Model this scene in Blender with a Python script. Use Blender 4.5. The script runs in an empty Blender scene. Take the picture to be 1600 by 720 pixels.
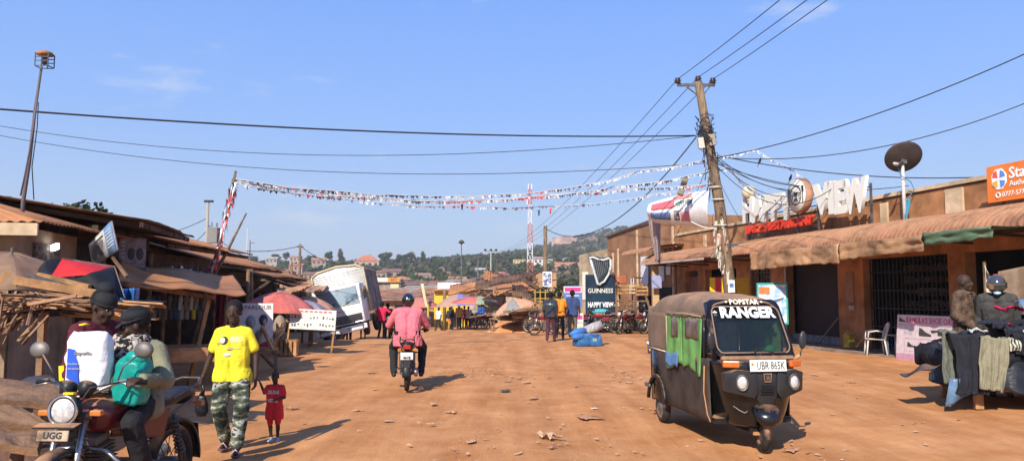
import bpy, bmesh, math, random
from math import sin, cos, pi, radians as R, atan2, sqrt
from mathutils import Vector as V, Matrix as M, Euler, noise
random.seed(11)
C = bpy.context
SC = C.scene
COL = SC.collection
# ---------------------------------------------------------------- camera, sky, sun, exposure
F = 1200.0; CZ = 1.72; PIT = R(4.67)
cam = bpy.data.cameras.new('camera'); camo = bpy.data.objects.new('camera', cam); COL.objects.link(camo)
cam.sensor_width = 36; cam.lens = 36*F/1600; cam.clip_end = 9000; cam.clip_start = .05
camo.location = (0, 0, CZ); camo.rotation_euler = (pi/2+PIT, 0, 0)
SC.camera = camo
SUN_EL = R(36); SUN_TO = V((-.37, -.93, 0)).normalized()      # horizontal direction towards the sun
W = bpy.data.worlds.new('World'); SC.world = W; W.use_nodes = True
nt = W.node_tree; nt.nodes.clear()
sky = nt.nodes.new('ShaderNodeTexSky'); sky.sky_type = 'NISHITA'; sky.sun_disc = False
sky.sun_elevation = SUN_EL; sky.sun_rotation = atan2(SUN_TO.x, SUN_TO.y)
sky.air_density = 1.0; sky.dust_density = .6; sky.ozone_density = 2.6; sky.altitude = 1100
hs = nt.nodes.new('ShaderNodeHueSaturation'); hs.inputs['Saturation'].default_value = 1.0; hs.inputs['Hue'].default_value = .508
gm = nt.nodes.new('ShaderNodeGamma'); gm.inputs['Gamma'].default_value = 1.0
# small fair-weather clouds low over the horizon
tc = nt.nodes.new('ShaderNodeTexCoord'); mp = nt.nodes.new('ShaderNodeMapping'); mp.inputs['Scale'].default_value = (1, 1, 3.4)
mp.inputs['Location'].default_value = (.31, .12, .2)
no = nt.nodes.new('ShaderNodeTexNoise'); no.inputs['Scale'].default_value = 4.2; no.inputs['Detail'].default_value = 8; no.inputs['Roughness'].default_value = .62
rp = nt.nodes.new('ShaderNodeValToRGB'); rp.color_ramp.elements[0].position = .625; rp.color_ramp.elements[1].position = .86
mx = nt.nodes.new('ShaderNodeMix'); mx.data_type = 'RGBA'
bg = nt.nodes.new('ShaderNodeBackground'); out = nt.nodes.new('ShaderNodeOutputWorld')
L = nt.links.new
L(sky.outputs[0], hs.inputs['Color']); L(hs.outputs[0], gm.inputs['Color']); L(tc.outputs['Generated'], mp.inputs[0]); L(mp.outputs[0], no.inputs['Vector'])
L(no.outputs['Fac'], rp.inputs[0]); L(rp.outputs[0], mx.inputs[0])
gsx = nt.nodes.new('ShaderNodeSeparateXYZ'); L(tc.outputs['Generated'], gsx.inputs[0])
gr_ = nt.nodes.new('ShaderNodeValToRGB'); ge = gr_.color_ramp.elements; ge[0].position = 0; ge[0].color = (.43, .535, .70, 1); ge[1].position = 1; ge[1].color = (.10, .25, .82, 1)
for p_, c_ in ((.10, (.37, .53, .80, 1)), (.22, (.255, .47, .95, 1)), (.40, (.165, .385, 1.0, 1))): q_ = ge.new(p_); q_.color = c_
L(gsx.outputs['Z'], gr_.inputs[0]); gsc = nt.nodes.new('ShaderNodeVectorMath'); gsc.operation = 'SCALE'; gsc.inputs['Scale'].default_value = 6.0; L(gr_.outputs[0], gsc.inputs[0])
gmix = nt.nodes.new('ShaderNodeMix'); gmix.data_type = 'RGBA'; gmix.inputs[0].default_value = .8; L(gm.outputs[0], gmix.inputs[6]); L(gsc.outputs[0], gmix.inputs[7]); L(gmix.outputs[2], mx.inputs[6]); mx.inputs[7].default_value = (4.3, 4.6, 5.1, 1)
L(mx.outputs[2], bg.inputs[0]); bg.inputs[1].default_value = .12; L(bg.outputs[0], out.inputs[0])
sl = bpy.data.lights.new('sun', 'SUN'); sl.energy = 4.6; sl.angle = R(.5); sl.color = (1, .93, .82)
so = bpy.data.objects.new('sun', sl); COL.objects.link(so)
SD = V((SUN_TO.x*cos(SUN_EL), SUN_TO.y*cos(SUN_EL), sin(SUN_EL)))
so.rotation_euler = SD.to_track_quat('Z', 'Y').to_euler(); so.location = (-5, -10, 12)
vs = SC.view_settings; vs.view_transform = 'Standard'; vs.look = 'None'; vs.gamma = 1; vs.use_curve_mapping = False; vs.exposure = .60
SC.cycles.max_bounces = 6; SC.cycles.diffuse_bounces = 3; SC.cycles.glossy_bounces = 3; SC.cycles.transmission_bounces = 4; SC.cycles.transparent_max_bounces = 8
SC.cycles.use_denoising = True; SC.cycles.sample_clamp_indirect = 6

def P(px, py, d):
    u = (px-800)/F; v = (360-py)/F
    y = cos(PIT)-v*sin(PIT); z = sin(PIT)+v*cos(PIT); k = d/y
    return V((u*k, d, CZ+z*k))
def gz(x, y):                         # height of the ground
    z = 0
    if y > 28: z -= .03*(min(y, 120)-28)
    if y > 120: z -= .008*(min(y, 260)-120)
    z += .05*noise.noise(V((x*.35, y*.2, 0)))*(1 if y > 4 else .3) + .02*noise.noise(V((x*1.3, y*.9, 3)))
    if x < -7.5 and 26 < y < 42: z -= .30*min(1, (-7.5-x)/1.2)*min(1, (y-26)/3, (42-y)/3)
    if x < -4 and y > 30: z -= .22*min(1, (-4-x)/2)*min(1, (y-30)/8)
    r = x-(5.2-.2*y+1.2)              # the verge rises a little to the right
    if r > 0 and y < 60: z += min(.12, r*.03)
    return z
def G(px, py):
    d = 10.0
    for i in range(40):
        p = P(px, py, d); q = gz(p.x, d)
        e = p.z-q
        d = d+e/max(.02, (CZ-p.z)/d+.0001) if CZ-p.z > .01 else d*1.2
        d = max(1, min(d, 400))
    p = P(px, py, d); p.z = gz(p.x, p.y); return p
def GX(px, d):
    x = (px-800)/F*d/1.0; return V((x, d, gz(x, d)))

# ---------------------------------------------------------------- materials
def mat(name, col, rough=.8, var=.18, scale=4., bump=0., metal=0., dust=0., spec=.3, bscale=None, stretch=None, emit=None, col2=None, lo=.35, hi=.65, coat=0, alpha=None, trans=0, wave=None):
    m = bpy.data.materials.new(name); m.use_nodes = True; t = m.node_tree; n = t.nodes; l = t.links.new
    b = n['Principled BSDF']; b.inputs['Roughness'].default_value = rough; b.inputs['Metallic'].default_value = metal
    b.inputs['Specular IOR Level'].default_value = spec
    if coat: b.inputs['Coat Weight'].default_value = coat
    tcn = n.new('ShaderNodeTexCoord'); src = tcn.outputs['Object']
    if stretch:
        mpn = n.new('ShaderNodeMapping'); mpn.inputs['Scale'].default_value = stretch; l(src, mpn.inputs[0]); src = mpn.outputs[0]
    nn = n.new('ShaderNodeTexNoise'); nn.inputs['Scale'].default_value = scale; nn.inputs['Detail'].default_value = 6; nn.inputs['Roughness'].default_value = .62
    l(src, nn.inputs['Vector'])
    r = n.new('ShaderNodeValToRGB'); e = r.color_ramp.elements; e[0].position = lo; e[1].position = hi
    c = col; d = col2 or tuple(max(0, x*(1-2*var)) for x in c)
    c1 = tuple(min(1, x*(1+var*.5)) for x in c) if not col2 else c
    e[0].color = (*d, 1); e[1].color = (*c1, 1)
    l(nn.outputs['Fac'], r.inputs[0]); o = r.outputs[0]
    if dust:
        n2 = n.new('ShaderNodeTexNoise'); n2.inputs['Scale'].default_value = 2.7; n2.inputs['Detail'].default_value = 8; n2.inputs['Roughness'].default_value = .7
        l(tcn.outputs['Object'], n2.inputs['Vector'])
        g = n.new('ShaderNodeNewGeometry'); sx = n.new('ShaderNodeSeparateXYZ'); l(g.outputs['Normal'], sx.inputs[0])
        ma = n.new('ShaderNodeMath'); ma.operation = 'MULTIPLY_ADD'; l(sx.outputs['Z'], ma.inputs[0]); ma.inputs[1].default_value = .35; l(n2.outputs['Fac'], ma.inputs[2])
        r2 = n.new('ShaderNodeValToRGB'); r2.color_ramp.elements[0].position = .75-dust*.5; r2.color_ramp.elements[1].position = 1.05-dust*.45 if dust < .9 else .6
        l(ma.outputs[0], r2.inputs[0]); mi = n.new('ShaderNodeMix'); mi.data_type = 'RGBA'; l(r2.outputs[0], mi.inputs[0]); l(o, mi.inputs[6]); mi.inputs[7].default_value = (.42, .22, .11, 1)
        o = mi.outputs[2]
        rr = n.new('ShaderNodeMapRange'); rr.inputs['To Min'].default_value = rough; rr.inputs['To Max'].default_value = .9; l(r2.outputs[0], rr.inputs[0]); l(rr.outputs[0], b.inputs['Roughness'])
    if wave:
        w = n.new('ShaderNodeTexWave'); w.inputs['Scale'].default_value = wave[0]; w.bands_direction = wave[1]; w.inputs['Distortion'].default_value = .6
        l(tcn.outputs['Object'], w.inputs['Vector']); mi = n.new('ShaderNodeMix'); mi.data_type = 'RGBA'
        rw = n.new('ShaderNodeValToRGB'); rw.color_ramp.elements[0].position = wave[3]; rw.color_ramp.elements[1].position = wave[3]+.06
        l(w.outputs['Fac'], rw.inputs[0]); l(rw.outputs[0], mi.inputs[0]); l(o, mi.inputs[6]); mi.inputs[7].default_value = (*wave[2], 1); o = mi.outputs[2]
    l(o, b.inputs['Base Color'])
    if bump:
        bn = n.new('ShaderNodeBump'); bn.inputs['Strength'].default_value = bump; bn.inputs['Distance'].default_value = .02
        n3 = n.new('ShaderNodeTexNoise'); n3.inputs['Scale'].default_value = bscale or scale*5; n3.inputs['Detail'].default_value = 5; l(src, n3.inputs['Vector'])
        l(n3.outputs['Fac'], bn.inputs['Height']); l(bn.outputs[0], b.inputs['Normal'])
    if emit: b.inputs['Emission Color'].default_value = (*emit[:3], 1); b.inputs['Emission Strength'].default_value = emit[3]
    if alpha is not None: b.inputs['Alpha'].default_value = alpha
    if trans: b.inputs['Transmission Weight'].default_value = trans
    return m
_fm = {}
def flat(col, rough=.6, **k):
    key = (tuple(round(c, 3) for c in col), rough, tuple(sorted((a, str(b)) for a, b in k.items())))
    if key not in _fm: _fm[key] = mat('paint_%d' % len(_fm), col, rough, **{**dict(var=.1, scale=9), **k})
    return _fm[key]
wood_m = mat('sawn_wood', (.46, .24, .10), .8, .3, 3, .3, stretch=(1, 1, 1), bscale=30)
wood2_m = mat('old_wood', (.27, .15, .08), .85, .35, 3, .4, bscale=30)
woodd_m = mat('dark_wood', (.10, .06, .04), .9, .3, 3, .4, bscale=30)
pole_m = mat('weathered_pole', (.22, .15, .09), .9, .3, 5, .7, stretch=(3, 3, .5), bscale=14)
rust_m = mat('rusty_iron_sheet', (.46, .20, .075), .75, .3, 1.1, .15, col2=(.27, .115, .05), bscale=25)
rustd_m = mat('dark_rusty_sheet', (.16, .085, .05), .8, .35, 1.3, .2)
wallo_m = mat('orange_plaster', (.47, .215, .09), .85, .28, 1.1, .3, dust=.15, bscale=14)
walld_m = mat('brown_plaster', (.33, .165, .08), .85, .2, .9, .25, bscale=18)
wallp_m = mat('pinkish_plaster', (.40, .22, .15), .85, .2, 1.2, .2, bscale=18)
walls_m = mat('tan_plaster', (.34, .24, .155), .88, .25, 1.4, .2, bscale=14)  # the left house wall's own tan colour
cream_m = mat('cream_paint', (.62, .46, .29), .75, .2, 2)
roofr_m = mat('red_brown_roof_sheet', (.35, .16, .085), .75, .3, 1.1, .2, dust=.25)
tarp_m = mat('tan_tarpaulin', (.42, .24, .12), .75, .3, 1.1, .6, bscale=4, dust=.2)
tarpg_m = mat('green_tarpaulin', (.10, .16, .085), .75, .15, 2, .35, bscale=3, dust=.12)
black_m = mat('black_plastic', (.018, .018, .02), .45, .2, 5, dust=.12)
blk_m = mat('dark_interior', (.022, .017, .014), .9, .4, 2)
rubber_m = mat('rubber_tyre', (.035, .030, .027), .85, .3, 8, .4, dust=.45)
steel_m = mat('steel', (.45, .43, .40), .35, .2, 5, metal=.9)
dsteel_m = mat('dull_steel', (.16, .15, .14), .55, .3, 5, metal=.5, dust=.12)
chrome_m = mat('chrome', (.75, .75, .75), .15, .1, 4, metal=1)
engine_m = mat('engine_alloy', (.20, .185, .165), .55, .3, 9, metal=.5, dust=.3)
white_m = mat('white_paint', (.78, .77, .73), .6, .1, 3)
whited_m = mat('dusty_white_paint', (.70, .66, .58), .65, .2, 2.5, dust=.1)
glass_m = mat('dark_glass', (.03, .04, .045), .06, .1, 2, spec=.8, coat=.6)
skin_m = mat('dark_skin', (.050, .027, .018), .6, .12, 9, spec=.25)
skin2_m = mat('brown_skin', (.085, .045, .028), .55, .12, 9, spec=.25)
hair_m = mat('black_hair', (.008, .007, .007), .85, .2, 30, .6, bscale=90)
wire_m = mat('cable', (.03, .03, .035), .6, .2, 3)
paperw_m = mat('poster_paper', (.66, .64, .60), .8, .12, 5)

# ---------------------------------------------------------------- mesh builder
class MB:
    def __init__(s): s.bm = bmesh.new(); s.m = 0; s.X = M()
    def _add(s, vs, fs, X=None, smooth=False):
        X = s.X if X is None else s.X @ X
        b = [s.bm.verts.new(X @ V(v)) for v in vs]
        for f in fs:
            try:
                q = s.bm.faces.new([b[i] for i in f]); q.material_index = s.m; q.smooth = smooth
            except ValueError: pass
        return s
    def box(s, c, d, rot=(0, 0, 0), taper=1.0):
        x, y, z = [k/2 for k in d]; t = taper
        vs = [(-x, -y, -z), (x, -y, -z), (x, y, -z), (-x, y, -z), (-x*t, -y*t, z), (x*t, -y*t, z), (x*t, y*t, z), (-x*t, y*t, z)]
        return s._add(vs, [(3, 2, 1, 0), (4, 5, 6, 7), (0, 1, 5, 4), (1, 2, 6, 5), (2, 3, 7, 6), (3, 0, 4, 7)], M.Translation(c) @ Euler(rot).to_matrix().to_4x4())
    def bar(s, a, b, w, h=None, roll=0):            # rectangular bar between two points
        a = V(a); b = V(b); h = h or w; d = b-a
        q = d.to_track_quat('Z', 'Y').to_matrix().to_4x4()
        X = M.Translation((a+b)/2) @ q @ M.Rotation(roll, 4, 'Z'); x, y, z = w/2, h/2, d.length/2
        vs = [(-x, -y, -z), (x, -y, -z), (x, y, -z), (-x, y, -z), (-x, -y, z), (x, -y, z), (x, y, z), (-x, y, z)]
        return s._add(vs, [(3, 2, 1, 0), (4, 5, 6, 7), (0, 1, 5, 4), (1, 2, 6, 5), (2, 3, 7, 6), (3, 0, 4, 7)], X)
    def tube(s, pts, r, n=8, cap=True, smooth=True):
        pts = [V(p) for p in pts]; k = len(pts); rs = r if hasattr(r, '__len__') else [r]*k
        vs = []; up = V((0, 0, 1)); prev = None
        for i, p in enumerate(pts):
            d = (pts[min(i+1, k-1)]-pts[max(i-1, 0)]); d = d.normalized() if d.length > 1e-9 else V((0, 0, 1))
            if prev is None:
                a = d.orthogonal().normalized()
            else:
                a = prev-d*prev.dot(d); a = a.normalized() if a.length > 1e-6 else d.orthogonal().normalized()
            prev = a; b = d.cross(a)
            for j in range(n):
                t = 2*pi*j/n; vs.append(p+(a*cos(t)+b*sin(t))*rs[i])
        fs = [(i*n+j, i*n+(j+1) % n, (i+1)*n+(j+1) % n, (i+1)*n+j) for i in range(k-1) for j in range(n)]
        if cap: fs += [tuple(reversed(range(n))), tuple(range((k-1)*n, k*n))]
        return s._add(vs, fs, smooth=smooth)
    def lathe(s, prof, n=20, X=None, smooth=True, sc=(1, 1)):     # prof: (r, z)
        vs = []; fs = []
        for r, z in prof:
            for j in range(n): t = 2*pi*j/n; vs.append((r*cos(t)*sc[0], r*sin(t)*sc[1], z))
        k = len(prof)
        fs = [(i*n+j, i*n+(j+1) % n, (i+1)*n+(j+1) % n, (i+1)*n+j) for i in range(k-1) for j in range(n)]
        if prof[0][0] > 1e-4: fs.append(tuple(reversed(range(n))))
        if prof[-1][0] > 1e-4: fs.append(tuple(range((k-1)*n, k*n)))
        return s._add(vs, fs, X, smooth)
    def ball(s, c, r, n=12, X=None):
        r = r if hasattr(r, '__len__') else (r, r, r); m = max(4, n//2+1)
        prof = [(sin(pi*i/m), -cos(pi*i/m)) for i in range(m+1)]; prof[0] = (.001, -1); prof[-1] = (.001, 1)
        Y = M.Translation(c) @ (X or M()) @ M.Diagonal((*r, 1))
        return s.lathe(prof, n, Y)
    def torus(s, R0, r, n=32, m=8, X=None, sc=1.0):
        vs = []; fs = []
        for i in range(n):
            a = 2*pi*i/n
            for j in range(m):
                b = 2*pi*j/m; vs.append(((R0+r*cos(b))*cos(a), (R0+r*cos(b))*sin(a), r*sin(b)*sc))
        fs = [(i*m+j, ((i+1) % n)*m+j, ((i+1) % n)*m+(j+1) % m, i*m+(j+1) % m) for i in range(n) for j in range(m)]
        return s._add(vs, fs, X, True)
    def prism(s, poly, t, X=None, smooth=False):    # poly in local x,z ; thickness t along y (front face at y=0, facing -y)
        n = len(poly); vs = [(x, 0, z) for x, z in poly]+[(x, t, z) for x, z in poly]
        ar = sum(poly[i][0]*poly[(i+1) % n][1]-poly[(i+1) % n][0]*poly[i][1] for i in range(n))
        f = tuple(range(n)); g = tuple(range(n, 2*n))
        fs = [f, tuple(reversed(g))]+[((i+1) % n, i, n+i, n+(i+1) % n) for i in range(n)]
        if ar < 0: fs = [tuple(reversed(q)) for q in fs]
        return s._add(vs, fs, X, smooth)
    def grid(s, fn, nu, nv, th=0, smooth=True, closeu=False):
        vs = [fn(i/nu, j/nv) for j in range(nv+1) for i in range(nu+1)]; w = nu+1
        fs = [(j*w+i, j*w+i+1, (j+1)*w+i+1, (j+1)*w+i) for j in range(nv) for i in range(nu)]
        if th:
            k = len(vs); off = V((0, 0, -th)) if not hasattr(th, '__len__') else V(th)
            vs = vs+[V(v)+off for v in vs]; fs = fs+[tuple(k+i for i in reversed(f)) for f in fs]
            e = [j*w for j in range(nv+1)], [j*w+nu for j in range(nv+1)], list(range(w)), [nv*w+i for i in range(w)]
            for q in e:
                for a, b in zip(q, q[1:]): fs.append((a, b, k+b, k+a))
        return s._add(vs, fs, smooth=smooth)
    def loft(s, rings, cap=True, smooth=True):
        n = len(rings[0]); vs = [v for r in rings for v in r]; k = len(rings)
        fs = [(i*n+j, i*n+(j+1) % n, (i+1)*n+(j+1) % n, (i+1)*n+j) for i in range(k-1) for j in range(n)]
        if cap: fs += [tuple(reversed(range(n))), tuple(range((k-1)*n, k*n))]
        return s._add(vs, fs, smooth=smooth)
    def build(s, name, ms, parent=None, loc=(0, 0, 0), rot=(0, 0, 0), bevel=0, fixn=True):
        if fixn: bmesh.ops.recalc_face_normals(s.bm, faces=s.bm.faces)
        me = bpy.data.meshes.new(name); s.bm.to_mesh(me); s.bm.free()
        for m in (ms if isinstance(ms, (list, tuple)) else [ms]): me.materials.append(m)
        o = bpy.data.objects.new(name, me); COL.objects.link(o); o.location = loc; o.rotation_euler = rot
        if parent: o.parent = parent
        if bevel:
            b = o.modifiers.new('bevel', 'BEVEL'); b.width = bevel; b.segments = 2; b.limit_method = 'ANGLE'; b.angle_limit = R(40)
        return o
def tag(o, label=None, cat=None, group=None, kind=None):
    if label: o['label'] = label
    if cat: o['category'] = cat
    if group: o['group'] = group
    if kind: o['kind'] = kind
    return o
def thing(name, label, cat, loc=(0, 0, 0), rz=0, group=None, rot=None):
    o = bpy.data.objects.new(name, None); COL.objects.link(o); o.empty_display_size = .2
    o.location = loc; o.rotation_euler = rot or (0, 0, rz); return tag(o, label, cat, group)
def dup(root, loc, rz=0, label=None, scale=None, group=None, rot=None):
    def cp(o, par):
        c = o.copy(); COL.objects.link(c)
        if par: c.parent = par
        for ch in [q for q in KIDS.get(o.name, o.children)]: cp(ch, c)
        return c
    r = cp(root, None); r.location = loc; r.rotation_euler = rot or (0, 0, rz)
    if label: r['label'] = label
    if group: r['group'] = group
    if scale: r.scale = (scale,)*3 if not hasattr(scale, '__len__') else scale
    return r
KIDS = {}
def freeze(o):
    for q in [o]+list(o.children_recursive): KIDS[q.name] = list(q.children)
TS = bpy.data.scenes.new('scratch')
def evald(o):            # evaluate one scratch object in a scratch scene and return its mesh
    TS.collection.objects.link(o); vl = TS.view_layers[0]; vl.update(); dg = vl.depsgraph
    me = bpy.data.meshes.new_from_object(o.evaluated_get(dg)); bpy.data.objects.remove(o); return me
def text(s, size, m, parent, loc, ext=.004, w=None, sp=1.0, shear=0, bold=0, rot=(pi/2, 0, 0), name='lettering', align='CENTER', sx=1.0):
    c = bpy.data.curves.new('t', 'FONT'); c.body = s; c.size = size; c.extrude = ext; c.align_x = align; c.align_y = 'CENTER'
    c.space_character = sp; c.shear = shear; c.offset = bold; c.resolution_u = 2
    me = evald(bpy.data.objects.new('t', c))
    if w:
        xs = [v.co.x for v in me.vertices]; k = w/max(1e-6, max(xs)-min(xs))
        for v in me.vertices: v.co.x *= k
    me.materials.clear(); me.materials.append(m)
    q = bpy.data.objects.new(name, me); COL.objects.link(q); q.parent = parent; q.location = loc; q.rotation_euler = rot; return q
def child(name, m, parent, fn, **k):
    b = MB(); fn(b); return b.build(name, m, parent, **k)
# ================================================================ ground and hills
def ground_mat():
    m = bpy.data.materials.new('red_earth'); m.use_nodes = True; t = m.node_tree; n = t.nodes; l = t.links.new; b = n['Principled BSDF']
    b.inputs['Roughness'].default_value = .95; b.inputs['Specular IOR Level'].default_value = .1
    tcn = n.new('ShaderNodeTexCoord')
    def nz(scale, det=8, st=(1, 1, 1), rough=.6, rot=0):
        q = n.new('ShaderNodeMapping'); q.inputs['Scale'].default_value = st; q.inputs['Rotation'].default_value = (0, 0, rot); l(tcn.outputs['Object'], q.inputs[0])
        w = n.new('ShaderNodeTexNoise'); w.inputs['Scale'].default_value = scale; w.inputs['Detail'].default_value = det; w.inputs['Roughness'].default_value = rough
        l(q.outputs[0], w.inputs['Vector']); return w.outputs['Fac']
    def ramp(s, a, c, ca, cb):
        r = n.new('ShaderNodeValToRGB'); e = r.color_ramp.elements; e[0].position = a; e[1].position = c; e[0].color = (*ca, 1); e[1].color = (*cb, 1); l(s, r.inputs[0]); return r.outputs[0]
    def mix(f, a, c, mode='MIX'):
        q = n.new('ShaderNodeMix'); q.data_type = 'RGBA'; q.blend_type = mode
        if hasattr(f, 'links'): l(f, q.inputs[0])
        else: q.inputs[0].default_value = f
        l(a, q.inputs[6]); l(c, q.inputs[7]); return q.outputs[2]
    base = ramp(nz(.35), .3, .7, (.49, .205, .072), (.59, .280, .118))
    pat = ramp(nz(1.4, 10, rough=.7), .35, .7, (.43, .175, .058), (.67, .35, .16))
    trk = ramp(nz(1.0, 6, (1.9, .16, 1), rot=R(-9)), .36, .66, (.74, .70, .66), (1.10, 1.10, 1.10))
    grit = ramp(nz(60, 4, rough=.8), .33, .62, (.86, .84, .82), (1.06, 1.06, 1.06))
    speck = ramp(nz(26, 2), .735, .76, (0, 0, 0), (1, 1, 1))
    c = mix(.62, base, pat); c = mix(.75, c, trk, 'MULTIPLY'); c = mix(.8, c, grit, 'MULTIPLY')
    dk = n.new('ShaderNodeRGB'); dk.outputs[0].default_value = (.26, .15, .10, 1)
    c = mix(speck, c, dk.outputs[0])
    l(c, b.inputs['Base Color'])
    h1 = nz(5, 8, (1.6, .35, 1), .7, R(-9)); h2 = nz(38, 5, rough=.75)
    ad = n.new('ShaderNodeMath'); ad.operation = 'MULTIPLY_ADD'; l(h2, ad.inputs[0]); ad.inputs[1].default_value = .35; l(h1, ad.inputs[2])
    bn = n.new('ShaderNodeBump'); bn.inputs['Strength'].default_value = .5; bn.inputs['Distance'].default_value = .06; l(ad.outputs[0], bn.inputs['Height']); l(bn.outputs[0], b.inputs['Normal'])
    return m
earth_m = ground_mat()
def ground_fn(u, v):
    y = -12+ (v**2.0)*180; w = 16+max(0, y+8)*1.15; x = (u-.5)*2*w
    tr = 0
    if y < 45:
        xl = x+.2*y*0.9        # ruts run up the street
        for c0, wd, dp in ((-.9, .35, .035), (.75, .4, .04), (2.6, .5, .025), (-2.3, .3, .02), (4.3, .3, .03)):
            tr -= dp*math.exp(-((xl-c0+.15*sin(y*.3))/wd)**2)
    return V((x, y, gz(x, y)+tr+.012*noise.noise(V((x*3, y*3, 0)))))
b = MB(); b.grid(ground_fn, 240, 300); tag(b.build('ground', earth_m, fixn=False), kind='structure')

def hill(x, y):
    def sm(a, c, t): t = max(0, min(1, (t-a)/(c-a))); return t*t*(3-2*t)
    r1 = 25*(max(0, min(1, (y-150)/420))**1.25)*(1-.35*sm(600, 1000, y))*(1+.12*noise.noise(V((x*.006, y*.004, 2))))
    if x > 0: r1 *= 1-.3*sm(0, 120, x)
    h2 = 85*math.exp(-((x-190)/ (235 if x < 190 else 480))**2-((y-1150)/430)**2)*(1+.06*noise.noise(V((x*.01, y*.01, 5))))
    d = ((x-95)/60)**2+((y-960)/70)**2
    return -4.2+r1+h2+1.5*noise.noise(V((x*.03, y*.03, 0)))
def hill_fn(u, v):
    y = 120+v*v*2400; w = 90+y*1.1; x = (u-.5)*2*w
    return V((x, y, hill(x, y)-(2 if y < 135 else 0)))
hillg_m = mat('scrub_hillside', (.13, .115, .05), .95, .3, .03, .2, col2=(.26, .15, .08), lo=.42, hi=.6)
b = MB(); b.grid(hill_fn, 150, 170); tag(b.build('hill', hillg_m, fixn=False), kind='structure')
# the bare quarry scar on the far hill: an excavated face of pink rock
scar_m = mat('quarry_rock', (.52, .30, .20), .95, .3, .06, .5, bscale=.2)
def scar_fn(u, v):
    px = 862+u*40; py = 387-v*17+1.5*sin(u*9)
    x0, x1 = 862, 900
    # lean the face back along the slope
    d = 925+v*55+10*noise.noise(V((u*6, v*4, 0)))
    p = P(px, py, d); p.z = max(p.z, hill(p.x, p.y)+2); return p
b = MB(); b.grid(scar_fn, 20, 8, th=(0, 14, -14)); tag(b.build('quarry_terrain', scar_m), kind='structure')

# ================================================================ foliage
leafa_m = mat('leaf_green', (.060, .082, .026), .75, .35, .9)
leafb_m = mat('leaf_dry', (.095, .092, .036), .8, .35, .9)
leafc_m = mat('leaf_dark', (.034, .052, .020), .75, .3, .9)
bark_m = mat('bark', (.13, .09, .06), .95, .3, 5, .5)
def crown_mesh(b, lobes, n, s, seed):
    rnd = random.Random(seed); vs = []; fs = []
    for i in range(n):
        c, r = lobes[rnd.randrange(len(lobes))]
        d = V((rnd.gauss(0, 1), rnd.gauss(0, 1), rnd.gauss(0, 1))).normalized(); k = rnd.random()**.35
        p = V(c)+V((d.x*r[0], d.y*r[1], d.z*r[2]))*k
        q = s*(.6+.8*rnd.random()); a = V((rnd.gauss(0, 1), rnd.gauss(0, 1), rnd.gauss(0, 1))).normalized(); e = a.orthogonal().normalized()*q; f = a.cross(e).normalized()*q*.6
        k0 = len(vs); vs += [p-e, p+f*.8, p+e, p-f*.8]; fs.append((k0, k0+1, k0+2, k0+3))
    b._add(vs, fs)
def lobes_for(h, w, seed, kind=0):
    rnd = random.Random(seed); L_ = []
    if kind == 1:      # tall slim
        for i in range(6): L_.append(((rnd.uniform(-.1, .1)*w, rnd.uniform(-.1, .1)*w, h*(.3+.12*i)), (w*.33*(1-i*.12), w*.33*(1-i*.12), h*.13)))
    else:
        for i in range(rnd.randint(6, 9)):
            a = rnd.uniform(0, 6.28); r = rnd.uniform(.05, .32)*w
            L_.append(((cos(a)*r, sin(a)*r, h*rnd.uniform(.5, .85)), (w*rnd.uniform(.14, .25), w*rnd.uniform(.14, .25), h*rnd.uniform(.09, .17))))
    return L_
def tree(name, label, loc, h, w, seed, m, n=700, s=.35, kind=0, group=None):
    t = thing(name, label, 'tree', loc, 0, group)
    b = MB(); lb = lobes_for(h, w, seed, kind)
    b.tube([(0, 0, -.5), (.02*w, 0, h*.25), (0, .03*w, h*.5), (.02*w, 0, h*.75)], [w*.045, w*.035, w*.025, w*.008], 7)
    for c, r in lb[:6]: b.tube([(0, 0, h*.32), V(c)*.5+V((0, 0, h*.18)), c], [w*.022, w*.014, w*.005], 5)
    b.build('trunk', bark_m, t)
    b = MB(); crown_mesh(b, lb, n, s, seed); b.build('crown', m, t, fixn=False); return t
# far wooded slopes: one mass of tree crowns
def forest(name, label, pts, sc, m, seed, per=26):
    rnd = random.Random(seed); b = MB()
    for (x, y, z, h, w) in pts:
        b.X = M.Translation((x, y, z)); lb = lobes_for(h, w, rnd.random())
        crown_mesh(b, [((c[0], c[1], c[2]*.75), (r[0], r[1], r[2]*1.5)) for c, r in lb], per, w*sc, rnd.random())
    return tag(b.build(name, m, fixn=False), label, 'woodland', kind='stuff')
rnd = random.Random(3)
fa, fb, fc = [], [], []
for i in range(9000):
    y = 190+rnd.random()**.85*1150; x = (rnd.random()-.5)*y*(.95 if rnd.random() < .8 else 1.5) - y*.02
    if y > 640 and x < -60: continue
    if rnd.random() < .16: y = rnd.uniform(470, 600); x = (rnd.random()-.55)*y
    if i > 8300: y = rnd.uniform(380, 560); x = -rnd.uniform(.16, .40)*y
    z = hill(x, y)
    if i < 8300 and noise.noise(V((x*.02, y*.02, 9))) < -.18 and rnd.random() < .75: continue
    if 900 < y < 1000 and 40 < x < 105: continue
    h = rnd.uniform(3.5, 7.5)*(1.3 if y > 700 else 1); w = h*rnd.uniform(1.0, 1.7)
    (fa, fb, fc)[0 if rnd.random() < .4 else (1 if rnd.random() < .5 else 2)].append((x, y, z-1, h, w))
forest('woods', 'green woodland covering the hillsides beyond the town', fa, .19, leafa_m, 1)
forest('woods', 'dry olive scrub trees scattered over the hillsides', fb, .19, leafb_m, 2)
forest('woods', 'darker tree clumps among the hillside woodland', fc, .19, leafc_m, 3)
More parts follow.
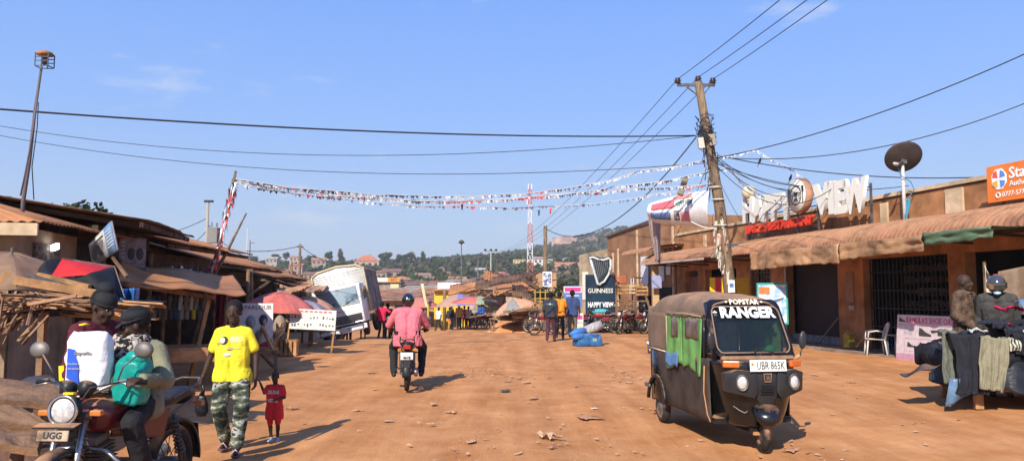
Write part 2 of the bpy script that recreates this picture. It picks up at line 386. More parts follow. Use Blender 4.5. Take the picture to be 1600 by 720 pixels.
# skyline trees one can tell apart
sky_trees = [(396, 399, 300, 9, 10, 0, 'spreading tree on the skyline above the left market roofs'), (430, 396, 330, 9, 9, 0, 'round tree on the ridge between the two thin masts and the wooden pole'),
 (447, 394, 350, 9, 7, 0, 'ridge tree just before the wooden street pole'), (486, 399, 330, 8, 10, 0, 'low wide tree on the ridge right after the wooden street pole'), (515, 392, 340, 10, 8, 0, 'pointed tree on the ridge above the truck box'),
 (533, 391, 300, 10, 8, 1, 'tall slim tree beside the red-roofed hill house'), (600, 394, 320, 9, 13, 0, 'wide dark tree right beside the red-roofed hill house'), (627, 397, 320, 9, 9, 0, 'skyline tree second after the red-roofed hill house'),
 (640, 394, 330, 9, 10, 0, 'broad skyline tree above the betting shop sign'), (661, 395, 300, 11, 7, 1, 'conical tree standing highest on the ridge over the road'), (688, 401, 330, 8, 12, 0, 'dark flat-topped tree left of the ball-topped lamp post'),
 (703, 405, 330, 6, 8, 0, 'small round tree just left of the ball-topped lamp post'), (742, 404, 400, 8, 12, 0, 'skyline tree right of the ball-topped lamp post'), (800, 398, 560, 10, 16, 0, 'tree where the ridge meets the high hill left of the mast')]
for i, (px, py, d, h, w, k, lb) in enumerate(sky_trees):
    d *= 1.65; h *= 1.1
    p = P(px, py, d); base = min(p.z-h*.95, hill(p.x, d))
    tree('tree', lb, (p.x, d, p.z-h*.95), h, w, 100+i, (leafa_m, leafc_m, leafb_m)[i % 3], 520, .8, k)
p = P(112, 306, 34); tree('tree', 'leafy tree rising behind the dark tin roof on the left', (p.x, 34, p.z-8.1), 8.2, 5.2, 5, leafc_m, 1500, .16)
p = P(95, 318, 36); tree('tree', 'low bushy tree top against the left house roof', (p.x-1.2, 36, p.z-7), 7.2, 4.2, 15, leafa_m, 1300, .16)

# ================================================================ houses far away
def house(label, px, py, d, w, h, dp, wallc, roofc, roof='gable', rz=0, floors=1, n=3, rh=None, top=True, name='house'):
    if d < 260: d *= 1.8
    elif d < 380: d *= 1.5
    p = P(px, py, d)              # px,py = middle of the top of the wall
    t = thing(name, label, 'house' if name == 'house' else 'building', (p.x, d, p.z-h), rz)
    wm = flat(wallc, .9, scale=.8, var=.15); rm = flat(roofc, .8, scale=.7, var=.2)
    child('wall', wm, t, lambda b: b.box((0, dp/2, h/2-3), (w, dp, h+6)))
    rh = rh or w*.18; o = .35
    b = MB()
    if roof == 'gable':
        b._add([(-w/2-o, -o, h), (w/2+o, -o, h), (w/2+o, dp/2, h+rh), (-w/2-o, dp/2, h+rh), (w/2+o, dp+o, h), (-w/2-o, dp+o, h), (-w/2-o, -o, h-.15), (w/2+o, -o, h-.15), (w/2+o, dp+o, h-.15), (-w/2-o, dp+o, h-.15)],
               [(0, 1, 2, 3), (3, 2, 4, 5), (0, 6, 7, 1), (4, 8, 9, 5), (1, 7, 8, 4, 2), (5, 9, 6, 0, 3), (6, 9, 8, 7)])
    elif roof == 'hip':
        q = min(w*.35, dp*.45)
        b._add([(-w/2-o, -o, h), (w/2+o, -o, h), (w/2+o, dp+o, h), (-w/2-o, dp+o, h), (-w/2+q, dp/2, h+rh), (w/2-q, dp/2, h+rh)], [(0, 1, 5, 4), (1, 2, 5), (2, 3, 4, 5), (3, 0, 4), (3, 2, 1, 0)])
    else: b.box((0, dp/2, h+.15), (w+.3, dp+.3, .3))
    b.build('roof', rm, t)
    wd = flat((.05, .05, .055), .4)
    for f in range(floors):
        for i in range(n):
            child('window', wd, t, lambda b: b.box((-w/2+w*(i+.5)/n, -.02, h*(f+.55)/floors), (w/n*.45, .08, h/floors*.42)))
    return t
bt = (.42, .20, .12); dk = (.30, .17, .11)
house('large pink hill house with a bright orange-red hipped roof on the ridge', 573, 408, 300, 14, 8, 12, (.50, .34, .27), (.50, .18, .09), 'hip', .1, 2, 4, 4)
house('small brown-roofed house below the trees above the betting shop', 612, 424, 190, 8, 3, 7, (.42, .30, .22), (.24, .12, .09), 'gable', .1)
house('low house with a dull red roof just left of the small brown-roofed house', 592, 426, 185, 7, 3, 7, (.36, .27, .2), (.28, .13, .09), 'hip', -.1)
house('pale house with an orange roof seen over the left market roofs', 498, 406, 300, 8, 3, 7, (.36, .28, .21), (.45, .20, .10), 'gable', .2)
house('cream house on the ridge left of the transformer pole top', 424, 404, 320, 7, 3, 6, (.38, .33, .27), (.42, .36, .30), 'gable', .0)
house('tiny house with a tin roof between ridge trees left of the wooden street pole', 461, 402, 330, 7, 3, 6, (.45, .36, .28), (.40, .22, .15), 'gable', .1)
house('long yellow apartment block with many small windows beside the red and white mast', 819, 406, 250, 13, 5, 5, (.60, .46, .22), (.50, .38, .2), 'flat', -.05, 3, 7, name='apartment_block')
house('white concrete apartment block on the slope right of the street pole', 868, 405, 330, 12, 9, 8, (.56, .55, .51), (.42, .42, .40), 'flat', .12, 4, 3, name='apartment_block')
house('small grey-roofed block joined behind the white apartment block', 881, 403, 350, 6, 4, 6, (.50, .49, .46), (.36, .36, .36), 'flat', .1, 2, 2, name='apartment_block')
house('long low house with an orange-red roof behind the grey-brown shop block', 892, 418, 240, 18, 4, 7, (.40, .24, .17), (.42, .18, .11), 'gable', .05)
house('small white-walled house high on the slope beside the mast', 844, 404, 420, 7, 3, 6, (.6, .58, .54), (.40, .25, .2), 'gable', 0)
house('pale tin-roofed house on the slope left of the three-lamp post', 752, 421, 210, 5, 2.4, 5, (.52, .44, .36), (.60, .55, .48), 'gable', .15)
rnd = random.Random(8)
hl = ['rust-roofed shack', 'brown mud-brick house', 'tin-roofed hut', 'orange-roofed house', 'pale plastered house', 'low red-roofed house']
spots = [(652, 441, 150, 0, 'above the rider with the helmet'), (672, 445, 135, 1, 'below the conical tree'), (690, 437, 170, 5, 'above the white signboard'), (640, 449, 128, 2, 'beside the betting shop poster board'),
         (716, 436, 165, 3, 'behind the ball-topped lamp post'), (735, 440, 150, 4, 'right of the white signboard'), (760, 430, 180, 0, 'below the three-lamp post'), (785, 428, 190, 5, 'left of the yellow apartment block'),
         (662, 430, 200, 4, 'half hidden in trees mid slope'), (442, 424, 170, 0, 'below the ridge behind the wooden street pole'), (485, 428, 160, 1, 'just left of the leaning truck'), (462, 415, 210, 5, 'on the slope above the market roofs'),
         (560, 430, 190, 2, 'peeking above the truck box'), (700, 450, 125, 3, 'down in the valley behind the yellow kiosk'), (628, 437, 160, 3, 'right behind the betting shop'), (802, 416, 330, 4, 'on the slope left of the mast')]
for px, py, d, k, wh in spots:
    house('%s %s' % (hl[k], wh), px, py, d, rnd.uniform(5, 8), 2.8, 6, [(.35, .2, .13), (.40, .24, .15), (.38, .3, .24), (.46, .3, .2), (.55, .47, .38), (.4, .27, .2)][k], [(.38, .17, .09), (.25, .14, .1), (.42, .34, .28), (.46, .2, .1), (.33, .2, .14), (.42, .15, .1)][k], rnd.choice(['gable', 'hip']), rnd.uniform(-.3, .3), 1, 3)

# ================================================================ right-hand row of shops
U_ = V((.196, -.98, 0)); N_ = V((.98, .196, 0)); RZR = atan2(-.98, .196)
OR = V((14.5-.2*24, 24, 0))
def rl(x, y, z=0): return OR+U_*x+N_*y+V((0, 0, z))
t = thing('shop_building', 'long single-storey orange plastered shop row with a parapet under the HAPPY VIEW sign', 'building', OR, RZR)
def f(b):
    H = 4.32
    for x0, x1 in ((-11.2, -10.3), (-9.0, -8.3), (-5.6, -4.5), (-3.1, -2.15), (.75, 1.95), (5.2, 5.75), (8.9, 9.4), (13.5, 20)):
        b.box(((x0+x1)/2, .15, 1.35), (x1-x0, .3, 2.7))
    b.box((4.4, .15, 3.5), (31.2, .3, 1.6))               # wall over the openings, up to the parapet
    b.box((4.4, 6, 2.0), (31.2, .2, 4.2)); b.box((-11.1, 3.1, 2.1), (.2, 5.6, 4.4)); b.box((19.9, 3.1, 2.1), (.2, 5.6, 4.4))
    for z0, x0, x1 in ((1.0, -8.3, -5.6),): b.box(((x0+x1)/2, .2, z0/2), (x1-x0, .2, z0))
b = MB(); f(b); wall = b.build('wall', wallo_m, t)
child('coping', cream_m, t, lambda b: [b.box((x, .15, 4.37+dz), (w, .42, .10)) for x, w, dz in ((-7, 8.4, 0), (-.2, 5.0, .0), (8.6, 12.4, .02), (17.6, 5.4, 0))])
child('pilaster', cream_m, t, lambda b: b.box((5.55, -.03, 3.95), (.55, .06, .62)))
child('pilaster', cream_m, t, lambda b: b.box((3.0, -.03, 3.9), (.28, .06, .6)))
child('pilaster', cream_m, t, lambda b: b.box((-8.2, -.03, 3.9), (.2, .06, .5)))
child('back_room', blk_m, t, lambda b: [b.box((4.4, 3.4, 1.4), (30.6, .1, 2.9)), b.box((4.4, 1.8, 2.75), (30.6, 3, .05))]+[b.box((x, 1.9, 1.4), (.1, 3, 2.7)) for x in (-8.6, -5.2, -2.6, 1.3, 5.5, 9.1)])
child('plinth', mat('concrete_step', (.30, .21, .15), .9, .25, 2, .3), t, lambda b: b.box((4.2, 1.0, .0), (30.6, 4.4, .32)))
# curved corrugated canopy
def canopy(name, x0, x1, m, par, y1=-1.65, z0=3.62, z1=3.02, seg=None):
    def fn(u, v):
        x = x0+(x1-x0)*u; a = v
        y = -.02+(y1)*sin(a*pi/2)**.9; z = z1+(z0-z1)*cos(a*pi/2)**1.1
        c = .018*sin(x*2*pi/.16)
        return V((x, y-c*.5, z+c+.02*noise.noise(V((x*.7, v*2, 0)))))
    b = MB(); b.grid(fn, int((x1-x0)/.04), 8); return b.build(name, m, par, fixn=False)
canopy('canopy_sheet', -2.95, 13, roofr_m, t)
canopy('canopy_sheet', -4.3, -2.95, mat('grey_sheet', (.27, .215, .14), .7, .2, 1), t, z0=3.6, z1=3.0)
canopy('canopy_sheet', -11.3, -4.3, roofr_m, t, z0=3.58, z1=3.05)
child('canopy_beam', woodd_m, t, lambda b: [b.bar((-11.2, -1.5, 2.98), (13, -1.5, 2.94), .06, .08)]+[b.bar((x, 0, 2.9), (x, -1.55, 2.95), .05, .06) for x in [-10, -8, -6, -4, -2, 0, 2, 4, 6, 8, 10]])
child('canopy_beam', flat((.46, .38, .30), .7), t, lambda b: b.bar((-11.4, -1.68, 3.02), (-4.9, -1.68, 3.0), .04, .08))
child('door', flat((.20, .085, .05), .6), t, lambda b: b.box((-9.65, .2, 1.25), (1.3, .06, 2.4)))
dr = child('shutter', mat('brown_shutter', (.045, .024, .02), .7, .2, 3, wave=(3.2, 'Z', (.03, .018, .015), .5)), t, lambda b: b.box((-.7, .45, 1.45), (2.9, .06, 2.6)))
child('step_tiles', mat('terrazzo', (.30, .28, .26), .7, .5, 14, col2=(.10, .09, .085)), t, lambda b: b.box((-.7, .30, .27), (2.9, .24, .22)))
g = child('window_grille', flat((.20, .16, .14), .5), t, lambda b: [b.box((-3.8, .12, .3+.36*i), (1.4, .03, .04)) for i in range(8)]+[b.box((-4.5+.2*i, .09, 1.5), (.03, .03, 2.5)) for i in range(8)])
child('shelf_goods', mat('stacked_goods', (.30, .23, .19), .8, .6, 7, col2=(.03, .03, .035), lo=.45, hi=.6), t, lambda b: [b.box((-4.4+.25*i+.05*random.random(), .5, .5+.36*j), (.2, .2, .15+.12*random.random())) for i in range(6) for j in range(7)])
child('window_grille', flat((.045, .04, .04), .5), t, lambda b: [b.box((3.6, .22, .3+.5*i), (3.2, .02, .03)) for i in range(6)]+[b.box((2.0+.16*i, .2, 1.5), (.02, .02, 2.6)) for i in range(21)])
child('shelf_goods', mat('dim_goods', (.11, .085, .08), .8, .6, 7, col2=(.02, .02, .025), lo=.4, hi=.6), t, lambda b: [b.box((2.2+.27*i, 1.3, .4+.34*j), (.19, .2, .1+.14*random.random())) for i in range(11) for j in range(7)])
child('drain_pipe', flat((.48, .44, .44), .5), t, lambda b: b.tube([(-2.05, -.06, .2), (-2.05, -.06, 2.6), (-1.95, -.06, 2.72), (-1.7, -.06, 2.75)], .035))
child('wall_poster', flat((.34, .19, .13), .8), t, lambda b: b.box((1.35, -.02, 1.9), (.34, .03, .9)))
child('wall_poster', flat((.45, .38, .36), .8), t, lambda b: b.box((1.4, -.02, 1.3), (.24, .03, .12)))
freeze(t)
# neighbour further along
t = thing('shop_building', 'taller brown plastered shop block with sloping roof edge beyond the long orange row', 'building', rl(-11.3, 0), RZR)
def f(b):
    vs = [(-9.8, 0, -1), (-.05, 0, -1), (-.05, 0, 5.35), (-9.8, 0, 4.95)]
    b._add([*vs, *[(x, 8, z) for x, y, z in vs]], [(0, 1, 2, 3), (7, 6, 5, 4), (0, 4, 5, 1), (1, 5, 6, 2), (2, 6, 7, 3), (3, 7, 4, 0)])
child('wall', walld_m, t, f)
child('coping', flat((.13, .09, .07), .9), t, lambda b: b.bar((-9.95, -.05, 5.0), (.05, -.05, 5.42), .12, .1))
for x, z0, z1 in ((-7.9, 1, 4.2), (-4.9, 0, 5.0), (-2.6, 3, 4.4), (-.25, .3, 4.8), (-8.8, 2.9, 4.0)):
    child('cream_strip', cream_m, t, lambda b: b.box((x, -.03, (z0+z1)/2), (.14, .06, z1-z0)))
for x, z, w, h in ((-3.8, 2.85, 1.0, 1.45), (-1.75, 3.05, .95, 1.5), (-.75, 2.95, .5, .75), (-5.6, 2.2, .4, .6)):
    child('wall_poster', flat((.72, .72, .72), .6), t, lambda b: b.box((x, -.05, z), (w, .04, h), (0, R(1.5), 0)))
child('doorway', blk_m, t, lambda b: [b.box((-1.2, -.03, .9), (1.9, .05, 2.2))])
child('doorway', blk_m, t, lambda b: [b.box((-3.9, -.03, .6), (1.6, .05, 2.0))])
canopy('canopy_sheet', -2.6, 1.0, roofr_m, t, y1=-1.7, z0=3.9, z1=3.55)
t = thing('shop_building', 'grey-brown older shop block with faded paint behind the dark drinks board', 'building', (P(905, 400, 50).x, 50, 0), R(-10))
child('wall', mat('faded_plaster', (.36, .27, .18), .9, .3, 1, .2, bscale=10), t, lambda b: b._add([(0, 0, -2), (3.4, -.6, -2), (3.4, -.6, 4.9), (0, 0, 4.2), (0, 7, -2), (3.4, 7, -2), (3.4, 7, 4.9), (0, 7, 4.2)], [(0, 1, 2, 3), (7, 6, 5, 4), (0, 4, 5, 1), (1, 5, 6, 2), (2, 6, 7, 3), (3, 7, 4, 0)]))
child('wall_poster', flat((.6, .56, .48), .7), t, lambda b: b.box((.4, -.12, 2.2), (.4, .04, 1.8)))
child('chimney_pole', pole_m, t, lambda b: b.tube([(2.1, 1, 4), (2.0, 1, 5.3), (2.0, 1, 5.35), (2.0, 1, 5.5)], [.09, .09, .2, .2]))
# low brown walls left of it
t = thing('brown_wall', 'stepped brown plastered end wall behind the row of motorbikes', 'wall', (P(808, 427, 54).x, 54, -.8), R(-4))
child('wall_panel', mat('ochre_plaster', (.40, .235, .115), .9, .2, .8, .2), t, lambda b: [b.box((1.4, .2, 1.8), (2.7, .4, 4.3)), b.box((3.7, .25, 1.3), (2.0, .4, 3.4)), b.box((5.5, .3, .5), (1.8, .4, 2.8))])
child('yellow_strip', flat((.55, .32, .06), .7), t, lambda b: b.box((-.1, .0, 1.8), (.26, .5, 4.2)))

# ---------------------------------------------------------------- cloth awnings
def awning(label, x0, x1, m, z0, z1, drop, y0=-1.15, y1=-2.65, seed=0):
    def fn(u, v):
        x = x0+(x1-x0)*u; n1 = noise.noise(V((x*.9, v*1.5, seed)))
        if v < .5: k = v*2; y = y0+(y1-y0)*k; z = z0+(z1-z0)*k-.04*sin(pi*k)+.02*n1
        else:
            k = (v-.5)*2; y = y1+.05*(1-2*abs(noise.noise(V((x*2.6+k, k*2, seed+4)))))-.03; z = z1-(drop+.03*sin(x*1.1+seed)+.035*noise.noise(V((x*5, 0, seed))))*k
        return V((x, y, z))
    b = MB(); b.grid(fn, int((x1-x0)*14), 24, th=(0, .012, -.006)); t = thing('awning', label, 'awning', OR, RZR); b.build('cloth', m, t)
    child('awning_pole', woodd_m, t, lambda b: [b.bar((x0+.05, y1+.05, z1-.04), (x1-.05, y1+.05, z1-.04), .05), b.bar((x0+.05, y0, z0-.03), (x1-.05, y0, z0-.03), .05)]); return t
awning('dusty tan cloth awning with a loose folded edge over the shutter', .35, 4.7, tarp_m, 3.02, 2.93, .48, seed=1)
awning('second tan cloth awning sagging between the first and the green one', 4.72, 7.6, tarp_m, 3.03, 2.93, .36, seed=3)
awning('green tarpaulin awning end towards the orange signboard', 7.62, 9.4, tarpg_m, 3.06, 2.98, .24, seed=6)

# ---------------------------------------------------------------- HAPPY VIEW roof sign
sgm = mat('sign_letter_white', (.70, .68, .60), .7, .2, 3, dust=.06, col2=(.50, .45, .34), lo=.28, hi=.42)
t = thing('roof_sign', 'big white raised HAPPY VIEW letters with a round plate emblem on the shop canopy', 'sign', rl(-5, -.75, 0), RZR)
for i, (ch, x, w, h, z) in enumerate((('H', 1.84, .66, .86, 4.64), ('A', 2.52, .74, .86, 4.60), ('P', 3.12, .56, .86, 4.57), ('P', 3.66, .56, .86, 4.54), ('Y', 4.28, .74, .86, 4.51),
                                      ('V', 6.24, .82, .88, 4.50), ('I', 6.74, .28, .89, 4.47), ('E', 7.12, .52, .90, 4.44), ('W', 7.80, .96, .92, 4.40))):
    text(ch, h*1.36, sgm, t, (x, 0, z-.04), ext=.05, w=w*1.08, bold=.062, name='letter')
side_m = mat('emblem_rim', (.36, .20, .12), .7, .2, 3)
EX, EZ = 5.30, 4.72
eb = child('emblem', side_m, t, lambda b: b.lathe([(.001, 0), (.52, 0), (.54, .02), (.54, .22), (.52, .24), (.001, .24)], 40, M.Translation((EX, -.02, EZ)) @ M.Rotation(pi/2, 4, 'X')))
child('emblem_face', sgm, eb, lambda b: b.lathe([(.001, .0), (.50, .0), (.50, .02), (.001, .02)], 40, M.Translation((EX, -.262, EZ)) @ M.Rotation(pi/2, 4, 'X')))
blkp = flat((.03, .03, .03), .5)
def f(b):
    X = M.Translation((EX, -.29, EZ)) @ M.Rotation(pi/2, 4, 'X'); y = -.29
    b.torus(.29, .015, 36, 6, X)
    for a in (-.04, .0, .04): b.box((EX+.38+a, y, EZ+.20), (.014, .02, .14))
    b.box((EX+.38, y, EZ+.12), (.095, .02, .07)); b.box((EX+.38, y, EZ-.08), (.022, .02, .40)); b.box((EX-.38, y, EZ-.02), (.03, .02, .5)); b.box((EX-.37, y, EZ+.13), (.05, .02, .2))
    b.prism([(EX-.12, EZ+.04), (EX-.07, EZ+.10), (EX+.01, EZ+.07), (EX+.08, EZ+.11), (EX+.12, EZ+.04), (EX+.05, EZ-.04), (EX-.05, EZ-.03)], .02, M.Translation((0, y-.01, 0)))
    for a in (-1, -.35, .35, 1): b.bar((EX+a*.10, y, EZ-.20), (EX+a*.05, y, EZ-.09), .018)
    for sx in (-1, 1):
        for k in range(3): b.box((EX+sx*.19, y, EZ-.10+.08*k), (.035, .02, .04), (0, R(30*sx), 0))
child('emblem_drawing', blkp, eb, f)
red_m = flat((.75, .055, .02), .5)
text('BAR & RESTAURANT', .36, red_m, t, (3.7, .0, 3.93), ext=.04, w=4.1, bold=.02, name='red_letters')
child('sign_frame', dsteel_m, t, lambda b: [b.bar((x, .14, 3.3), (x, .14, z1), .05) for x, z1 in ((1.6, 4.9), (4.7, 4.9), (5.8, 4.85), (8.25, 4.7))]+[b.bar((1.5, .14, z), (5.7, .14, z-.03), .03) for z in (3.80, 4.08, 4.4, 4.8)]+[b.bar((5.9, .14, z), (8.3, .14, z-.1), .03) for z in (4.2, 4.7)])
tag(child('ball_lamp', flat((.62, .52, .36), .5), None, lambda b: [b.ball((0, 0, .2), .25, 18), b.tube([(0, 0, -.1), (0, 0, .02)], .1)], loc=rl(-3.1, -.75, 5.06)), 'round cream ball lamp on top of the first sign letter', 'lamp')
# orange signboard
t = thing('shop_sign', 'orange signboard with white lettering and a four-coloured octagon logo on the canopy edge', 'sign', rl(7.15, -.55, 0), RZR)
child('board', mat('orange_board', (.78, .20, .03), .45, .06, 2), t, lambda b: b.box((1.8, 0, 4.10), (3.6, .08, .80)), bevel=.006)
wt = flat((.85, .85, .85), .4)
text('StarTimes', .34, wt, t, (.60, -.048, 4.27), bold=.006, align='LEFT'); text('Authorised Dealer', .17, wt, t, (.60, -.048, 4.05), align='LEFT')
text('0777-577-780', .15, wt, t, (.40, -.048, 3.84), align='LEFT')
lg = child('logo', wt, t, lambda b: b.prism([(.21*cos(R(22.5+45*i))+.34, .24*sin(R(22.5+45*i))+4.19) for i in range(8)], .012, M.Translation((0, -.054, 0))))
for k, c in enumerate(((.12, .25, .62), (.75, .10, .06), (.85, .45, .05), (.12, .25, .62))):
    a = R(45+90*k); dx, dz = cos(a), sin(a)
    child('logo_petal', flat(c, .4), lg, lambda b: b.prism([(.34+dx*.04, 4.19+dz*.04), (.34+.18*cos(a-R(30)), 4.19+.20*sin(a-R(30))), (.34+.19*cos(a), 4.19+.21*sin(a)), (.34+.18*cos(a+R(30)), 4.19+.20*sin(a+R(30)))], .006, M.Translation((0, -.062, 0))))
child('phone_mark', wt, t, lambda b: b.torus(.055, .012, 16, 5, M.Translation((.30, -.05, 3.84)) @ M.Rotation(pi/2, 4, 'X')))
child('board_frame', dsteel_m, t, lambda b: [b.bar((x, .08, 3.2), (x, .08, 4.5), .04) for x in (.3, 1.8, 3.3)])
# satellite dish
t = thing('satellite_dish', 'dark round satellite dish on a pale pole above the shop canopy', 'satellite dish', rl(4.2, -.35, 3.4))
D = M.Translation((0, -.1, 1.80)) @ M.Diagonal((.9, .9, .9, 1)) @ M.Rotation(R(-50), 4, 'X') @ M.Rotation(R(8), 4, 'Y')
child('dish', mat('dark_dish', (.055, .040, .035), .6, .2, 3, dust=.05), t, lambda b: b.lathe([(.001, 0), (.15, .008), (.3, .03), (.44, .07), (.50, .095), (.51, .10), (.50, .085), (.44, .055), (.3, .015), (.001, -.015)], 40, D))
child('mast', flat((.55, .52, .48), .5), t, lambda b: b.tube([(0, 0, 0), (0, 0, 1.78)], .045))
child('bracket', dsteel_m, t, lambda b: [b.box((0, -.03, 1.75), (.14, .14, .16)), b.bar((0, -.05, 1.75), (-.3, -.35, 1.6), .03)])
child('feed_horn', flat((.45, .42, .4), .5), t, lambda b: [b.tube([(-.28, -.33, 1.62), (-.38, -.42, 1.6), (-.46, -.45, 1.62)], [.04, .05, .03])])
child('cable', flat((.05, .22, .35), .5), t, lambda b: b.tube([(-.3, -.3, 1.6), (-.1, -.1, 1.35), (.15, -.08, 1.2), (.25, -.05, 1.0), (.12, -.02, .8), (.05, 0, .4)], .012))
child('rag', flat((.05, .22, .32), .8), t, lambda b: b.grid(lambda u, v: V((.05+.14*(u-.5)*(1-.3*v)+.03*sin(v*7), -.06+.05*sin(u*6+v*3), .75-.65*v)), 6, 10, th=(0, .01, 0)))
# ================================================================ left-hand market row
UL = V((-.196, .98, 0)); NL = V((-.98, -.196, 0)); RZL = atan2(.98, -.196)
OL = V((-4.6-.2*10, 10, 0))
def ll(x, y, z=0): return OL+UL*x+NL*y+V((0, 0, z))      # x along the street going away, y into the building
shopd_m = mat('shaded_dark_boards', (.085, .052, .036), .9, .35, 2, .3)  # boards coloured dark to stand in for the shade inside the shops
def corr_roof(b, x0, x1, y0, z0, y1, z1, pitch=.076*2, amp=.016, wob=.03, jag=.1, seed=0, step=.035):
    n = max(6, int((x1-x0)/step)); w0 = .9
    def fn(u, v):
        x = x0+(x1-x0)*u; k = int((x-x0)/w0); rj = noise.noise(V((k*3.7+seed, 1.3, 0)))
        vv = v*(1+0) - (1-v)*jag*rj*.6
        z = z0+(z1-z0)*vv+amp*sin(x*2*pi/pitch)+wob*noise.noise(V((x*.5+seed, v*2, 0)))+.02*rj
        return V((x, y0+(y1-y0)*vv, z))
    b.grid(fn, n, 6, th=(0, 0, -.012))
def lean_shop(label, x0, x1, ze, zr, depth, roofm, wallm, eave=1.1, open_=True, seed=0, hz=2.5, y0=0, turn=0):
    o = ll(x0, y0+(x1-x0)*.5*sin(-R(turn)) if turn else y0); t = thing('market_shop', label, 'market stall', o, RZL+R(turn)); w = x1-x0
    b = MB(); gz0 = gz(o.x, o.y); q = gz0-.4
    b.box((w/2, depth, (zr+q)/2), (w, .12, zr-q)); b.box((.06, depth/2, (hz+q)/2+.1), (.12, depth, hz-q)); b.box((w-.06, depth/2, (hz+q)/2+.1), (.12, depth, hz-q))
    b.box((w/2, .06, hz+.02+gz0*0), (w, .1, .5))
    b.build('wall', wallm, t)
    b = MB()
    corr_roof(b, -.25, w+.25, -eave, ze, depth*.75, zr, seed=seed); b.build('roof', roofm, t)
    b = MB(); corr_roof(b, -.25, w+.25, depth*.75+.02, zr-.01, depth+2.5, zr-.7, seed=seed+3, step=.07); b.build('roof', roofm, t)
    child('rafter', woodd_m, t, lambda b: [b.bar((x, depth*.7, zr-.12), (x, -eave+.1, ze-.10), .05, .08) for x in [.2+i*.95 for i in range(int(w/.95)+1)]]+[b.bar((-.2, -eave+.15, ze-.08), (w+.2, -eave+.15, ze-.08), .06, .09)])
    for i in range(int(w/2.2)+1):
        x = .1+i*(w-.2)/max(1, int(w/2.2)); child('post', wood2_m, t, lambda b: b.tube([(x, -.05, gz0-.3), (x+.03, -.04, hz)], .06, 7))
    rd = random.Random(seed+50)
    # goods shelves in the dim interior
    child('shelf', woodd_m, t, lambda b: [b.box((w/2, depth*.55, gz0+.5+.5*i), (w-.3, .35, .04)) for i in range(4)])
    child('shelf_goods', mat('shop_goods', (.30, .26, .24), .7, .6, 9, col2=(.03, .03, .04), lo=.42, hi=.58), t, lambda b: [b.box((.3+rd.random()*(w-.6), depth*.5, gz0+.62+.5*rd.randrange(4)), (.12+.15*rd.random(), .2, .1+.2*rd.random())) for i in range(int(w*7))])
    return t
# house A at the far left : facade along the street, brown hip roof, pale fascia
W0 = V((-7.15, 11.0, 0)); t = thing('house', 'tan plastered shop house with a rusty hipped roof and pale fascia at the left edge', 'house', W0, RZL)
child('wall', walls_m, t, lambda b: [b.box((1.9, .12, 1.2), (3.8, .24, 3.0)), b.box((.12, .35, 1.2), (.24, .3, 3.0)), b.box((.12, 3.6, 2.45), (.24, 6.2, .5)), b.box((.12, 4.6, 1.2), (.24, 3.6, 3.0)), b.box((3.7, 2.6, 1.2), (.2, 5, 3.0))])
child('door', mat('grey_metal_door', (.16, .18, .20), .6, .15, 3), t, lambda b: b.box((.16, 1.65, 1.1), (.05, 2.4, 2.3)))
child('window', blk_m, t, lambda b: b.box((1.6, .0, 1.60), (1.6, .06, .5)))
child('faded_sign', mat('faded_sign', (.16, .12, .09), .9, .6, 14, col2=(.05, .035, .03), lo=.45, hi=.55), t, lambda b: b.box((1.15, -.02, 2.36), (1.0, .05, .26)))
def hipf(b, A, B_, C_, D_, n, th=.012, seed=0):          # sheet between eave A-B and top D-C, corrugated along A-B
    A, B_, C_, D_ = V(A), V(B_), V(C_), V(D_); L_ = (B_-A).length
    b.grid(lambda u, v: A.lerp(B_, u).lerp(D_.lerp(C_, u), v)+V((0, 0, .016*sin(u*L_*2*pi/.15)*(1-.5*v)+.02*noise.noise(V((u*5, v*3, seed))))), n, 6, th=(0, 0, -th))
b = MB(); hipf(b, (-.5, 6.5, 2.72), (-.5, -.55, 2.72), (2.8, 3.0, 3.78), (2.8, 3.2, 3.78), 180); b.build('roof', rust_m, t)
b = MB(); hipf(b, (-.5, -.55, 2.72), (3.9, -.55, 2.78), (3.9, 3.0, 3.72), (2.8, 3.0, 3.78), 110, seed=4); b.build('roof', rust_m, t)
b = MB(); hipf(b, (3.9, 6.5, 2.7), (-.5, 6.5, 2.7), (2.8, 3.1, 3.76), (3.9, 3.1, 3.72), 60, seed=4); b.build('roof', rust_m, t)
child('fascia', cream_m, t, lambda b: b.bar((-.52, 6.4, 2.60), (-.52, -.50, 2.60), .05, .17))
tl = child('tube_lamp', flat((.8, .8, .8), .4, emit=(.9, .95, 1, 6)), None, lambda b: b.box((0, 0, 0), (.22, .05, .09)), loc=P(86, 386, 12.2), rot=(0, R(-12), RZL)); tag(tl, 'lit white lamp on the shaded wall under the faded sign', 'lamp')
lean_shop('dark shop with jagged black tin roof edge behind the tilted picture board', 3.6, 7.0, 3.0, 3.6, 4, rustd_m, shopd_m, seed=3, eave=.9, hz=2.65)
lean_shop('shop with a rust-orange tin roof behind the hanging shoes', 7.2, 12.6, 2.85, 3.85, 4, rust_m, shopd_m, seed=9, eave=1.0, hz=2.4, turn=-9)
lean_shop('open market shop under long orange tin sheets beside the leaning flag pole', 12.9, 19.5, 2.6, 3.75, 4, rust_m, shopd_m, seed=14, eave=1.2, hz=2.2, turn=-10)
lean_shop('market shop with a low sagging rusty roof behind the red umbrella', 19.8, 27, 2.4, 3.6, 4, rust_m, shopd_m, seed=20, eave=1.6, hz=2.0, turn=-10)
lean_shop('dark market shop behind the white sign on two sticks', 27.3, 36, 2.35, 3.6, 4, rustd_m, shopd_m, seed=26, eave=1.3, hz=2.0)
lean_shop('small tin-roofed shop between the market row and the truck', 36.3, 46, 2.2, 3.5, 4, rust_m, shopd_m, seed=31, eave=1.2, hz=1.8, turn=-6)
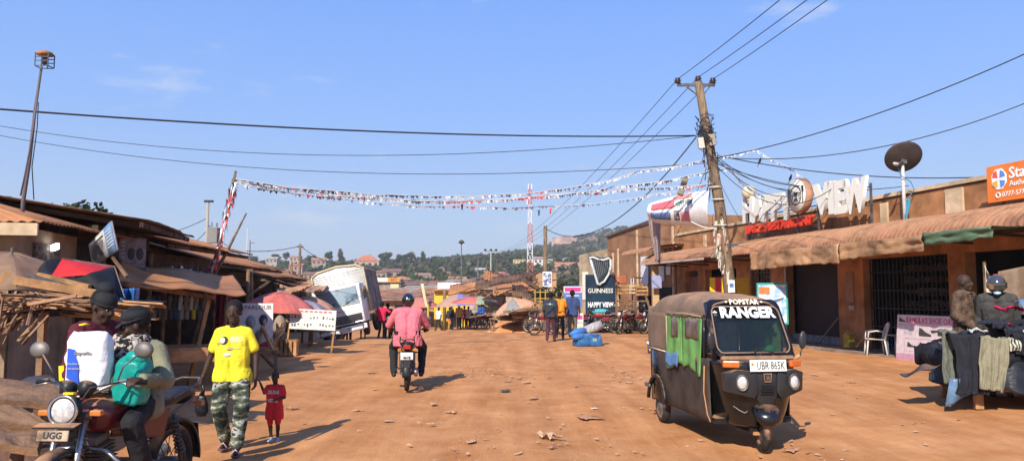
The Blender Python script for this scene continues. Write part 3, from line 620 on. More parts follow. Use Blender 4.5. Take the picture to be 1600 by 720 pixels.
lean_shop('last long tin-roofed shop far down the left market row', 46.3, 60, 2.1, 3.2, 4, rustd_m, shopd_m, seed=37, eave=1.2, hz=1.6)

# rust-topped stall in front (tabletop, posts, flat sheet roof)
def stallpt(px, py, d): return P(px, py, d)
t = thing('market_stall', 'wooden shoe stall with a thin rust-coloured sheet roof and slanted post', 'market stall', (0, 0, 0))
A, B_ = P(185, 436, 12.6), P(385, 458, 15.4)
def fn(u, v):
    p = A.lerp(B_, u); q = p+V((-.75, 1.5, .32))*v*1.35; q.z += -.04*sin(u*9)-.07*sin(pi*u)+.03*noise.noise(V((u*7, v*3, 1))); q.y += .10*noise.noise(V((u*6, 0, 4)))*(1-v); return q
b = MB(); b.grid(fn, 60, 10, th=(0, .01, -.02)); b.build('roof', rust_m, t)
child('roof_beam', wood2_m, t, lambda b: [b.bar(A+V((.05, .06, -.07)), B_+V((-.6, -.1, -.09)), .06, .08), b.bar(A+V((-.7, 1.6, .2)), B_+V((-.8, 1.6, .2)), .05)])
pb = P(311, 570, 18.4); pt = P(326, 468, 14.9); pb = V((pt.x-.25, pt.y-.2, gz(pt.x, pt.y)-.05))
child('post', wood_m, t, lambda b: b.bar(pb, pt, .09, .07))
for px, d in ((205, 13.4), (255, 15.3), (352, 16.5)):
    q = P(px, 452, d); child('post', wood2_m, t, lambda b: b.tube([(q.x, q.y, gz(q.x, q.y)-.1), (q.x+.03, q.y, q.z)], .04, 7))
ct = P(262, 548, 14); k = V((ct.x, 14.1, 0))
child('counter', wood_m, t, lambda b: [b.box((k.x, 14.0, .58), (1.9, .05, .22), (0, 0, R(22))), b.box((k.x, 14.6, .71), (1.9, 1.1, .04), (0, 0, R(22)))]+[b.box((k.x+sx*.85, 14.3+sx*.35, .28), (.07, .07, .6)) for sx in (-1, 1)])
# hanging cloth and shoes
t = thing('hanging_cloth', 'crimson cloth hanging beside the slanted stall post', 'cloth', P(348, 500, 17.2))
child('cloth', flat((.16, .015, .03), .9, bump=.3), t, lambda b: b.grid(lambda u, v: V((.34*(u-.5), .05*sin(u*14), .62-1.3*v)), 24, 8, th=(0, .01, 0)))
shoe_cols = [(.70, .70, .66), (.10, .12, .16), (.70, .60, .05), (.06, .14, .30), (.45, .42, .38), (.3, .28, .25)]
def shoe(b, s=1.0):
    b.loft([[V((.045*s*w*cos(a), y*s, .03*h*s*sin(a)+.03*h*s)) for a in [2*pi*i/10 for i in range(10)]] for y, w, h in ((-.13, .5, .6), (-.10, .85, 1.6), (-.02, .8, 1.5), (.06, 1.0, .9), (.12, .8, .6), (.145, .3, .35))])
rd = random.Random(4); n = 0
names = ['white', 'dark', 'yellow', 'blue', 'grey', 'brown']
for r in range(2):
    for i in range(11):
        c = (0 if r == 0 and i in (6, 8) else 2 if (r == 1 and i in (8,)) else rd.choice([1, 4, 5, 3, 1]))
        px = 232+i*8.5+r*3; py = 462+r*14+i*.6 if r else 466+i*.5
        py = 474+r*14
        p = P(px, py, 15.6)
        s = child('shoe', flat(shoe_cols[c], .6), None, lambda b: shoe(b, 1.1), loc=p, rot=(R(90), 0, rd.uniform(-.4, .4)))
        tag(s, '%s shoe hung by its heel among the shoes under the rusty stall roof' % names[c], 'shoe', 'hanging %s shoes under the stall roof' % names[c])
for i, (px, py, c) in enumerate(((262, 437, 1), (268, 432, 4), (274, 436, 1), (283, 432, 0), (291, 438, 0), (297, 437, 0), (314, 441, 4), (256, 436, 4), (303, 440, 3))):
    p = P(px, py, 17.0)
    s = child('bottle', flat([(.75, .75, .74), (.2, .24, .3), 0, (.30, .50, .50), (.35, .38, .42)][c], .35), None, lambda b: b.lathe([(.001, 0), (.06, 0), (.065, .03), (.065, .15), (.03, .19), (.028, .23), (.001, .235)], 12), loc=p, rot=(0, 0, 0))
    tag(s, '%s plastic bottle on the narrow ledge above the rusty stall roof' % ['white', 'dark', '', 'teal', 'grey'][c], 'bottle', '%s bottles on the ledge' % ['white', 'dark', '', 'teal', 'grey'][c])
a, e = P(250, 444.5, 17.05), P(322, 447, 17.05)
tag(child('ledge', woodd_m, None, lambda b: b.bar(a, e, .06, .18)), 'narrow wooden ledge holding bottles above the rusty stall roof', 'shelf')
tag(child('wire_rack', dsteel_m, None, lambda b: [b.bar(P(246, 412+8*i, 17.3), P(330, 416+8*i, 17.3), .012) for i in range(5)]+[b.bar(P(246+9*i, 410, 17.3), P(246+9*i, 446, 17.3), .012) for i in range(10)]), 'wire display rack behind the bottles', 'rack')
# blue tarpaulin
tag(child('tarpaulin', mat('blue_tarp', (.045, .20, .55), .5, .25, 3, .5, bscale=5), None, lambda b: b.grid(lambda u, v: P(180+38*u-6*v+(8*v*(1-u)), 452+12*v**.5*0+75*v-3*u, 11.2+.15*sin(u*14)+.3*v), 20, 16, th=(0, .012, 0))), 'bright blue tarpaulin hanging behind the two men at the boda', 'tarpaulin')

# ---------------------------------------------------------------- thatch of wooden offcuts at the near left
t = thing('firewood_stall', 'stall frame piled with split wooden offcuts at the left edge', 'stall', (0, 0, 0))
rd = random.Random(21)
def plank(b, p0, p1, w, h, roll=0): b.bar(p0, p1, w, h, roll)
def f(b):
    for i in range(170):                            # loose sticks fanned out to the left edge
        u = rd.random(); a0 = P(-40+rd.random()*120, 452+rd.random()*26+u*18, 8.4+rd.random()*1.2); a1 = P(30+rd.random()*150, 462+rd.random()*26-u*6, 8.2+rd.random()*1.3)
        if rd.random() < .16: a1 = a0+V((rd.uniform(-.3, .1), -.2, -.2-.2*rd.random()))
        plank(b, a0, a1, .016+.024*rd.random(), .012, rd.random()*3)
child('sticks', mat('split_wood', (.38, .21, .11), .85, .3, 4, .5, col2=(.16, .085, .05), bscale=40), t, f)
def f(b):
    for i in range(26):
        u = rd.random(); a0 = P(88+rd.random()*60, 468+rd.random()*24, 8.6+rd.random()*.8); a1 = a0+V((.55+.35*rd.random(), .1*rd.random(), -.05-.1*rd.random()))
        plank(b, a0, a1, .11+.05*rd.random(), .022, rd.uniform(-.4, .4))
child('offcuts', mat('fresh_wood', (.46, .25, .115), .8, .2, 3, .4, col2=(.24, .125, .06), bscale=30), t, f)
child('roof_beam', wood_m, t, lambda b: [plank(b, P(22, 437, 8.3), P(170, 462, 8.6), .05, .09), plank(b, P(60, 430, 9.2), P(140, 449, 9.1), .06, .07), plank(b, P(-20, 455, 8.2), P(15, 425, 8.3), .05, .05)])
for px, py, d in ((68, 470, 8.7), (-12, 470, 9.0), (150, 470, 9.6)):
    q = P(px, py, d); child('post', wood2_m, t, lambda b: b.bar((q.x, q.y, gz(q.x, q.y)-.1), q, .07, .06))
child('old_signboard', mat('old_board', (.10, .085, .08), .8, .5, 6, col2=(.035, .03, .035)), t, lambda b: b.grid(lambda u, v: P(42+70*u, 426+20*u+14*v, 9.0), 3, 3, th=(0, .03, 0)))
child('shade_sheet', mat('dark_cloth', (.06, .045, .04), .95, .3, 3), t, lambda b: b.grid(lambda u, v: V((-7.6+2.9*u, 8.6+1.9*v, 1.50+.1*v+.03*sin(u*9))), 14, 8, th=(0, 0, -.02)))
# dark stuff under it: tables with cloth bundles
t = thing('display_table', 'low wooden table heaped with folded cloth in the shade of the firewood stall', 'table', (-5.9, 8.2, gz(-5.9, 8.2)), R(6))
child('tabletop', wood2_m, t, lambda b: b.box((0, 0, .62), (2.4, 1.1, .05)))
for sx, sy in ((-1, -1), (1, -1), (1, 1), (-1, 1)): child('leg', wood2_m, t, lambda b: b.box((sx*1.1, sy*.48, .3), (.07, .07, .62)))
freeze(t)
def bundle(b, w, d, h, seed):
    b.ball((0, 0, h*.5), (w/2, d/2, h/2), 16)
    for v in b.bm.verts:
        n_ = noise.noise(v.co*5+V((seed, 0, 0))); v.co += v.co.normalized()*n_*.04
for i, (x, y, w, d, h, c, nm) in enumerate(((-6.6, 8.1, .6, .4, .18, (.30, .03, .03), 'dark red'), (-5.9, 7.95, .7, .3, .14, (.03, .09, .28), 'blue'), (-5.55, 8.3, .4, .3, .16, (.12, .11, .11), 'grey'), (-6.35, 8.5, .6, .4, .4, (.10, .07, .06), 'brown'), (-5.1, 8.4, .4, .4, .18, (.05, .05, .07), 'black'))):
    tag(child('cloth_bundle', flat(c, .9, bump=.4), None, lambda b: bundle(b, w, d, h, i), loc=(x, y, .66)), '%s folded cloth bundle on the shaded market table' % nm, 'cloth bundle')
def shp(px, py, d, dz=0): q = P(px, py, d); return V((q.x, q.y, q.z+dz))
# low bench of thick slabs right at the lower left corner
t = thing('timber_slabs', 'rough sawn timber slabs laid on low trestles in the lower left corner', 'timber', (0, 0, 0))
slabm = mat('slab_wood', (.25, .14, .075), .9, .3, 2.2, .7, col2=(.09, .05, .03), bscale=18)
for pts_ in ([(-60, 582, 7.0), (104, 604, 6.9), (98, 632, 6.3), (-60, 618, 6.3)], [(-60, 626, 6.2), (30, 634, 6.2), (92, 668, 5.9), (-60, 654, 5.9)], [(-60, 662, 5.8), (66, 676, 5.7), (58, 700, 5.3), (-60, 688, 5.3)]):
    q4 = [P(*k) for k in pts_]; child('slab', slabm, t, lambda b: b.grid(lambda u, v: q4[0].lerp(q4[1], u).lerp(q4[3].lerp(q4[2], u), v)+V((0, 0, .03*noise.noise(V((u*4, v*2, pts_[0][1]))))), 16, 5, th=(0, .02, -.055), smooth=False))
for x, y in ((-4.6, 6.6), (-3.95, 6.2), (-4.4, 5.7)): child('trestle_leg', wood2_m, t, lambda b: b.bar((x, y, gz(x, y)-.1), (x+.05, y, .68), .08, .07))
tag(child('plastic_sheet', mat('black_sheet', (.012, .012, .014), .4, .3, 3, .6, bscale=6), None, lambda b: b.grid(lambda u, v: V((-5.6+1.5*u, 5.9-.9*v+.1*sin(u*8), .62-.55*v+.05*noise.noise(V((u*5, v*5, 2))))), 20, 12, th=(0, .01, -.01))), 'black plastic sheet hanging under the timber slabs', 'plastic sheet')
tag(child('soil_mound', mat('dark_soil', (.17, .085, .05), .95, .35, 2, .8, bscale=12), None, lambda b: b.grid(lambda u, v: V((-6.9+2.7*u, 6.2+2.2*v, .5*sin(pi*u)**.7*sin(pi*v)**.7+.07*noise.noise(V((u*7, v*7, 1)))-.06)), 30, 26)), kind='structure')

# ---------------------------------------------------------------- umbrellas
def umbrella(name, label, p, r, h, cols, tilt=(0, 0), seed=0, ground=None, ribs=8, hang=.06, group=None, sag=.3):
    g = gz(p.x, p.y) if ground is None else ground
    t = thing(name, label, 'umbrella', (p.x, p.y, g), seed*.7, group); top = p.z-g
    T = M.Translation((0, 0, top)) @ Euler((tilt[0], tilt[1], 0)).to_matrix().to_4x4()
    T = M.Rotation(-seed*.7, 4, 'Z') @ T @ M.Rotation(seed*.7, 4, 'Z')
    b = MB(); b.X = T; nu = ribs*6
    def fn(u, v):
        a = u*2*pi; k = abs(((u*ribs) % 1)-.5)*2; rr = r*v*(1-.07*(1-k)*v); z = -h*(v**1.7)-sag*.10*(1-k)*v-(hang*(max(0, v-.92)/.08))
        return V((rr*cos(a), rr*sin(a), z+.02*noise.noise(V((cos(a)*3, sin(a)*3+seed, v*2)))))
    b.grid(fn, nu, 10, th=(0, 0, -.008))
    ms = [flat(c, .75, bump=.15) for c in cols]
    bm_ = b.bm
    for f_ in bm_.faces:
        c = T.inverted() @ f_.calc_center_median(); a = (atan2(c.y, c.x) % (2*pi))/(2*pi)*ribs; f_.material_index = int(a) % len(ms)
    b.build('canopy', ms, t)
    child('pole', dsteel_m, t, lambda b: b.tube([(0, 0, -.1), T @ V((0, 0, .06))], .018, 8))
    b = MB(); b.X = T
    for i in range(ribs): a = 2*pi*i/ribs; b.tube([(0, 0, -.05), (r*.5*cos(a), r*.5*sin(a), -h*.31-.03), (r*.97*cos(a), r*.97*sin(a), -h*.95-.03)], .006, 5)
    b.build('ribs', dsteel_m, t); return t
q = P(40, 386, 9.8); umbrella('umbrella', 'faded brown umbrella at the left edge below the grey door', P(18, 394, 9.8), .84, .30, [(.20, .115, .07), (.26, .155, .09)], (R(4), R(8)), 1)
umbrella('umbrella', 'large pinkish red umbrella beside the white sign on two sticks', P(440, 456, 22), 1.05, .42, [(.50, .12, .095), (.56, .15, .12)], (R(3), R(6)), 2, ground=-.0)
umbrella('umbrella', 'faded orange umbrella behind the pinkish red one', P(484, 462, 27), 1.0, .42, [(.52, .25, .15)], (0, R(5)), 4)
umbrella('umbrella', 'greyish purple umbrella low beside the truck front', P(484, 470, 25.5), .95, .36, [(.22, .18, .24), (.34, .29, .33)], (R(6), R(12)), 6)
umbrella('umbrella', 'blue and orange striped umbrella in the middle of the market crowd', P(716, 459, 52), 1.65, .72, [(.20, .20, .40), (.22, .22, .38), (.45, .26, .17), (.42, .25, .18)], (0, R(-4)), 2.2)
umbrella('umbrella', 'red, green and orange panelled umbrella over the parked motorbike', P(747, 462, 48), 1.65, .42, [(.55, .16, .12), (.32, .38, .26), (.55, .28, .18), (.48, .12, .10)], (0, R(2)), 1.1)
umbrella('umbrella', 'orange umbrella with one grey panel beside the heap of timber', P(801, 467, 40), 1.15, .5, [(.58, .30, .18), (.60, .32, .20), (.26, .24, .22)], (0, R(-16)), 3.7)
umbrella('umbrella', 'dull red umbrella far down the road by the tall yellow flag', P(658, 464, 74), 1.7, .8, [(.48, .17, .13)], (0, 0), 5)
umbrella('umbrella', 'pale red umbrella just left of the far feather flag', P(666, 470, 80), 1.5, .6, [(.50, .22, .17), (.42, .15, .12)], (0, 0), 7)
# torn orange shade cloths strung between stalls
def shade(label, c0, c1, c2, c3, m, seed, name='shade_cloth'):
    c0, c1, c2, c3 = [P(*c) for c in (c0, c1, c2, c3)]
    def fn(u, v):
        p = c0.lerp(c1, u).lerp(c3.lerp(c2, u), v); n_ = noise.noise(V((u*4, v*4, seed)))
        return p+V((0, 0, .10*n_-.15*sin(pi*u)*sin(pi*v)-(.15*abs(noise.noise(V((u*9, seed, 3)))) if v < .05 else 0)))
    b = MB(); b.grid(fn, 24, 12, th=(0, 0, -.01)); return tag(b.build(name, m, None), label, 'cloth')
shade('torn orange shade cloth strung above the pinkish red umbrella', (436, 462, 24), (478, 448, 26), (492, 444, 30), (432, 450, 28), flat((.52, .26, .12), .85, bump=.3), 3)
shade('second tan shade cloth near the truck cab', (478, 456, 30), (508, 450, 31), (512, 446, 35), (484, 446, 34), flat((.45, .25, .15), .85, bump=.3), 6)
# red and black umbrella lying open on its side over the firewood stall
t = thing('umbrella', 'big umbrella with a red panel and black panels tipped over beside the blue tarpaulin', 'umbrella', (0, 0, 0))
c_ = P(128, 408, 10.2); apex = P(108, 405, 10.4)
cn = [P(52, 421, 9.6), P(97, 404, 10.2), P(136, 410, 10.4), P(180, 419, 9.9), P(192, 462, 9.4), P(170, 468, 9.2), P(88, 440, 9.0)]
def panel(a, e, f_, g_, m, nm='panel'):
    def fn(u, v):
        p = a.lerp(e, u).lerp(g_.lerp(f_, u), v); return p+V((0, -.12*sin(pi*u)*sin(pi*v), .06*sin(pi*u)*sin(pi*v)))
    return child(nm, m, t, lambda b: b.grid(fn, 12, 12, th=(0, .01, -.006)))
redm = flat((.50, .018, .018), .7, bump=.2); bkm = flat((.012, .012, .014), .75, bump=.2)
panel(P(97, 404, 10.3), P(178, 417, 9.9), P(150, 428, 9.3), P(78, 434, 9.3), redm)
panel(P(178, 417, 9.9), P(178, 417, 9.9), P(194, 466, 9.4), P(112, 437, 9.2), bkm)
panel(P(178, 417, 9.88), P(150, 428, 9.28), P(110, 436, 9.2), P(180, 462, 9.1), bkm)
panel(P(97, 404, 10.3), P(97, 404, 10.3), P(78, 434, 9.3), P(50, 422, 9.7), bkm)
child('ribs', dsteel_m, t, lambda b: [b.tube([P(50, 421.5, 9.7), P(97, 403.5, 10.3), P(179, 416.5, 9.9), P(195, 466, 9.4)], .010, 5)])
child('pole', dsteel_m, t, lambda b: b.tube([P(120, 425, 9.9), P(115, 470, 9.9), V((-5.6, 9.9, 0))], .015, 6))

# ================================================================ shacks and kiosks in the middle distance
rdd = random.Random(77)
def shack(label, px, py, d, w, h, wallc, roofc, rz=0, door=True):
    p = P(px, py, d); g = gz(p.x, d) if d < 170 else hill(p.x, d); t = thing('shack', label, 'shack', (p.x, d, p.z-h), rz)
    child('wall', flat(wallc, .9, scale=2, var=.25), t, lambda b: b.box((0, 1.6, h/2-1.5), (w, 3.2, h+3)))
    child('roof', mat('shack_roof', roofc, .8, .3, 1.2), t, lambda b: b._add([(-w/2-.4, -.9, h-.05), (w/2+.4, -.9, h-.05), (w/2+.4, 3.6, h+.85), (-w/2-.4, 3.6, h+.85), (-w/2-.4, -.9, h-.12), (w/2+.4, -.9, h-.12), (w/2+.4, 3.6, h+.78), (-w/2-.4, 3.6, h+.78)], [(0, 1, 2, 3), (7, 6, 5, 4), (0, 4, 5, 1), (1, 5, 6, 2), (2, 6, 7, 3), (3, 7, 4, 0)]))
    if door: child('doorway', blk_m, t, lambda b: b.box((rdd.uniform(-.2, .2)*w, -.02, h/2-.3), (w*.45, .06, h-.7)))
    return t
RO = [(.40, .18, .09), (.30, .15, .09), (.22, .13, .09), (.36, .29, .23)]; WL = [(.30, .18, .11), (.36, .23, .14), (.16, .10, .07), (.40, .33, .26)]
sk = ['rust-roofed', 'brown-roofed', 'dark-roofed', 'grey-roofed']
for i, (px, py, d, w, h, wh) in enumerate(((604, 462, 100, 5, 2.4, 'right behind the leaning truck'), (622, 468, 92, 4, 2.2, 'left of the far dull red umbrella'), (640, 472, 96, 4.5, 2.2, 'behind the rider with the helmet'), (632, 457, 125, 6, 2.6, 'under the betting shop sign'),
    (676, 458, 120, 6, 2.5, 'under the tall yellow feather flag'), (700, 470, 82, 4, 2.3, 'at the foot of the yellow kiosk'), (684, 474, 90, 3.5, 2.2, 'beside the yellow canisters'), (655, 452, 150, 7, 2.6, 'up the valley road'), (690, 449, 160, 6, 2.6, 'behind the white signboard'),
    (740, 447, 110, 7, 2.6, 'behind the market umbrellas'), (765, 440, 130, 8, 2.8, 'behind the heap of timber'), (780, 450, 75, 6, 2.4, 'just behind the heap of timber'), (735, 458, 82, 5, 2.4, 'between the two striped umbrellas'), (590, 452, 135, 6, 2.6, 'above the truck side'), (644, 444, 190, 7, 2.6, 'below the conical ridge tree'), (716, 441, 185, 7, 2.6, 'at the foot of the ball-topped lamp post'))):
    k = i % 4; shack('%s market shack %s' % (sk[k], wh), px, py, d, w, h, WL[k], RO[k], rdd.uniform(-.35, .25))
# ================================================================ people
def remesh(b, name, vox, m, parent, smooth=2, wr=0, wrs=14, seed=0, wf=None):
    me = bpy.data.meshes.new('r'); b.bm.to_mesh(me); b.bm.free(); o = bpy.data.objects.new('r', me)
    r = o.modifiers.new('r', 'REMESH'); r.mode = 'VOXEL'; r.voxel_size = vox; r.use_smooth_shade = True
    if smooth: s = o.modifiers.new('s', 'SMOOTH'); s.factor = .5; s.iterations = smooth
    me2 = evald(o); bpy.data.meshes.remove(me)
    if wr:
        nr = [v.normal.copy() for v in me2.vertices]
        for v, vn in zip(me2.vertices, nr):
            c = v.co.copy(); k = wr*(wf(c) if wf else 1)
            n_ = noise.noise(V((c.x*wrs, c.y*wrs, c.z*wrs*.55+seed)))+.5*noise.noise(V((c.x*wrs*2.3, c.y*wrs*2.3, c.z*wrs*1.2+seed)))
            n_ = 1-2.2*abs(n_)
            v.co = c+vn*(k*n_)
    me2.materials.clear(); me2.materials.append(m)
    for p in me2.polygons: p.use_smooth = True
    q = bpy.data.objects.new(name, me2); COL.objects.link(q); q.parent = parent; return q
def cap(b, p0, p1, r0, r1, n=10):
    p0 = V(p0); p1 = V(p1)
    b.tube([p0, p1], [r0, r1], n); b.ball(p0, r0*1.0, n); b.ball(p1, r1*1.0, n)
def hand(b, w, d, up, side, s, curl, hi):        # palm and five fingers; d finger direction, side towards the thumb
    d = V(d).normalized(); side = (V(side)-d*V(side).dot(d)).normalized(); nrm = d.cross(side).normalized()*(1 if up > 0 else -1)
    pl = .085*s; rb = .0085*s if hi else .0115*s
    for k in (-1, -.35, .35, 1): cap(b, w+side*.012*s*k, w+d*pl+side*.028*s*k, .017*s, .014*s, 8)
    for k, ln in ((1.05, .068), (.36, .078), (-.34, .073), (-1.0, .056)):
        p = w+d*pl+side*.030*s*k; dd = d
        for j, f in enumerate((.45, .32, .25)):
            dd = (dd+nrm*curl*(.6 if j == 0 else .95)).normalized(); q = p+dd*ln*f*s; cap(b, p, q, rb, rb*.93, 6); p = q
    p = w+d*.02*s+side*.024*s; dd = (d*.75+side*.8+nrm*.25*curl).normalized()
    for f in (.04, .032, .024): q = p+dd*f*s; cap(b, p, q, rb*1.25, rb*1.1, 6); p = q; dd = (dd+d*.35+nrm*curl*.4).normalized()
def person(label, loc, face, H=1.72, J=None, lean=0, bulk=1.0, belly=0, shirt=((.5, .5, .5), 'short'), trouser=((.05, .05, .06), 1.0), skirt=None, hair='short', skin=None,
           hi=False, shoes=(.03, .03, .03), group=None, vox=None, headturn=(0, 0, 0), curl=(.35, .35), mats=None, hands=None, name='person', child_=False, wr=None, jacket=False, drop=0, sit=False, bust=0, hip=1.0):
    s = H/1.72; mats = mats or {}; skin = skin or skin_m; vox = vox or (.0085 if hi else .016)
    t = thing(name, label, 'person', loc, face, group)
    j = dict(pel=(0, 0, .93), wai=(0, 0, 1.08), che=(0, .0, 1.27), nek=(0, -.015, 1.43), hed=(0, .005, 1.585),
             sR=(.175, -.01, 1.385), sL=(-.175, -.01, 1.385), eR=(.225, -.04, 1.11), eL=(-.225, -.04, 1.11), wR=(.24, .03, .87), wL=(-.24, .03, .87),
             hR=(.085, 0, .90), hL=(-.085, 0, .90), kR=(.095, .02, .49), kL=(-.095, .02, .49), aR=(.10, -.02, .085), aL=(-.10, -.02, .085))
    if child_:
        for k in ('hed',): j[k] = (0, .005, 1.50)
        j['nek'] = (0, -.01, 1.30); j['sR'] = (.17, -.01, 1.25); j['sL'] = (-.17, -.01, 1.25); j['che'] = (0, 0, 1.13); j['wai'] = (0, 0, .95); j['pel'] = (0, 0, .80); j['hR'] = (.09, 0, .78); j['hL'] = (-.09, 0, .78)
        j['eR'] = (.22, -.02, 1.0); j['eL'] = (-.22, -.02, 1.0); j['wR'] = (.24, .05, .78); j['wL'] = (-.24, .05, .78); j['kR'] = (.095, .02, .44); j['kL'] = (-.095, .02, .44)
    j = {k: V(v) for k, v in j.items()}
    if lean:
        Rm = Matrix_rotx(-R(lean)); c = j['pel'].copy()
        for k in ('wai', 'che', 'nek', 'hed', 'sR', 'sL', 'eR', 'eL', 'wR', 'wL'): j[k] = c+Rm @ (j[k]-c)
    if drop:
        for k in ('pel', 'wai', 'che', 'nek', 'hed', 'sR', 'sL', 'eR', 'eL', 'wR', 'wL', 'hR', 'hL'): j[k] += V((0, 0, drop))
    for k, v in (J or {}).items(): j[k] = V(v)
    j = {k: v*s for k, v in j.items()}
    q = bulk; HC = 1.14 if child_ else 1.07
    toe = {}
    for L_ in 'RL':
        d = j['a'+L_]-j['k'+L_]; fd = V((.10 if L_ == 'R' else -.10, 1, 0)); fd = (fd-V((0, 0, 1))*0).normalized(); toe[L_] = fd
    # body
    b = MB()
    hc = j['hed']; Hr = Euler([R(a) for a in headturn]).to_matrix(); hx = lambda v: hc+Hr @ (V(v)*s*HC)
    HX = Hr.to_4x4()
    n1 = 16 if hi else 10
    b.ball(hx((0, -.012, .025)), [k*s*HC for k in (.075, .092, .092)], n1, HX); b.ball(hx((0, .022, -.035)), [k*s*HC for k in (.058, .066, .075)], n1, HX)
    cap(b, hx((-.012, .062, -.088)), hx((.012, .062, -.088)), .026*s*HC, .026*s*HC, 8)         # chin
    if hi:
        cap(b, hx((0, .078, .012)), hx((0, .096, -.022)), .010*s, .014*s, 8); cap(b, hx((-.014, .086, -.028)), hx((.014, .086, -.028)), .010*s, .010*s, 8)   # nose
        cap(b, hx((-.017, .082, -.055)), hx((.017, .082, -.055)), .0085*s, .0085*s, 8); cap(b, hx((-.014, .081, -.066)), hx((.014, .081, -.066)), .0085*s, .0085*s, 8)   # lips
        cap(b, hx((-.042, .066, .028)), hx((.042, .066, .028)), .008*s, .008*s, 8)      # brow
        for e in (-1, 1): b.ball(hx((e*.043, .055, -.035)), [.022*s, .02*s, .022*s], 8)
    else: cap(b, hx((0, .08, .01)), hx((0, .095, -.025)), .012*s, .015*s, 6)
    for e in (-1, 1): b.ball(hx((e*.078, -.005, -.01)), [.012*s, .020*s, .032*s], 8, HX)
    cap(b, j['nek']-V((0, 0, .02*s)), hx((0, -.02, -.055)), .056*s*q**.5, .054*s*q**.5, 12)
    def torso(b, g=0, lo=.0, neckr=True):
        g *= s
        cap(b, j['sR']*.86+j['sL']*.14, j['sR']*.14+j['sL']*.86, .062*s*q+g, .062*s*q+g, 12)
        for e, S in ((1, 'R'), (-1, 'L')):
            o = (j['s'+S]-(j['sR']+j['sL'])/2); o = o*.50
            cap(b, j['che']+o*1.05, j['nek']+o*.8-V((0, 0, .07*s)), .095*s*q+g, .06*s*q+g, 12)
            cap(b, j['che']+o*1.05, j['wai']+o*.8+V((0, belly*.4*s, 0)), .10*s*q+g, (.095+belly*.5)*s*q+g, 12)
            oh = (j['hR']-j['hL'])*.5*e
            cap(b, j['wai']+o*.8+V((0, belly*.4*s, 0)), j['pel']+oh*.8, (.095+belly*.5)*s*q+g, .10*s*q*hip+g, 12)
            if bust: b.ball(j['che']+o*1.0+V((0, .072*s*q, -.03*s)), (.078*s+g, .045*s+g, .075*s+g), 12)
        if lo:
            for e, S in ((1, 'R'), (-1, 'L')): cap(b, j['pel']+(j['h'+S]-j['pel'])*.9, j['pel']+(j['h'+S]-j['pel'])*.95-V((0, 0, lo*s)), .112*s*q*hip+g, .118*s*q*hip+g, 12)
    torso(b, -.006)
    for L_ in 'RL':
        S, E, Wp, Hh, K, A = [j[k+L_] for k in 'sewhka']
        cap(b, S, E, .052*s*q**.8, .041*s*q**.6); cap(b, E, Wp, .040*s*q**.6, .026*s*q**.3)
        cap(b, Hh, K, .085*s*q, .055*s*q**.5); cap(b, K, A, .053*s*q**.5, .034*s); cap(b, K+(A-K)*.3+V((0, -.012*s, 0)), K+(A-K)*.5, .052*s*q**.5, .045*s)
        if hands and L_ in hands: dv, sd, up = hands[L_]
        else: dv = (Wp-E); sd = V((0, 1, 0)) if abs(dv.normalized().y) < .7 else V((-1 if L_ == 'R' else 1, 0, .3)); up = 1 if L_ == 'L' else -1
        hand(b, Wp, dv, up, sd, s*(1 if not child_ else .8), curl[0 if L_ == 'R' else 1], hi)
        f = toe[L_]; cap(b, A-V((0, 0, .045*s))-f*.035*s, A-V((0, 0, .055*s))+f*.13*s, .034*s, .024*s, 8)
    remesh(b, 'body', vox, skin, t, 2)
    # shoes
    for L_ in 'RL':
        b = MB(); A = j['a'+L_]; f = toe[L_]; z0 = A-V((0, 0, .055*s))
        if shoes:
            cap(b, z0-f*.05*s, z0+f*.06*s, .040*s, .042*s, 10); cap(b, z0+f*.06*s, z0+f*.15*s, .042*s, .032*s, 10); cap(b, z0-f*.04*s, A+V((0, 0, .02*s)), .042*s, .042*s, 10)
            for v in b.bm.verts: v.co.z = max(v.co.z, A.z-.085*s)
            remesh(b, 'shoe', max(vox, .01), flat(shoes, .5, dust=.2), t, 2)
        else: b.bm.free()
    # trousers / skirt
    if trouser:
        tc_, k = trouser[:2]; g = .012
        b = MB()
        for e, S in ((1, 'R'), (-1, 'L')):
            o = (j['hR']-j['hL'])*.5*e; cap(b, j['wai']*.5+j['pel']*.5+o*.9, j['pel']+o*.8, .105*s*q*hip, (.108)*s*q*hip, 12)
            Hh, K, A = [j[x+S] for x in 'hka']; lt = trouser[2] if len(trouser) > 2 else 1.0
            cap(b, Hh, K, .094*s*q*k*hip**.5, .068*s*k*q**.6, 12)
            if lt > .5: cap(b, K, K+(A-K)*lt, .068*s*k*q**.6, .056*s*k, 12)
        remesh(b, 'trousers', max(vox, .009), mats.get('trouser') or flat(tc_, .85, bump=.35, bscale=60), t, 2, wr=(.006 if hi else .004)*s, wrs=11/s)
    if skirt:
        sc_, ln, fl = skirt; b = MB()
        for e, S in ((1, 'R'), (-1, 'L')):
            K = j['pel']+V((.06*e*s, 0, -ln*s)); cap(b, j['wai']*.5+j['pel']*.5+(j['h'+S]-j['pel'])*.8, K, .105*s*q, .12*s*q*fl, 12)
        zc = j['pel'].z-ln*s
        for v in b.bm.verts: v.co.z = max(v.co.z, zc)
        remesh(b, 'skirt', max(vox, .012), mats.get('skirt') or flat(sc_, .85), t, 2, wr=.006, wrs=13)
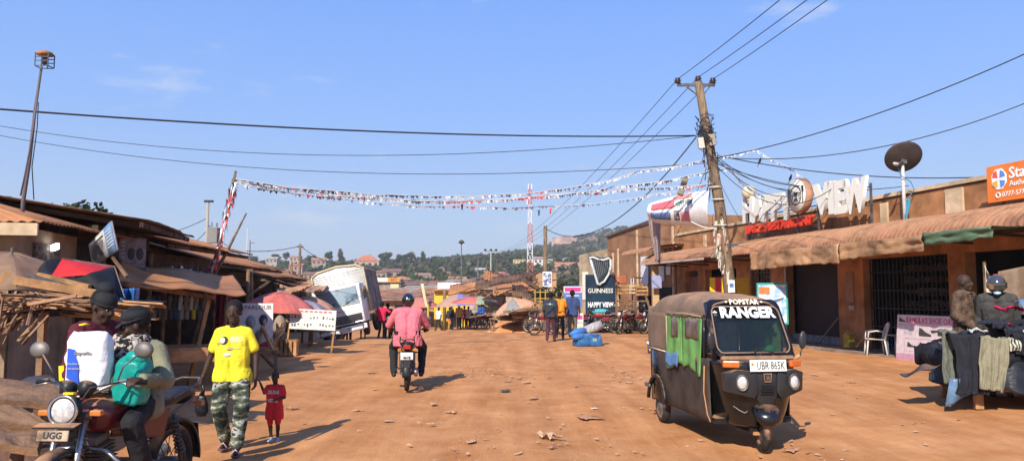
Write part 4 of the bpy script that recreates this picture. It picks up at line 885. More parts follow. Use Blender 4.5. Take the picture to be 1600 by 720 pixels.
    # shirt
    if shirt:
        c_, sl_ = shirt[:2]; g = .016 if not jacket else .026; lo = shirt[2] if len(shirt) > 2 else .02
        b = MB(); torso(b, g, lo)
        zh = j['pel'].z-(lo+.07)*s
        for v in b.bm.verts:
            if v.co.z < zh: v.co.z = zh
        for L_ in 'RL':
            S, E, Wp = [j[k+L_] for k in 'sew']
            if sl_ == 'short': cap(b, S, S+(E-S)*.68, .063*s*q**.8+g*.3*s, .060*s*q**.7+g*.4*s, 12)
            elif sl_ == 'long':
                cap(b, S, E, .060*s*q**.8+g*.4*s, .050*s*q**.6+g*.5*s, 12); cap(b, E, E+(Wp-E)*.93, .050*s*q**.6+g*.5*s, .036*s+g*.5*s, 12)
            elif sl_ == 'half': cap(b, S, E, .062*s*q**.8+g*.4*s, .056*s*q**.7+g*.4*s, 12)
        remesh(b, 'jacket' if jacket else 'shirt', max(vox, .009), mats.get('shirt') or flat(c_, .85, bump=.3, bscale=50), t, 2, wr=(wr if wr is not None else (.007 if hi else .004))*s, wrs=9/s, wf=lambda c: .5+.8*min(1, abs(c.z-j['che'].z)/(.2*s)))
    # hair / headgear
    if hair in ('short', 'bun'):
        b = MB(); k = {'short': .010, 'bun': .013, 'shaved': .004}[hair]*s
        b.ball(hx((0, -.030, .044)), [.077*s*HC+k, .090*s*HC+k, .088*s*HC+k], 20, HX)
        b.build('hair', hair_m, t)
        if hair == 'bun': bb = MB(); bb.ball(hx((0, -.10, .06)), (.05*s, .045*s, .045*s), 12); bb.build('bun', hair_m, t)
    if hi and hair != 'helmet':
        for e in (-1, 1):
            ey = child('eye', flat((.38, .34, .30), .4), t, lambda b: b.ball(hx((e*.030, .0735, .004)), (.0085*s, .0065*s, .0042*s), 10, HX))
            child('pupil', flat((.01, .008, .008), .2), ey, lambda b: b.ball(hx((e*.030, .0785, .004)), (.0042*s, .004*s, .0042*s), 8, HX))
    t['_j'] = 0; del t['_j']
    return t, j, hx, HX, s
def Matrix_rotx(a): return M.Rotation(a, 3, 'X')
def helmet(t, hx, HX, s, m, visor=None, open_=False):
    b = MB(); b.ball(hx((0, -.008, .012)), (.118*s, .138*s, .132*s), 24, HX)
    if open_: 
        for v in b.bm.verts:
            pass
    h = b.build('helmet', m, t)
    if visor:
        child('visor', visor, h, lambda b: b.grid(lambda u, v: hx((.124*sin((u-.5)*2.5), -.008+.146*cos((u-.5)*2.5), -.015+.085*v)), 20, 6, th=(0, 0, -.003)))
    return h

# ---- the woman in yellow
camouf = mat('camouflage_cloth', (.22, .23, .19), .9, .2, 3, .3, bscale=50)
n = camouf.node_tree.nodes; l = camouf.node_tree.links.new
tcn = n.new('ShaderNodeTexCoord'); mq = n.new('ShaderNodeMapping'); mq.inputs['Scale'].default_value = (6.5, 6.5, 15); l(tcn.outputs['Object'], mq.inputs[0])
w = n.new('ShaderNodeTexNoise'); w.inputs['Scale'].default_value = 1; w.inputs['Detail'].default_value = 2.5; l(mq.outputs[0], w.inputs['Vector'])
r = n.new('ShaderNodeValToRGB'); r.color_ramp.interpolation = 'CONSTANT'; e = r.color_ramp.elements
e[0].position = 0; e[0].color = (.018, .022, .018, 1); e[1].position = .44; e[1].color = (.07, .085, .05, 1)
q = e.new(.52); q.color = (.16, .165, .12, 1); q = e.new(.58); q.color = (.38, .40, .36, 1); q = e.new(.66); q.color = (.06, .05, .035, 1)
l(w.outputs['Fac'], r.inputs[0]); l(r.outputs[0], n['Principled BSDF'].inputs['Base Color'])
yel = mat('yellow_jersey', (.78, .66, .03), .85, .06, 6, .35, bscale=22)
p0 = P(360, 690, 8.55)
t, j, hx, HX, s = person('woman in a yellow printed T-shirt and camouflage trousers walking with a toddler', (p0.x, 8.55, gz(p0.x, 8.55)), pi+.12, 1.66, hi=True, bulk=.95, belly=.05, bust=1, hip=1.10,
    J=dict(aR=(.09, -.16, .12), kR=(.13, .05, .50), aL=(-.09, .10, .09), kL=(-.14, .13, .50), sR=(.150, -.01, 1.345), sL=(-.150, -.01, 1.345), eR=(.25, -.05, 1.10), wR=(.32, .0, .86), eL=(-.25, -.03, 1.10), wL=(-.27, .06, .85), hed=(0, .015, 1.58)),
    shirt=((1, 1, 0), 'short', .06), trouser=((1, 1, 1), 1.25, .93), mats=dict(shirt=yel, trouser=camouf), hair='short', shoes=None, curl=(.7, .6), name='person', wr=.0045)
WOMAN = t, j
for L_ in 'RL':
    A = j['a'+L_]; f = V((.1 if L_ == 'R' else -.1, 1, 0)).normalized()
    sd = child('sandal', flat((.10, .06, .05), .6), t, lambda b: [b.loft([[A+f*y+V((w*cos(a), w*.0, -.082+.012*sin(a))) for a in [2*pi*i/12 for i in range(12)]] for y, w in ((-.075, .025), (-.05, .04), (.05, .042), (.11, .048), (.15, .03))])])
    child('sandal_strap', flat((.45, .30, .30), .5), sd, lambda b: b.tube([A+f*.09+V((-.045, 0, -.07)), A+f*.08+V((0, 0, -.018)), A+f*.09+V((.045, 0, -.07))], .010, 6))
# print on the shirt front : crested bird and pale lettering, slightly proud of the cloth
sh = [o for o in t.children if o.name.startswith('shirt')][0]
def onfront(par, pt_, up=.004):
    dg = C.evaluated_depsgraph_get(); return None
from mathutils.bvhtree import BVHTree
def stick(shirt, pts2, off=.004, dirn=1):        # project x,z points onto the front (+y) of a garment
    me = shirt.data; bv = BVHTree.FromPolygons([v.co for v in me.vertices], [tuple(p.vertices) for p in me.polygons]); o = []
    for x, z in pts2:
        h = bv.ray_cast(V((x, dirn*1.0, z)), V((0, -dirn, 0))); o.append((h[0]+V((0, dirn*off, 0))) if h[0] else None)
    return o
def patch(name, m, shirt, poly, off=.004, dirn=1, n=1):
    pts = stick(shirt, poly, off, dirn)
    if any(p is None for p in pts): return
    c = sum(pts, V())/len(pts); cc = stick(shirt, [(c.x, c.z)], off*1.3, dirn)[0] or c
    b = MB(); k = len(pts); b._add([cc]+pts, [(0, 1+i, 1+(i+1) % k) for i in range(k)], smooth=True); return b.build(name, m, shirt)
def cloth_text(shirt, s_, size, m, x, z, w=None, dirn=1, off=.004, bold=0):
    o = text(s_, size, m, shirt, (0, 0, 0), ext=0, w=w, bold=bold, name='print'); me = o.data
    bmx = bmesh.new(); bmx.from_mesh(me); bmesh.ops.triangulate(bmx, faces=bmx.faces)
    pts = [(x-v.co.x*dirn, z+v.co.y) for v in bmx.verts]; pr = stick(shirt, pts, off, dirn)
    for v, p in zip(bmx.verts, pr):
        if p: v.co = p
    bmx.to_mesh(me); bmx.free(); o.rotation_euler = (0, 0, 0); return o
dkp = flat((.03, .04, .03), .8); whp = flat((.62, .60, .50), .8); gyp = flat((.36, .34, .16), .8); rdp = flat((.6, .25, .12), .8)
zc = j['che'].z
patch('print', dkp, sh, [(.075+.045*cos(a), zc+.0+.045*sin(a)) for a in [2*pi*i/10 for i in range(10)]], .006)
patch('print', whp, sh, [(.085+.028*cos(a), zc-.0+.034*sin(a)) for a in [2*pi*i/10 for i in range(10)]], .009)
patch('print', gyp, sh, [(.12, zc-.07), (-.03, zc-.075), (-.11, zc-.08), (-.09, zc-.095), (.05, zc-.10), (.12, zc-.09)], .006)
for k, (xx, zz, ww) in enumerate(((-.055, .03, .13), (-.06, .008, .14), (-.055, -.012, .12))): patch('print', whp, sh, [(xx-ww/2, zc+zz-.006), (xx, zc+zz-.006), (xx+ww/2, zc+zz-.006), (xx+ww/2, zc+zz+.006), (xx, zc+zz+.006), (xx-ww/2, zc+zz+.006)], .006)
patch('print', whp, sh, [(.03+.04*cos(a), zc-.15+.022*sin(a)) for a in [2*pi*i/10 for i in range(10)]], .006)
patch('print', rdp, sh, [(.13+.02*cos(a), zc-.035+.012*sin(a)) for a in [2*pi*i/8 for i in range(8)]], .006)
# black bag in her right hand
Rz = M.Rotation(pi+.12, 3, 'Z'); wb = t.location+Rz @ j['wR']
def bag(b):
    b.tube([(0, 0, 0), (.02, 0, -.06), (.0, 0, -.12)], [.012, .014, .03], 8)
    b.loft([[V((r*cos(a)*(1+.1*sin(a*3)), r*.5*sin(a), z)) for a in [2*pi*i/14 for i in range(14)]] for r, z in ((.02, -.10), (.045, -.14), (.07, -.22), (.075, -.29), (.05, -.345))])
tag(child('plastic_bag', mat('black_bag', (.012, .013, .02), .35, .2, 8, .7, bscale=20), None, bag, loc=wb+V((0, -.02, -.08))), 'small black plastic bag hanging from the hand of the woman in yellow', 'bag')
# ---- the child
redj = mat('red_jersey', (.60, .025, .03), .85, .06, 6, .3, bscale=30)
pc = P(428, 678, 9.15); w_l = t.location+Rz @ j['wL']
t2, j2, hx2, HX2, s2 = person('barefaced toddler in a red basketball jersey holding the hand of the woman in yellow', (pc.x, 9.15, gz(pc.x, 9.15)), pi-.05, .86, hi=True, child_=True, vox=.0065, hair='shaved', belly=.02, bulk=1.0,
    J=dict(eR=(.25, -.0, 1.12), wR=(.40, -.10, 1.35), eL=(-.24, .03, 1.03), wL=(-.12, .17, 1.0), aL=(-.10, .03, .09), aR=(.08, -.05, .085)), shirt=((1, 0, 0), 'short', .22), trouser=((1, 1, 1), 1.0, .3), mats=dict(shirt=redj, trouser=redj), shoes=(.30, .38, .44), curl=(.5, .4), name='person', wr=.004)
sh2 = [o for o in t2.children if o.name.startswith('shirt')][0]
cloth_text(sh2, 'DUBAI', .055, whp, 0, j2['che'].z+.01, w=.125, bold=.002); cloth_text(sh2, 'VERAZ', .055, whp, 0, j2['che'].z-.085, w=.13, bold=.002)
# ================================================================ motorcycles
def motorbike(label, loc, rz, tankc=(.22, .02, .02), detail=True, group=None, plate=None, rplate=None, pods=True, rot=None, cat='motorcycle', steer=0, sc=1.0, rim=None):
    t = thing('motorcycle', label, cat, loc, rz, group); t.scale = (sc,)*3
    if rot: t.rotation_euler = rot
    tank_m = flat(tankc, .35, coat=.4, dust=.3, bump=.05)
    WF, WR, RW = .66, -.64, .30
    SX = M.Translation((0, .47, 0)) @ M.Rotation(steer, 4, 'Z') @ M.Translation((0, -.47, 0))
    def wheel(y, X=M()):
        Y = X @ M.Translation((0, y, RW)) @ M.Rotation(pi/2, 4, 'Y')
        w = child('wheel', rubber_m, t, lambda b: b.torus(RW-.04, .045, 40 if detail else 24, 8, Y, 1.0))
        def rf(b):
            b.torus(RW-.075, .016, 36, 6, Y); b.lathe([(.001, -.06), (.05, -.06), (.05, .06), (.001, .06)], 14, Y)
            for k in range(18 if detail else 8):
                a = 2*pi*k/(18 if detail else 8); e = .03*(1 if k % 2 else -1); b.tube([Y @ V((.04*cos(a+.4), .04*sin(a+.4), e)), Y @ V(((RW-.075)*cos(a), (RW-.075)*sin(a), 0))], .0035 if detail else .006, 4)
        child('rim', rim or dsteel_m, w, rf)
        return w
    wheel(WF, SX); wheel(WR)
    b = MB(); b.X = SX
    for e in (-1, 1):
        b.tube([(e*.085, WF, RW), (e*.085, .49, .86)], [.024, .018], 10); b.tube([(e*.085, WF-.005, RW-.02), (e*.085, .60, .50)], .032, 10)
    b.box((0, .50, .84), (.22, .07, .035), (R(20), 0, 0)); b.build('fork', [steel_m], t)
    b = MB(); b.X = SX
    def arch(y0, a0, a1, r, w, n=14):
        rings = []
        for i in range(n+1):
            a = a0+(a1-a0)*i/n; c = V((0, y0+r*cos(a), RW+r*sin(a))); o = V((0, cos(a), sin(a)))
            rings.append([c+V((w*x, 0, 0))+o*z for x, z in ((-1, -.03), (-.95, .0), (-.5, .018), (0, .024), (.5, .018), (.95, 0), (1, -.03), (.9, -.03), (.8, -.004), (0, .012), (-.8, -.004), (-.9, -.03))])
        return rings
    b.loft(arch(WF, R(-10), R(150), .335, .062)); b.build('front_fender', [black_m if pods else tank_m], t)
    b = MB(); b.X = SX
    b.tube([(-.36, .30, 1.03), (-.24, .34, 1.05), (-.10, .44, .98), (0, .46, .95), (.10, .44, .98), (.24, .34, 1.05), (.36, .30, 1.03)], .012, 8)
    hb = b.build('handlebar', [steel_m], t)
    child('grip', black_m, hb, lambda b: [setattr(b, 'X', SX), b.tube([(-.38, .29, 1.03), (-.26, .335, 1.048)], .019, 8)])
    child('grip', black_m, hb, lambda b: [setattr(b, 'X', SX), b.tube([(.38, .29, 1.03), (.26, .335, 1.048)], .019, 8)])
    child('lever', steel_m, hb, lambda b: [setattr(b, 'X', SX)]+[b.tube([(e*.22, .37, 1.04), (e*.28, .385, 1.03), (e*.37, .36, 1.01)], .006, 5) for e in (-1, 1)])
    for e in (-1, 1):
        mr = child('mirror', dsteel_m, t, lambda b: [setattr(b, 'X', SX), b.tube([(e*.21, .355, 1.05), (e*.25, .37, 1.14), (e*.33, .33, 1.22)], .006, 6), b.lathe([(.001, -.02), (.045, -.018), (.068, 0), (.066, .008), (.001, .008)], 18, M.Translation((e*.36, .32, 1.25)) @ M.Rotation(pi/2+.1, 4, 'X') @ M.Diagonal((1, .85, 1, 1)))])
    hl = child('headlight', black_m, t, lambda b: [setattr(b, 'X', SX), b.lathe([(.001, -.09), (.05, -.08), (.088, -.02), (.098, .04), (.10, .055), (.092, .06), (.086, .05)], 26, M.Translation((0, .56, .89)) @ M.Rotation(-pi/2+.08, 4, 'X'))])
    child('lens', mat('lamp_lens', (.62, .62, .60), .12, .25, 30, spec=.9, coat=.8, col2=(.36, .35, .33)) if not bpy.data.materials.get('lamp_lens') else bpy.data.materials['lamp_lens'], hl, lambda b: [setattr(b, 'X', SX), b.lathe([(.001, .022), (.04, .018), (.075, .006), (.088, -.01), (.001, -.012)], 26, M.Translation((0, .605, .886)) @ M.Rotation(-pi/2+.08, 4, 'X'))])
    child('headlight_ring', chrome_m, hl, lambda b: [setattr(b, 'X', SX), b.torus(.092, .009, 30, 6, M.Translation((0, .612, .886)) @ M.Rotation(-pi/2+.08, 4, 'X'))])
    amber = flat((.52, .17, .03), .4, dust=.35)
    for e in (-1, 1):
        child('indicator', amber, t, lambda b: [setattr(b, 'X', SX), b.box((e*.17, .52, .86), (.075, .045, .036)), b.bar((e*.08, .50, .86), (e*.13, .51, .86), .014)], bevel=.012)
        child('indicator', amber, t, lambda b: [b.box((e*.135, -.83, .74), (.06, .05, .04)), b.bar((e*.04, -.82, .74), (e*.12, -.83, .74), .012)], bevel=.01)
    if pods:
        for e in (-1, 1): child('dial', black_m, t, lambda b: [setattr(b, 'X', SX), b.lathe([(.001, -.05), (.035, -.05), (.055, 0), (.057, .03), (.05, .038), (.001, .036)], 20, M.Translation((e*.062, .46, 1.005)) @ M.Rotation(R(35), 4, 'X'))])
    # tank, seat, side panels
    def ring(y, w, z0, z1, n=16): return [V((w*cos(a)*(1 if sin(a) > -.2 else .9), y, (z0+z1)/2+(z1-z0)/2*(abs(sin(a))**.8)*(1 if sin(a) > 0 else -1))) for a in [2*pi*i/n for i in range(n)]]
    b = MB(); b.loft([ring(.36, .06, .74, .84), ring(.33, .11, .70, .90), ring(.22, .15, .68, .945), ring(.08, .155, .68, .94), ring(-.05, .12, .70, .89), ring(-.13, .08, .72, .84)]); tk = b.build('fuel_tank', [tank_m], t)
    child('tank_cap', chrome_m, tk, lambda b: b.lathe([(.001, 0), (.035, 0), (.035, .02), (.001, .025)], 14, M.Translation((0, .16, .94))))
    b = MB(); b.loft([ring(-.06, .10, .78, .86), ring(-.2, .12, .755, .845), ring(-.45, .135, .76, .86), ring(-.7, .13, .78, .885), ring(-.80, .10, .80, .88)]); b.build('seat', [black_m], t)
    child('side_panel', tank_m, t, lambda b: [b.prism([(-.34, .56), (-.06, .60), (-.08, .74), (-.42, .76)], .012, M.Translation((e*.115, 0, 0)) @ M.Rotation(pi/2, 4, 'Z')) for e in (-1, 1)])
    b = MB()
    b.tube([(0, .47, .93), (0, .42, .66), (0, .36, .36), (0, -.12, .28), (0, -.20, .60)], .022, 8); b.tube([(0, .44, .80), (0, .0, .70), (0, -.8, .78)], .022, 8)
    for e in (-1, 1):
        b.tube([(e*.07, -.18, .40), (e*.09, WR, RW)], .02, 8); b.tube([(e*.08, -.2, .62), (e*.10, -.78, .78)], .012, 6); b.tube([(e*.05, -.05, .26), (e*.22, -.05, .27)], .012, 6); b.tube([(e*.05, -.35, .36), (e*.21, -.38, .36)], .010, 6)
    b.build('frame', [dsteel_m], t)
    def eng(b):
        b.box((0, .10, .36), (.24, .34, .20)); b.box((0, .24, .52), (.15, .16, .05), (R(-15), 0, 0))
        for k in range(7): b.box((0, .20+.008*k, .46+.025*k), (.17, .17, .010), (R(-12), 0, 0))
        b.box((0, .27, .65), (.12, .13, .05), (R(-12), 0, 0)); b.lathe([(.001, -.14), (.085, -.14), (.09, -.1), (.09, .1), (.085, .14), (.001, .14)], 18, M.Translation((0, .0, .36)) @ M.Rotation(pi/2, 4, 'Y'))
    child('engine', engine_m, t, eng, bevel=.008 if detail else 0)
    b = MB(); b.tube([(.05, .33, .60), (.07, .40, .42), (.10, .30, .24), (.13, .0, .22), (.15, -.25, .25), (.16, -.85, .36)], [.018, .018, .018, .02, .038, .046], 12); b.build('exhaust', [steel_m], t)
    for e in (-1, 1):
        b = MB(); b.tube([(e*.115, WR+.02, RW), (e*.115, -.50, .70)], .016, 8)
        for k in range(9): b.torus(.028, .007, 12, 5, M.Translation((e*.115, WR+.05+.012*k, RW+.10+.032*k)) @ M.Rotation(R(-20), 4, 'X'))
        b.build('shock_absorber', [dsteel_m], t)
    b = MB(); b.loft(arch(WR, R(60), R(185), .345, .075)); b.build('rear_fender', [black_m], t)
    child('tail_light', flat((.45, .02, .015), .25, coat=.5), t, lambda b: b.box((0, -.86, .79), (.13, .06, .07)), bevel=.012)
    child('tail_cowl', black_m, t, lambda b: b.loft([ring(-.74, .10, .74, .86, 12), ring(-.86, .08, .76, .86, 12)]))
    child('grab_rail', black_m if not detail else dsteel_m, t, lambda b: b.tube([(.13, -.45, .83), (.13, -.8, .90), (.08, -.92, .93), (-.08, -.92, .93), (-.13, -.8, .90), (-.13, -.45, .83)], .011, 7))
    child('mudflap', black_m, t, lambda b: b.box((0, -.965, .50), (.11, .010, .12), (R(-10), 0, 0)))
    if detail:
        child('crash_bar', steel_m, t, lambda b: b.tube([(0, .40, .62), (-.20, .42, .60), (-.29, .38, .50), (-.28, .33, .36), (-.05, .28, .26), (.05, .28, .26), (.28, .33, .36), (.29, .38, .50), (.20, .42, .60), (0, .40, .62)], .014, 8))
        child('fork_spring', dsteel_m, t, lambda b: [b.torus(.026, .006, 12, 5, SX @ M.Translation((e*.085, .575-.01*k, .54+.03*k)) @ M.Rotation(R(20), 4, 'X')) for e in (-1, 1) for k in range(8)])
        child('cable', wire_m, t, lambda b: [b.tube([SX @ V(p) for p in q_], .006, 6) for q_ in ([(.24, .37, 1.04), (.1, .50, 1.05), (0, .52, .95), (.03, .45, .8)], [(-.24, .37, 1.04), (-.12, .52, 1.02), (-.03, .50, .9), (0, .42, .7)])])
    if plate is not None:
        pl = child('number_plate', mat('muddy_plate', (.42, .33, .24), .8, .4, 8, dust=.5), t, lambda b: [setattr(b, 'X', SX), b.box((0, .70, .745), (.20, .012, .065), (R(12), 0, 0))], bevel=.003)
        q_ = text(plate, .056, flat((.03, .03, .03), .6), pl, SX @ V((0, .7075, .746)), ext=.001, bold=.002, rot=(pi/2-R(12), 0, pi+steer))
        child('plate_bracket', rubber_m, t, lambda b: [setattr(b, 'X', SX), b.box((0, .665, .80), (.27, .08, .012), (R(-10), 0, 0))])
    if rplate:
        pl = child('number_plate', flat((.72, .72, .68), .5), t, lambda b: b.box((0, -.945, .64), (.22, .01, .13), (R(8), 0, 0)), bevel=.004)
        for k, s_ in enumerate(rplate): text(s_, .05 if k == 0 else .062, flat((.03, .03, .04), .6), pl, (0, -.9535+.004*(k*2-1)*-1, .672-.058*k), ext=.001, bold=.0015, rot=(pi/2+R(8), 0, 0))
    if not detail: child('stand', dsteel_m, t, lambda b: b.bar((.10, -.02, .28), (.24, -.05, .0), .018))
    return t
# ---- the boda at the near left, its rider, and the man beside it
bx, by = -2.97, 5.92
BODA = motorbike('dusty dark red motorcycle carrying bags parked at the left edge of the street', (bx, by, gz(bx, by)), pi-.13, (.10, .012, .018), True, plate='UGG', steer=.10, sc=1.06)
child('yellow_tape', flat((.80, .60, .02), .5), BODA, lambda b: b.box((-.05, .60, .995), (.07, .03, .012)))
olive = mat('olive_jacket', (.20, .195, .12), .85, .15, 4, .45, bscale=28)
th = pi-.13; Rb = M.Rotation(th, 3, 'Z')
def ob(x, y, z, o=(bx, by)): p = Rb @ V((x, y, z))*1.06; return V((o[0]+p.x, o[1]+p.y, gz(*o)+p.z))
t, j, hx, HX, s = person('rider in an olive jacket, leopard scarf and dark cap sitting on the loaded motorcycle', ob(0, -.10, 0), th, 1.70, hi=True, bulk=.98,
    J=dict(pel=(0, -.10, .90), wai=(0, -.10, 1.03), che=(0, -.06, 1.20), nek=(0, -.04, 1.36), hed=(-.015, .01, 1.50), sR=(.18, -.06, 1.30), sL=(-.18, -.06, 1.30), hR=(.10, -.05, .90), hL=(-.10, -.05, .90),
           kR=(.24, .34, .80), kL=(-.25, .34, .80), aR=(.24, .14, .36), aL=(-.27, .14, .32), eR=(.29, .10, 1.08), wR=(.22, .36, 1.06), eL=(-.33, .05, 1.08), wL=(-.33, .36, 1.12)),
    shirt=((1, 1, 1), 'long', .05), trouser=((.015, .015, .017), 1.12), mats=dict(shirt=olive), hair='short', shoes=(.02, .02, .02), jacket=True, headturn=(-12, 0, -48), curl=(.9, .9), vox=.009)
# (head turned towards the other man)
capm = flat((.014, .015, .018), .8, bump=.4, bscale=60)
def hat(b):
    b.ball(hx((0, -.022, .066)), (.094*s, .110*s, .066*s), 24, HX)
    b.tube([hx((.083*cos(a), -.012+.098*sin(a), .038-.012*sin(a))) for a in [2*pi*i/24 for i in range(25)]], .010*s, 8)
    b.loft([[hx((w*cos(a)*.85, .085+w*.45*(1+sin(a))*.9-.02, .040-.012*k-.015*(1+sin(a)))) for a in [2*pi*i/16 for i in range(16)]] for k, w in ((0, .070), (1, .070))])
child('cap', capm, t, hat)
leo = mat('leopard_scarf', (.42, .36, .30), .9, .2, 26, .5, col2=(.012, .010, .010), lo=.49, hi=.53, bscale=30)
b = MB()
for k in range(3):
    b.tube([V((.095*cos(a)*(1+.14*k), -.01+.10*sin(a)*(1+.10*k)+.02*k, 1.38*s-.05*k+.012*sin(3*a+k))) for a in [2*pi*i/20 for i in range(21)]], .040-.003*k, 10)
b.ball((-.02, .07, 1.32*s), (.09, .06, .08), 14); b.ball((.0, -.02, 1.32*s), (.12, .09, .05), 14)
remesh(b, 'scarf', .010, leo, t, 1, wr=.014, wrs=16)
b = MB(); b.grid(lambda u, v: V((-.04-.20*(u-.5)-.08*v, .125+.03*sin(u*9)+.01*v, (1.40-.20*v)*s)), 14, 8, th=(0, .014, 0)); b.build('scarf_tail', leo, t)
maroon = mat('maroon_jersey', (.10, .010, .022), .85, .1, 6, .35, bscale=30)
mx_, my_ = -3.60, 6.62
t, j, hx, HX, s = person('man in a maroon jersey and black beanie leaning towards the rider beside the loaded motorcycle', (mx_, my_, gz(mx_, my_)), -pi/2-.42, 1.78, hi=True, bulk=1.08, lean=12,
    J=dict(eR=(.32, .20, 1.05), wR=(.42, .30, .93), eL=(-.24, .20, 1.1), wL=(-.12, .42, .98)), shirt=((1, 1, 1), 'half', .08), trouser=((.03, .03, .04), 1.05), mats=dict(shirt=maroon), headturn=(-22, 0, 0), curl=(.7, .5), vox=.009)
def beanie(b):
    b.ball(hx((0, -.015, .055)), (.092*s, .106*s, .088*s), 24, HX); b.ball(hx((0, -.04, .135)), (.066*s, .076*s, .055*s), 18, HX)
    b.tube([hx((.084*cos(a), -.012+.098*sin(a), .034)) for a in [2*pi*i/24 for i in range(25)]], .010*s, 8)
child('beanie', capm, t, beanie)
sh = [o for o in t.children if o.name.startswith('shirt')][0]
child('shoulder_trim', flat((.80, .60, .02), .7), sh, lambda b: b.tube([j['sR']+V((-.05, .06, .055)), j['sR']+V((-.01, .055, .06)), j['sR']+V((.03, .04, .05))], .012, 6))
child('side_number', flat((.80, .62, .02), .6), sh, lambda b: b.box(j['eR']+V((.055, -.02, .02)), (.012, .05, .12), (.1, 0, .2)), bevel=.003)
# bags on the tank
def sackm(b, w, d, h, seed):
    R_ = []
    for k in range(13):
        v = k/12; zz = h*v; f_ = 1-.10*sin(pi*v)*(-1)-.14*max(0, v-.85)/.15
        R_.append([V(((abs(cos(a))**.55)*(1 if cos(a) > 0 else -1)*w/2*f_, (abs(sin(a))**.6)*(1 if sin(a) > 0 else -1)*d/2*(f_-(.72 if v > .93 else 0)), zz+.012*noise.noise(V((cos(a)*3, sin(a)*3, seed)))))+V((noise.noise(V((a*2, v*5, seed)))*.018, noise.noise(V((a*2.3, v*6, seed+5)))*.018, .012*noise.noise(V((a*4, v*6, seed+2))))) for a in [2*pi*i/28 for i in range(28)]])
    b.loft(R_)
fp = ob(.06, .27, .97)
bgm = mat('white_plastic_sack', (.74, .74, .76), .35, .06, 6, .6, bscale=18)
t = thing('flour_bag', 'white plastic bag with a blue printed panel standing on the motorcycle tank', 'bag', fp, .05)
child('bag_body', bgm, t, lambda b: sackm(b, .28, .16, .42, 1))
blu = flat((.03, .10, .55), .4)
child('blue_panel', blu, t, lambda b: b.prism([(-.115, .10), (-.03, .06), (-.04, .20), (-.065, .30), (-.115, .31)], .012, M.Translation((.0, -.092, 0))))
text('Superlio', .036, flat((.20, .20, .22), .6), t, (-.005, -.096, .275), ext=.001, bold=.0015); text('Fine Flour', .018, whp, t, (-.072, -.098, .20), ext=.001); text('HOME BAKING', .014, whp, t, (-.074, -.098, .165), ext=.001)
fp = ob(-.17, .16, .88)
teal = mat('teal_plastic', (.01, .30, .25), .3, .15, 5, .7, bscale=14)
tag(child('plastic_bag', teal, None, lambda b: [sackm(b, .22, .18, .33, 7), b.ball((.02, 0, .33), (.09, .08, .06), 14)], loc=fp, rot=(0, .12, -.2)), 'shiny teal plastic bag on the rider\'s lap beside the white bag', 'bag')
# ---- the rider in pink going up the road
rx, ry = -1.95, 13.95
RB = motorbike('black motorcycle seen from behind with a white rear plate under the rider in pink', (rx, ry+.6, gz(rx, ry)), .11, (.03, .03, .035), True, rplate=('UEU', '661E'))
pink = mat('pink_polo', (.62, .155, .19), .85, .06, 5, .4, bscale=20)
t, j, hx, HX, s = person('rider in a pink polo shirt and black helmet seen from behind on the road', (rx, ry+.55, gz(rx, ry)), .11, 1.74, hi=True, bulk=1.22, belly=.02,
    J=dict(pel=(0, -.22, .93), wai=(0, -.22, 1.07), che=(0, -.16, 1.27), nek=(0, -.13, 1.43), hed=(0, -.10, 1.58), sR=(.20, -.16, 1.37), sL=(-.20, -.16, 1.37), hR=(.12, -.18, .90), hL=(-.12, -.18, .90),
           kR=(.27, .22, .72), kL=(-.27, .22, .72), aR=(.25, -.02, .28), aL=(-.25, -.02, .28), eR=(.34, .02, 1.14), wR=(.33, .30, 1.06), eL=(-.34, .02, 1.14), wL=(-.33, .30, 1.06)),
    shirt=((1, 1, 1), 'half', .10), trouser=((.018, .018, .02), 1.1), mats=dict(shirt=pink), hair='none', shoes=(.02, .02, .02), curl=(.8, .8), vox=.010)
helmet(t, hx, HX, s, mat('black_helmet', (.012, .013, .015), .18, .1, 3, spec=.6, coat=.5))
sh = [o for o in t.children if o.name.startswith('shirt')][0]
child('collar', pink, sh, lambda b: b.tube([j['nek']+V((.085*cos(a), .075*sin(a), .02)) for a in [2*pi*i/20 for i in range(21)]], .018, 7))
child('sleeve', flat((.02, .022, .03), .7), t, lambda b: cap(b, j['eR']*.7+j['wR']*.3, j['wR'], .045, .042))
child('sleeve', flat((.02, .022, .03), .7), t, lambda b: cap(b, j['eL']*.7+j['wL']*.3, j['wL'], .045, .042))
child('mirror_cover', flat((.45, .48, .50), .3), RB, lambda b: b.ball((.36, .32, 1.12), (.06, .02, .05), 12))
text('BIKE', .035, flat((.7, .7, .7), .5), t, hx((0, -.150, .03)), ext=.001)
# ---- parked motorcycles in the distance
pk = motorbike('red-tanked motorcycle parked sideways right in front of the dark drinks board', GX(938, 35.4), R(80), (.20, .02, .03), False)
freeze(pk)
pk2 = motorbike('maroon-tanked motorcycle facing the street, nearest of the bikes behind the three-wheeler', GX(976, 34.2), R(145), (.16, .02, .03), False); freeze(pk2)
pk3 = motorbike('red motorcycle with white wheels and white crash frame by the timber heap', GX(845, 37.5), R(70), (.35, .02, .02), False, rim=white_m)
child('white_frame', white_m, pk3, lambda b: [b.tube([(e*.12, -.5, .75), (e*.12, -.5, 1.25), (e*.12, -.95, 1.25), (e*.12, -.95, .75)], .025, 6) for e in (-1, 1)])
spots = [(1003, 35.0, 100, 'dusty motorcycle parked beside the crates, rear wheel towards the three-wheeler'), (990, 36.3, 60, 'motorcycle squeezed in behind the two maroon-tanked ones'), (1022, 34.6, 120, 'motorcycle mostly hidden by the canvas roof of the three-wheeler'), (963, 36.6, 95, 'motorcycle parked against the right edge of the dark drinks board')]
for px, d, a, lb in spots: dup(pk2, GX(px, d), R(a), lb, group='motorcycles parked by the drinks board')
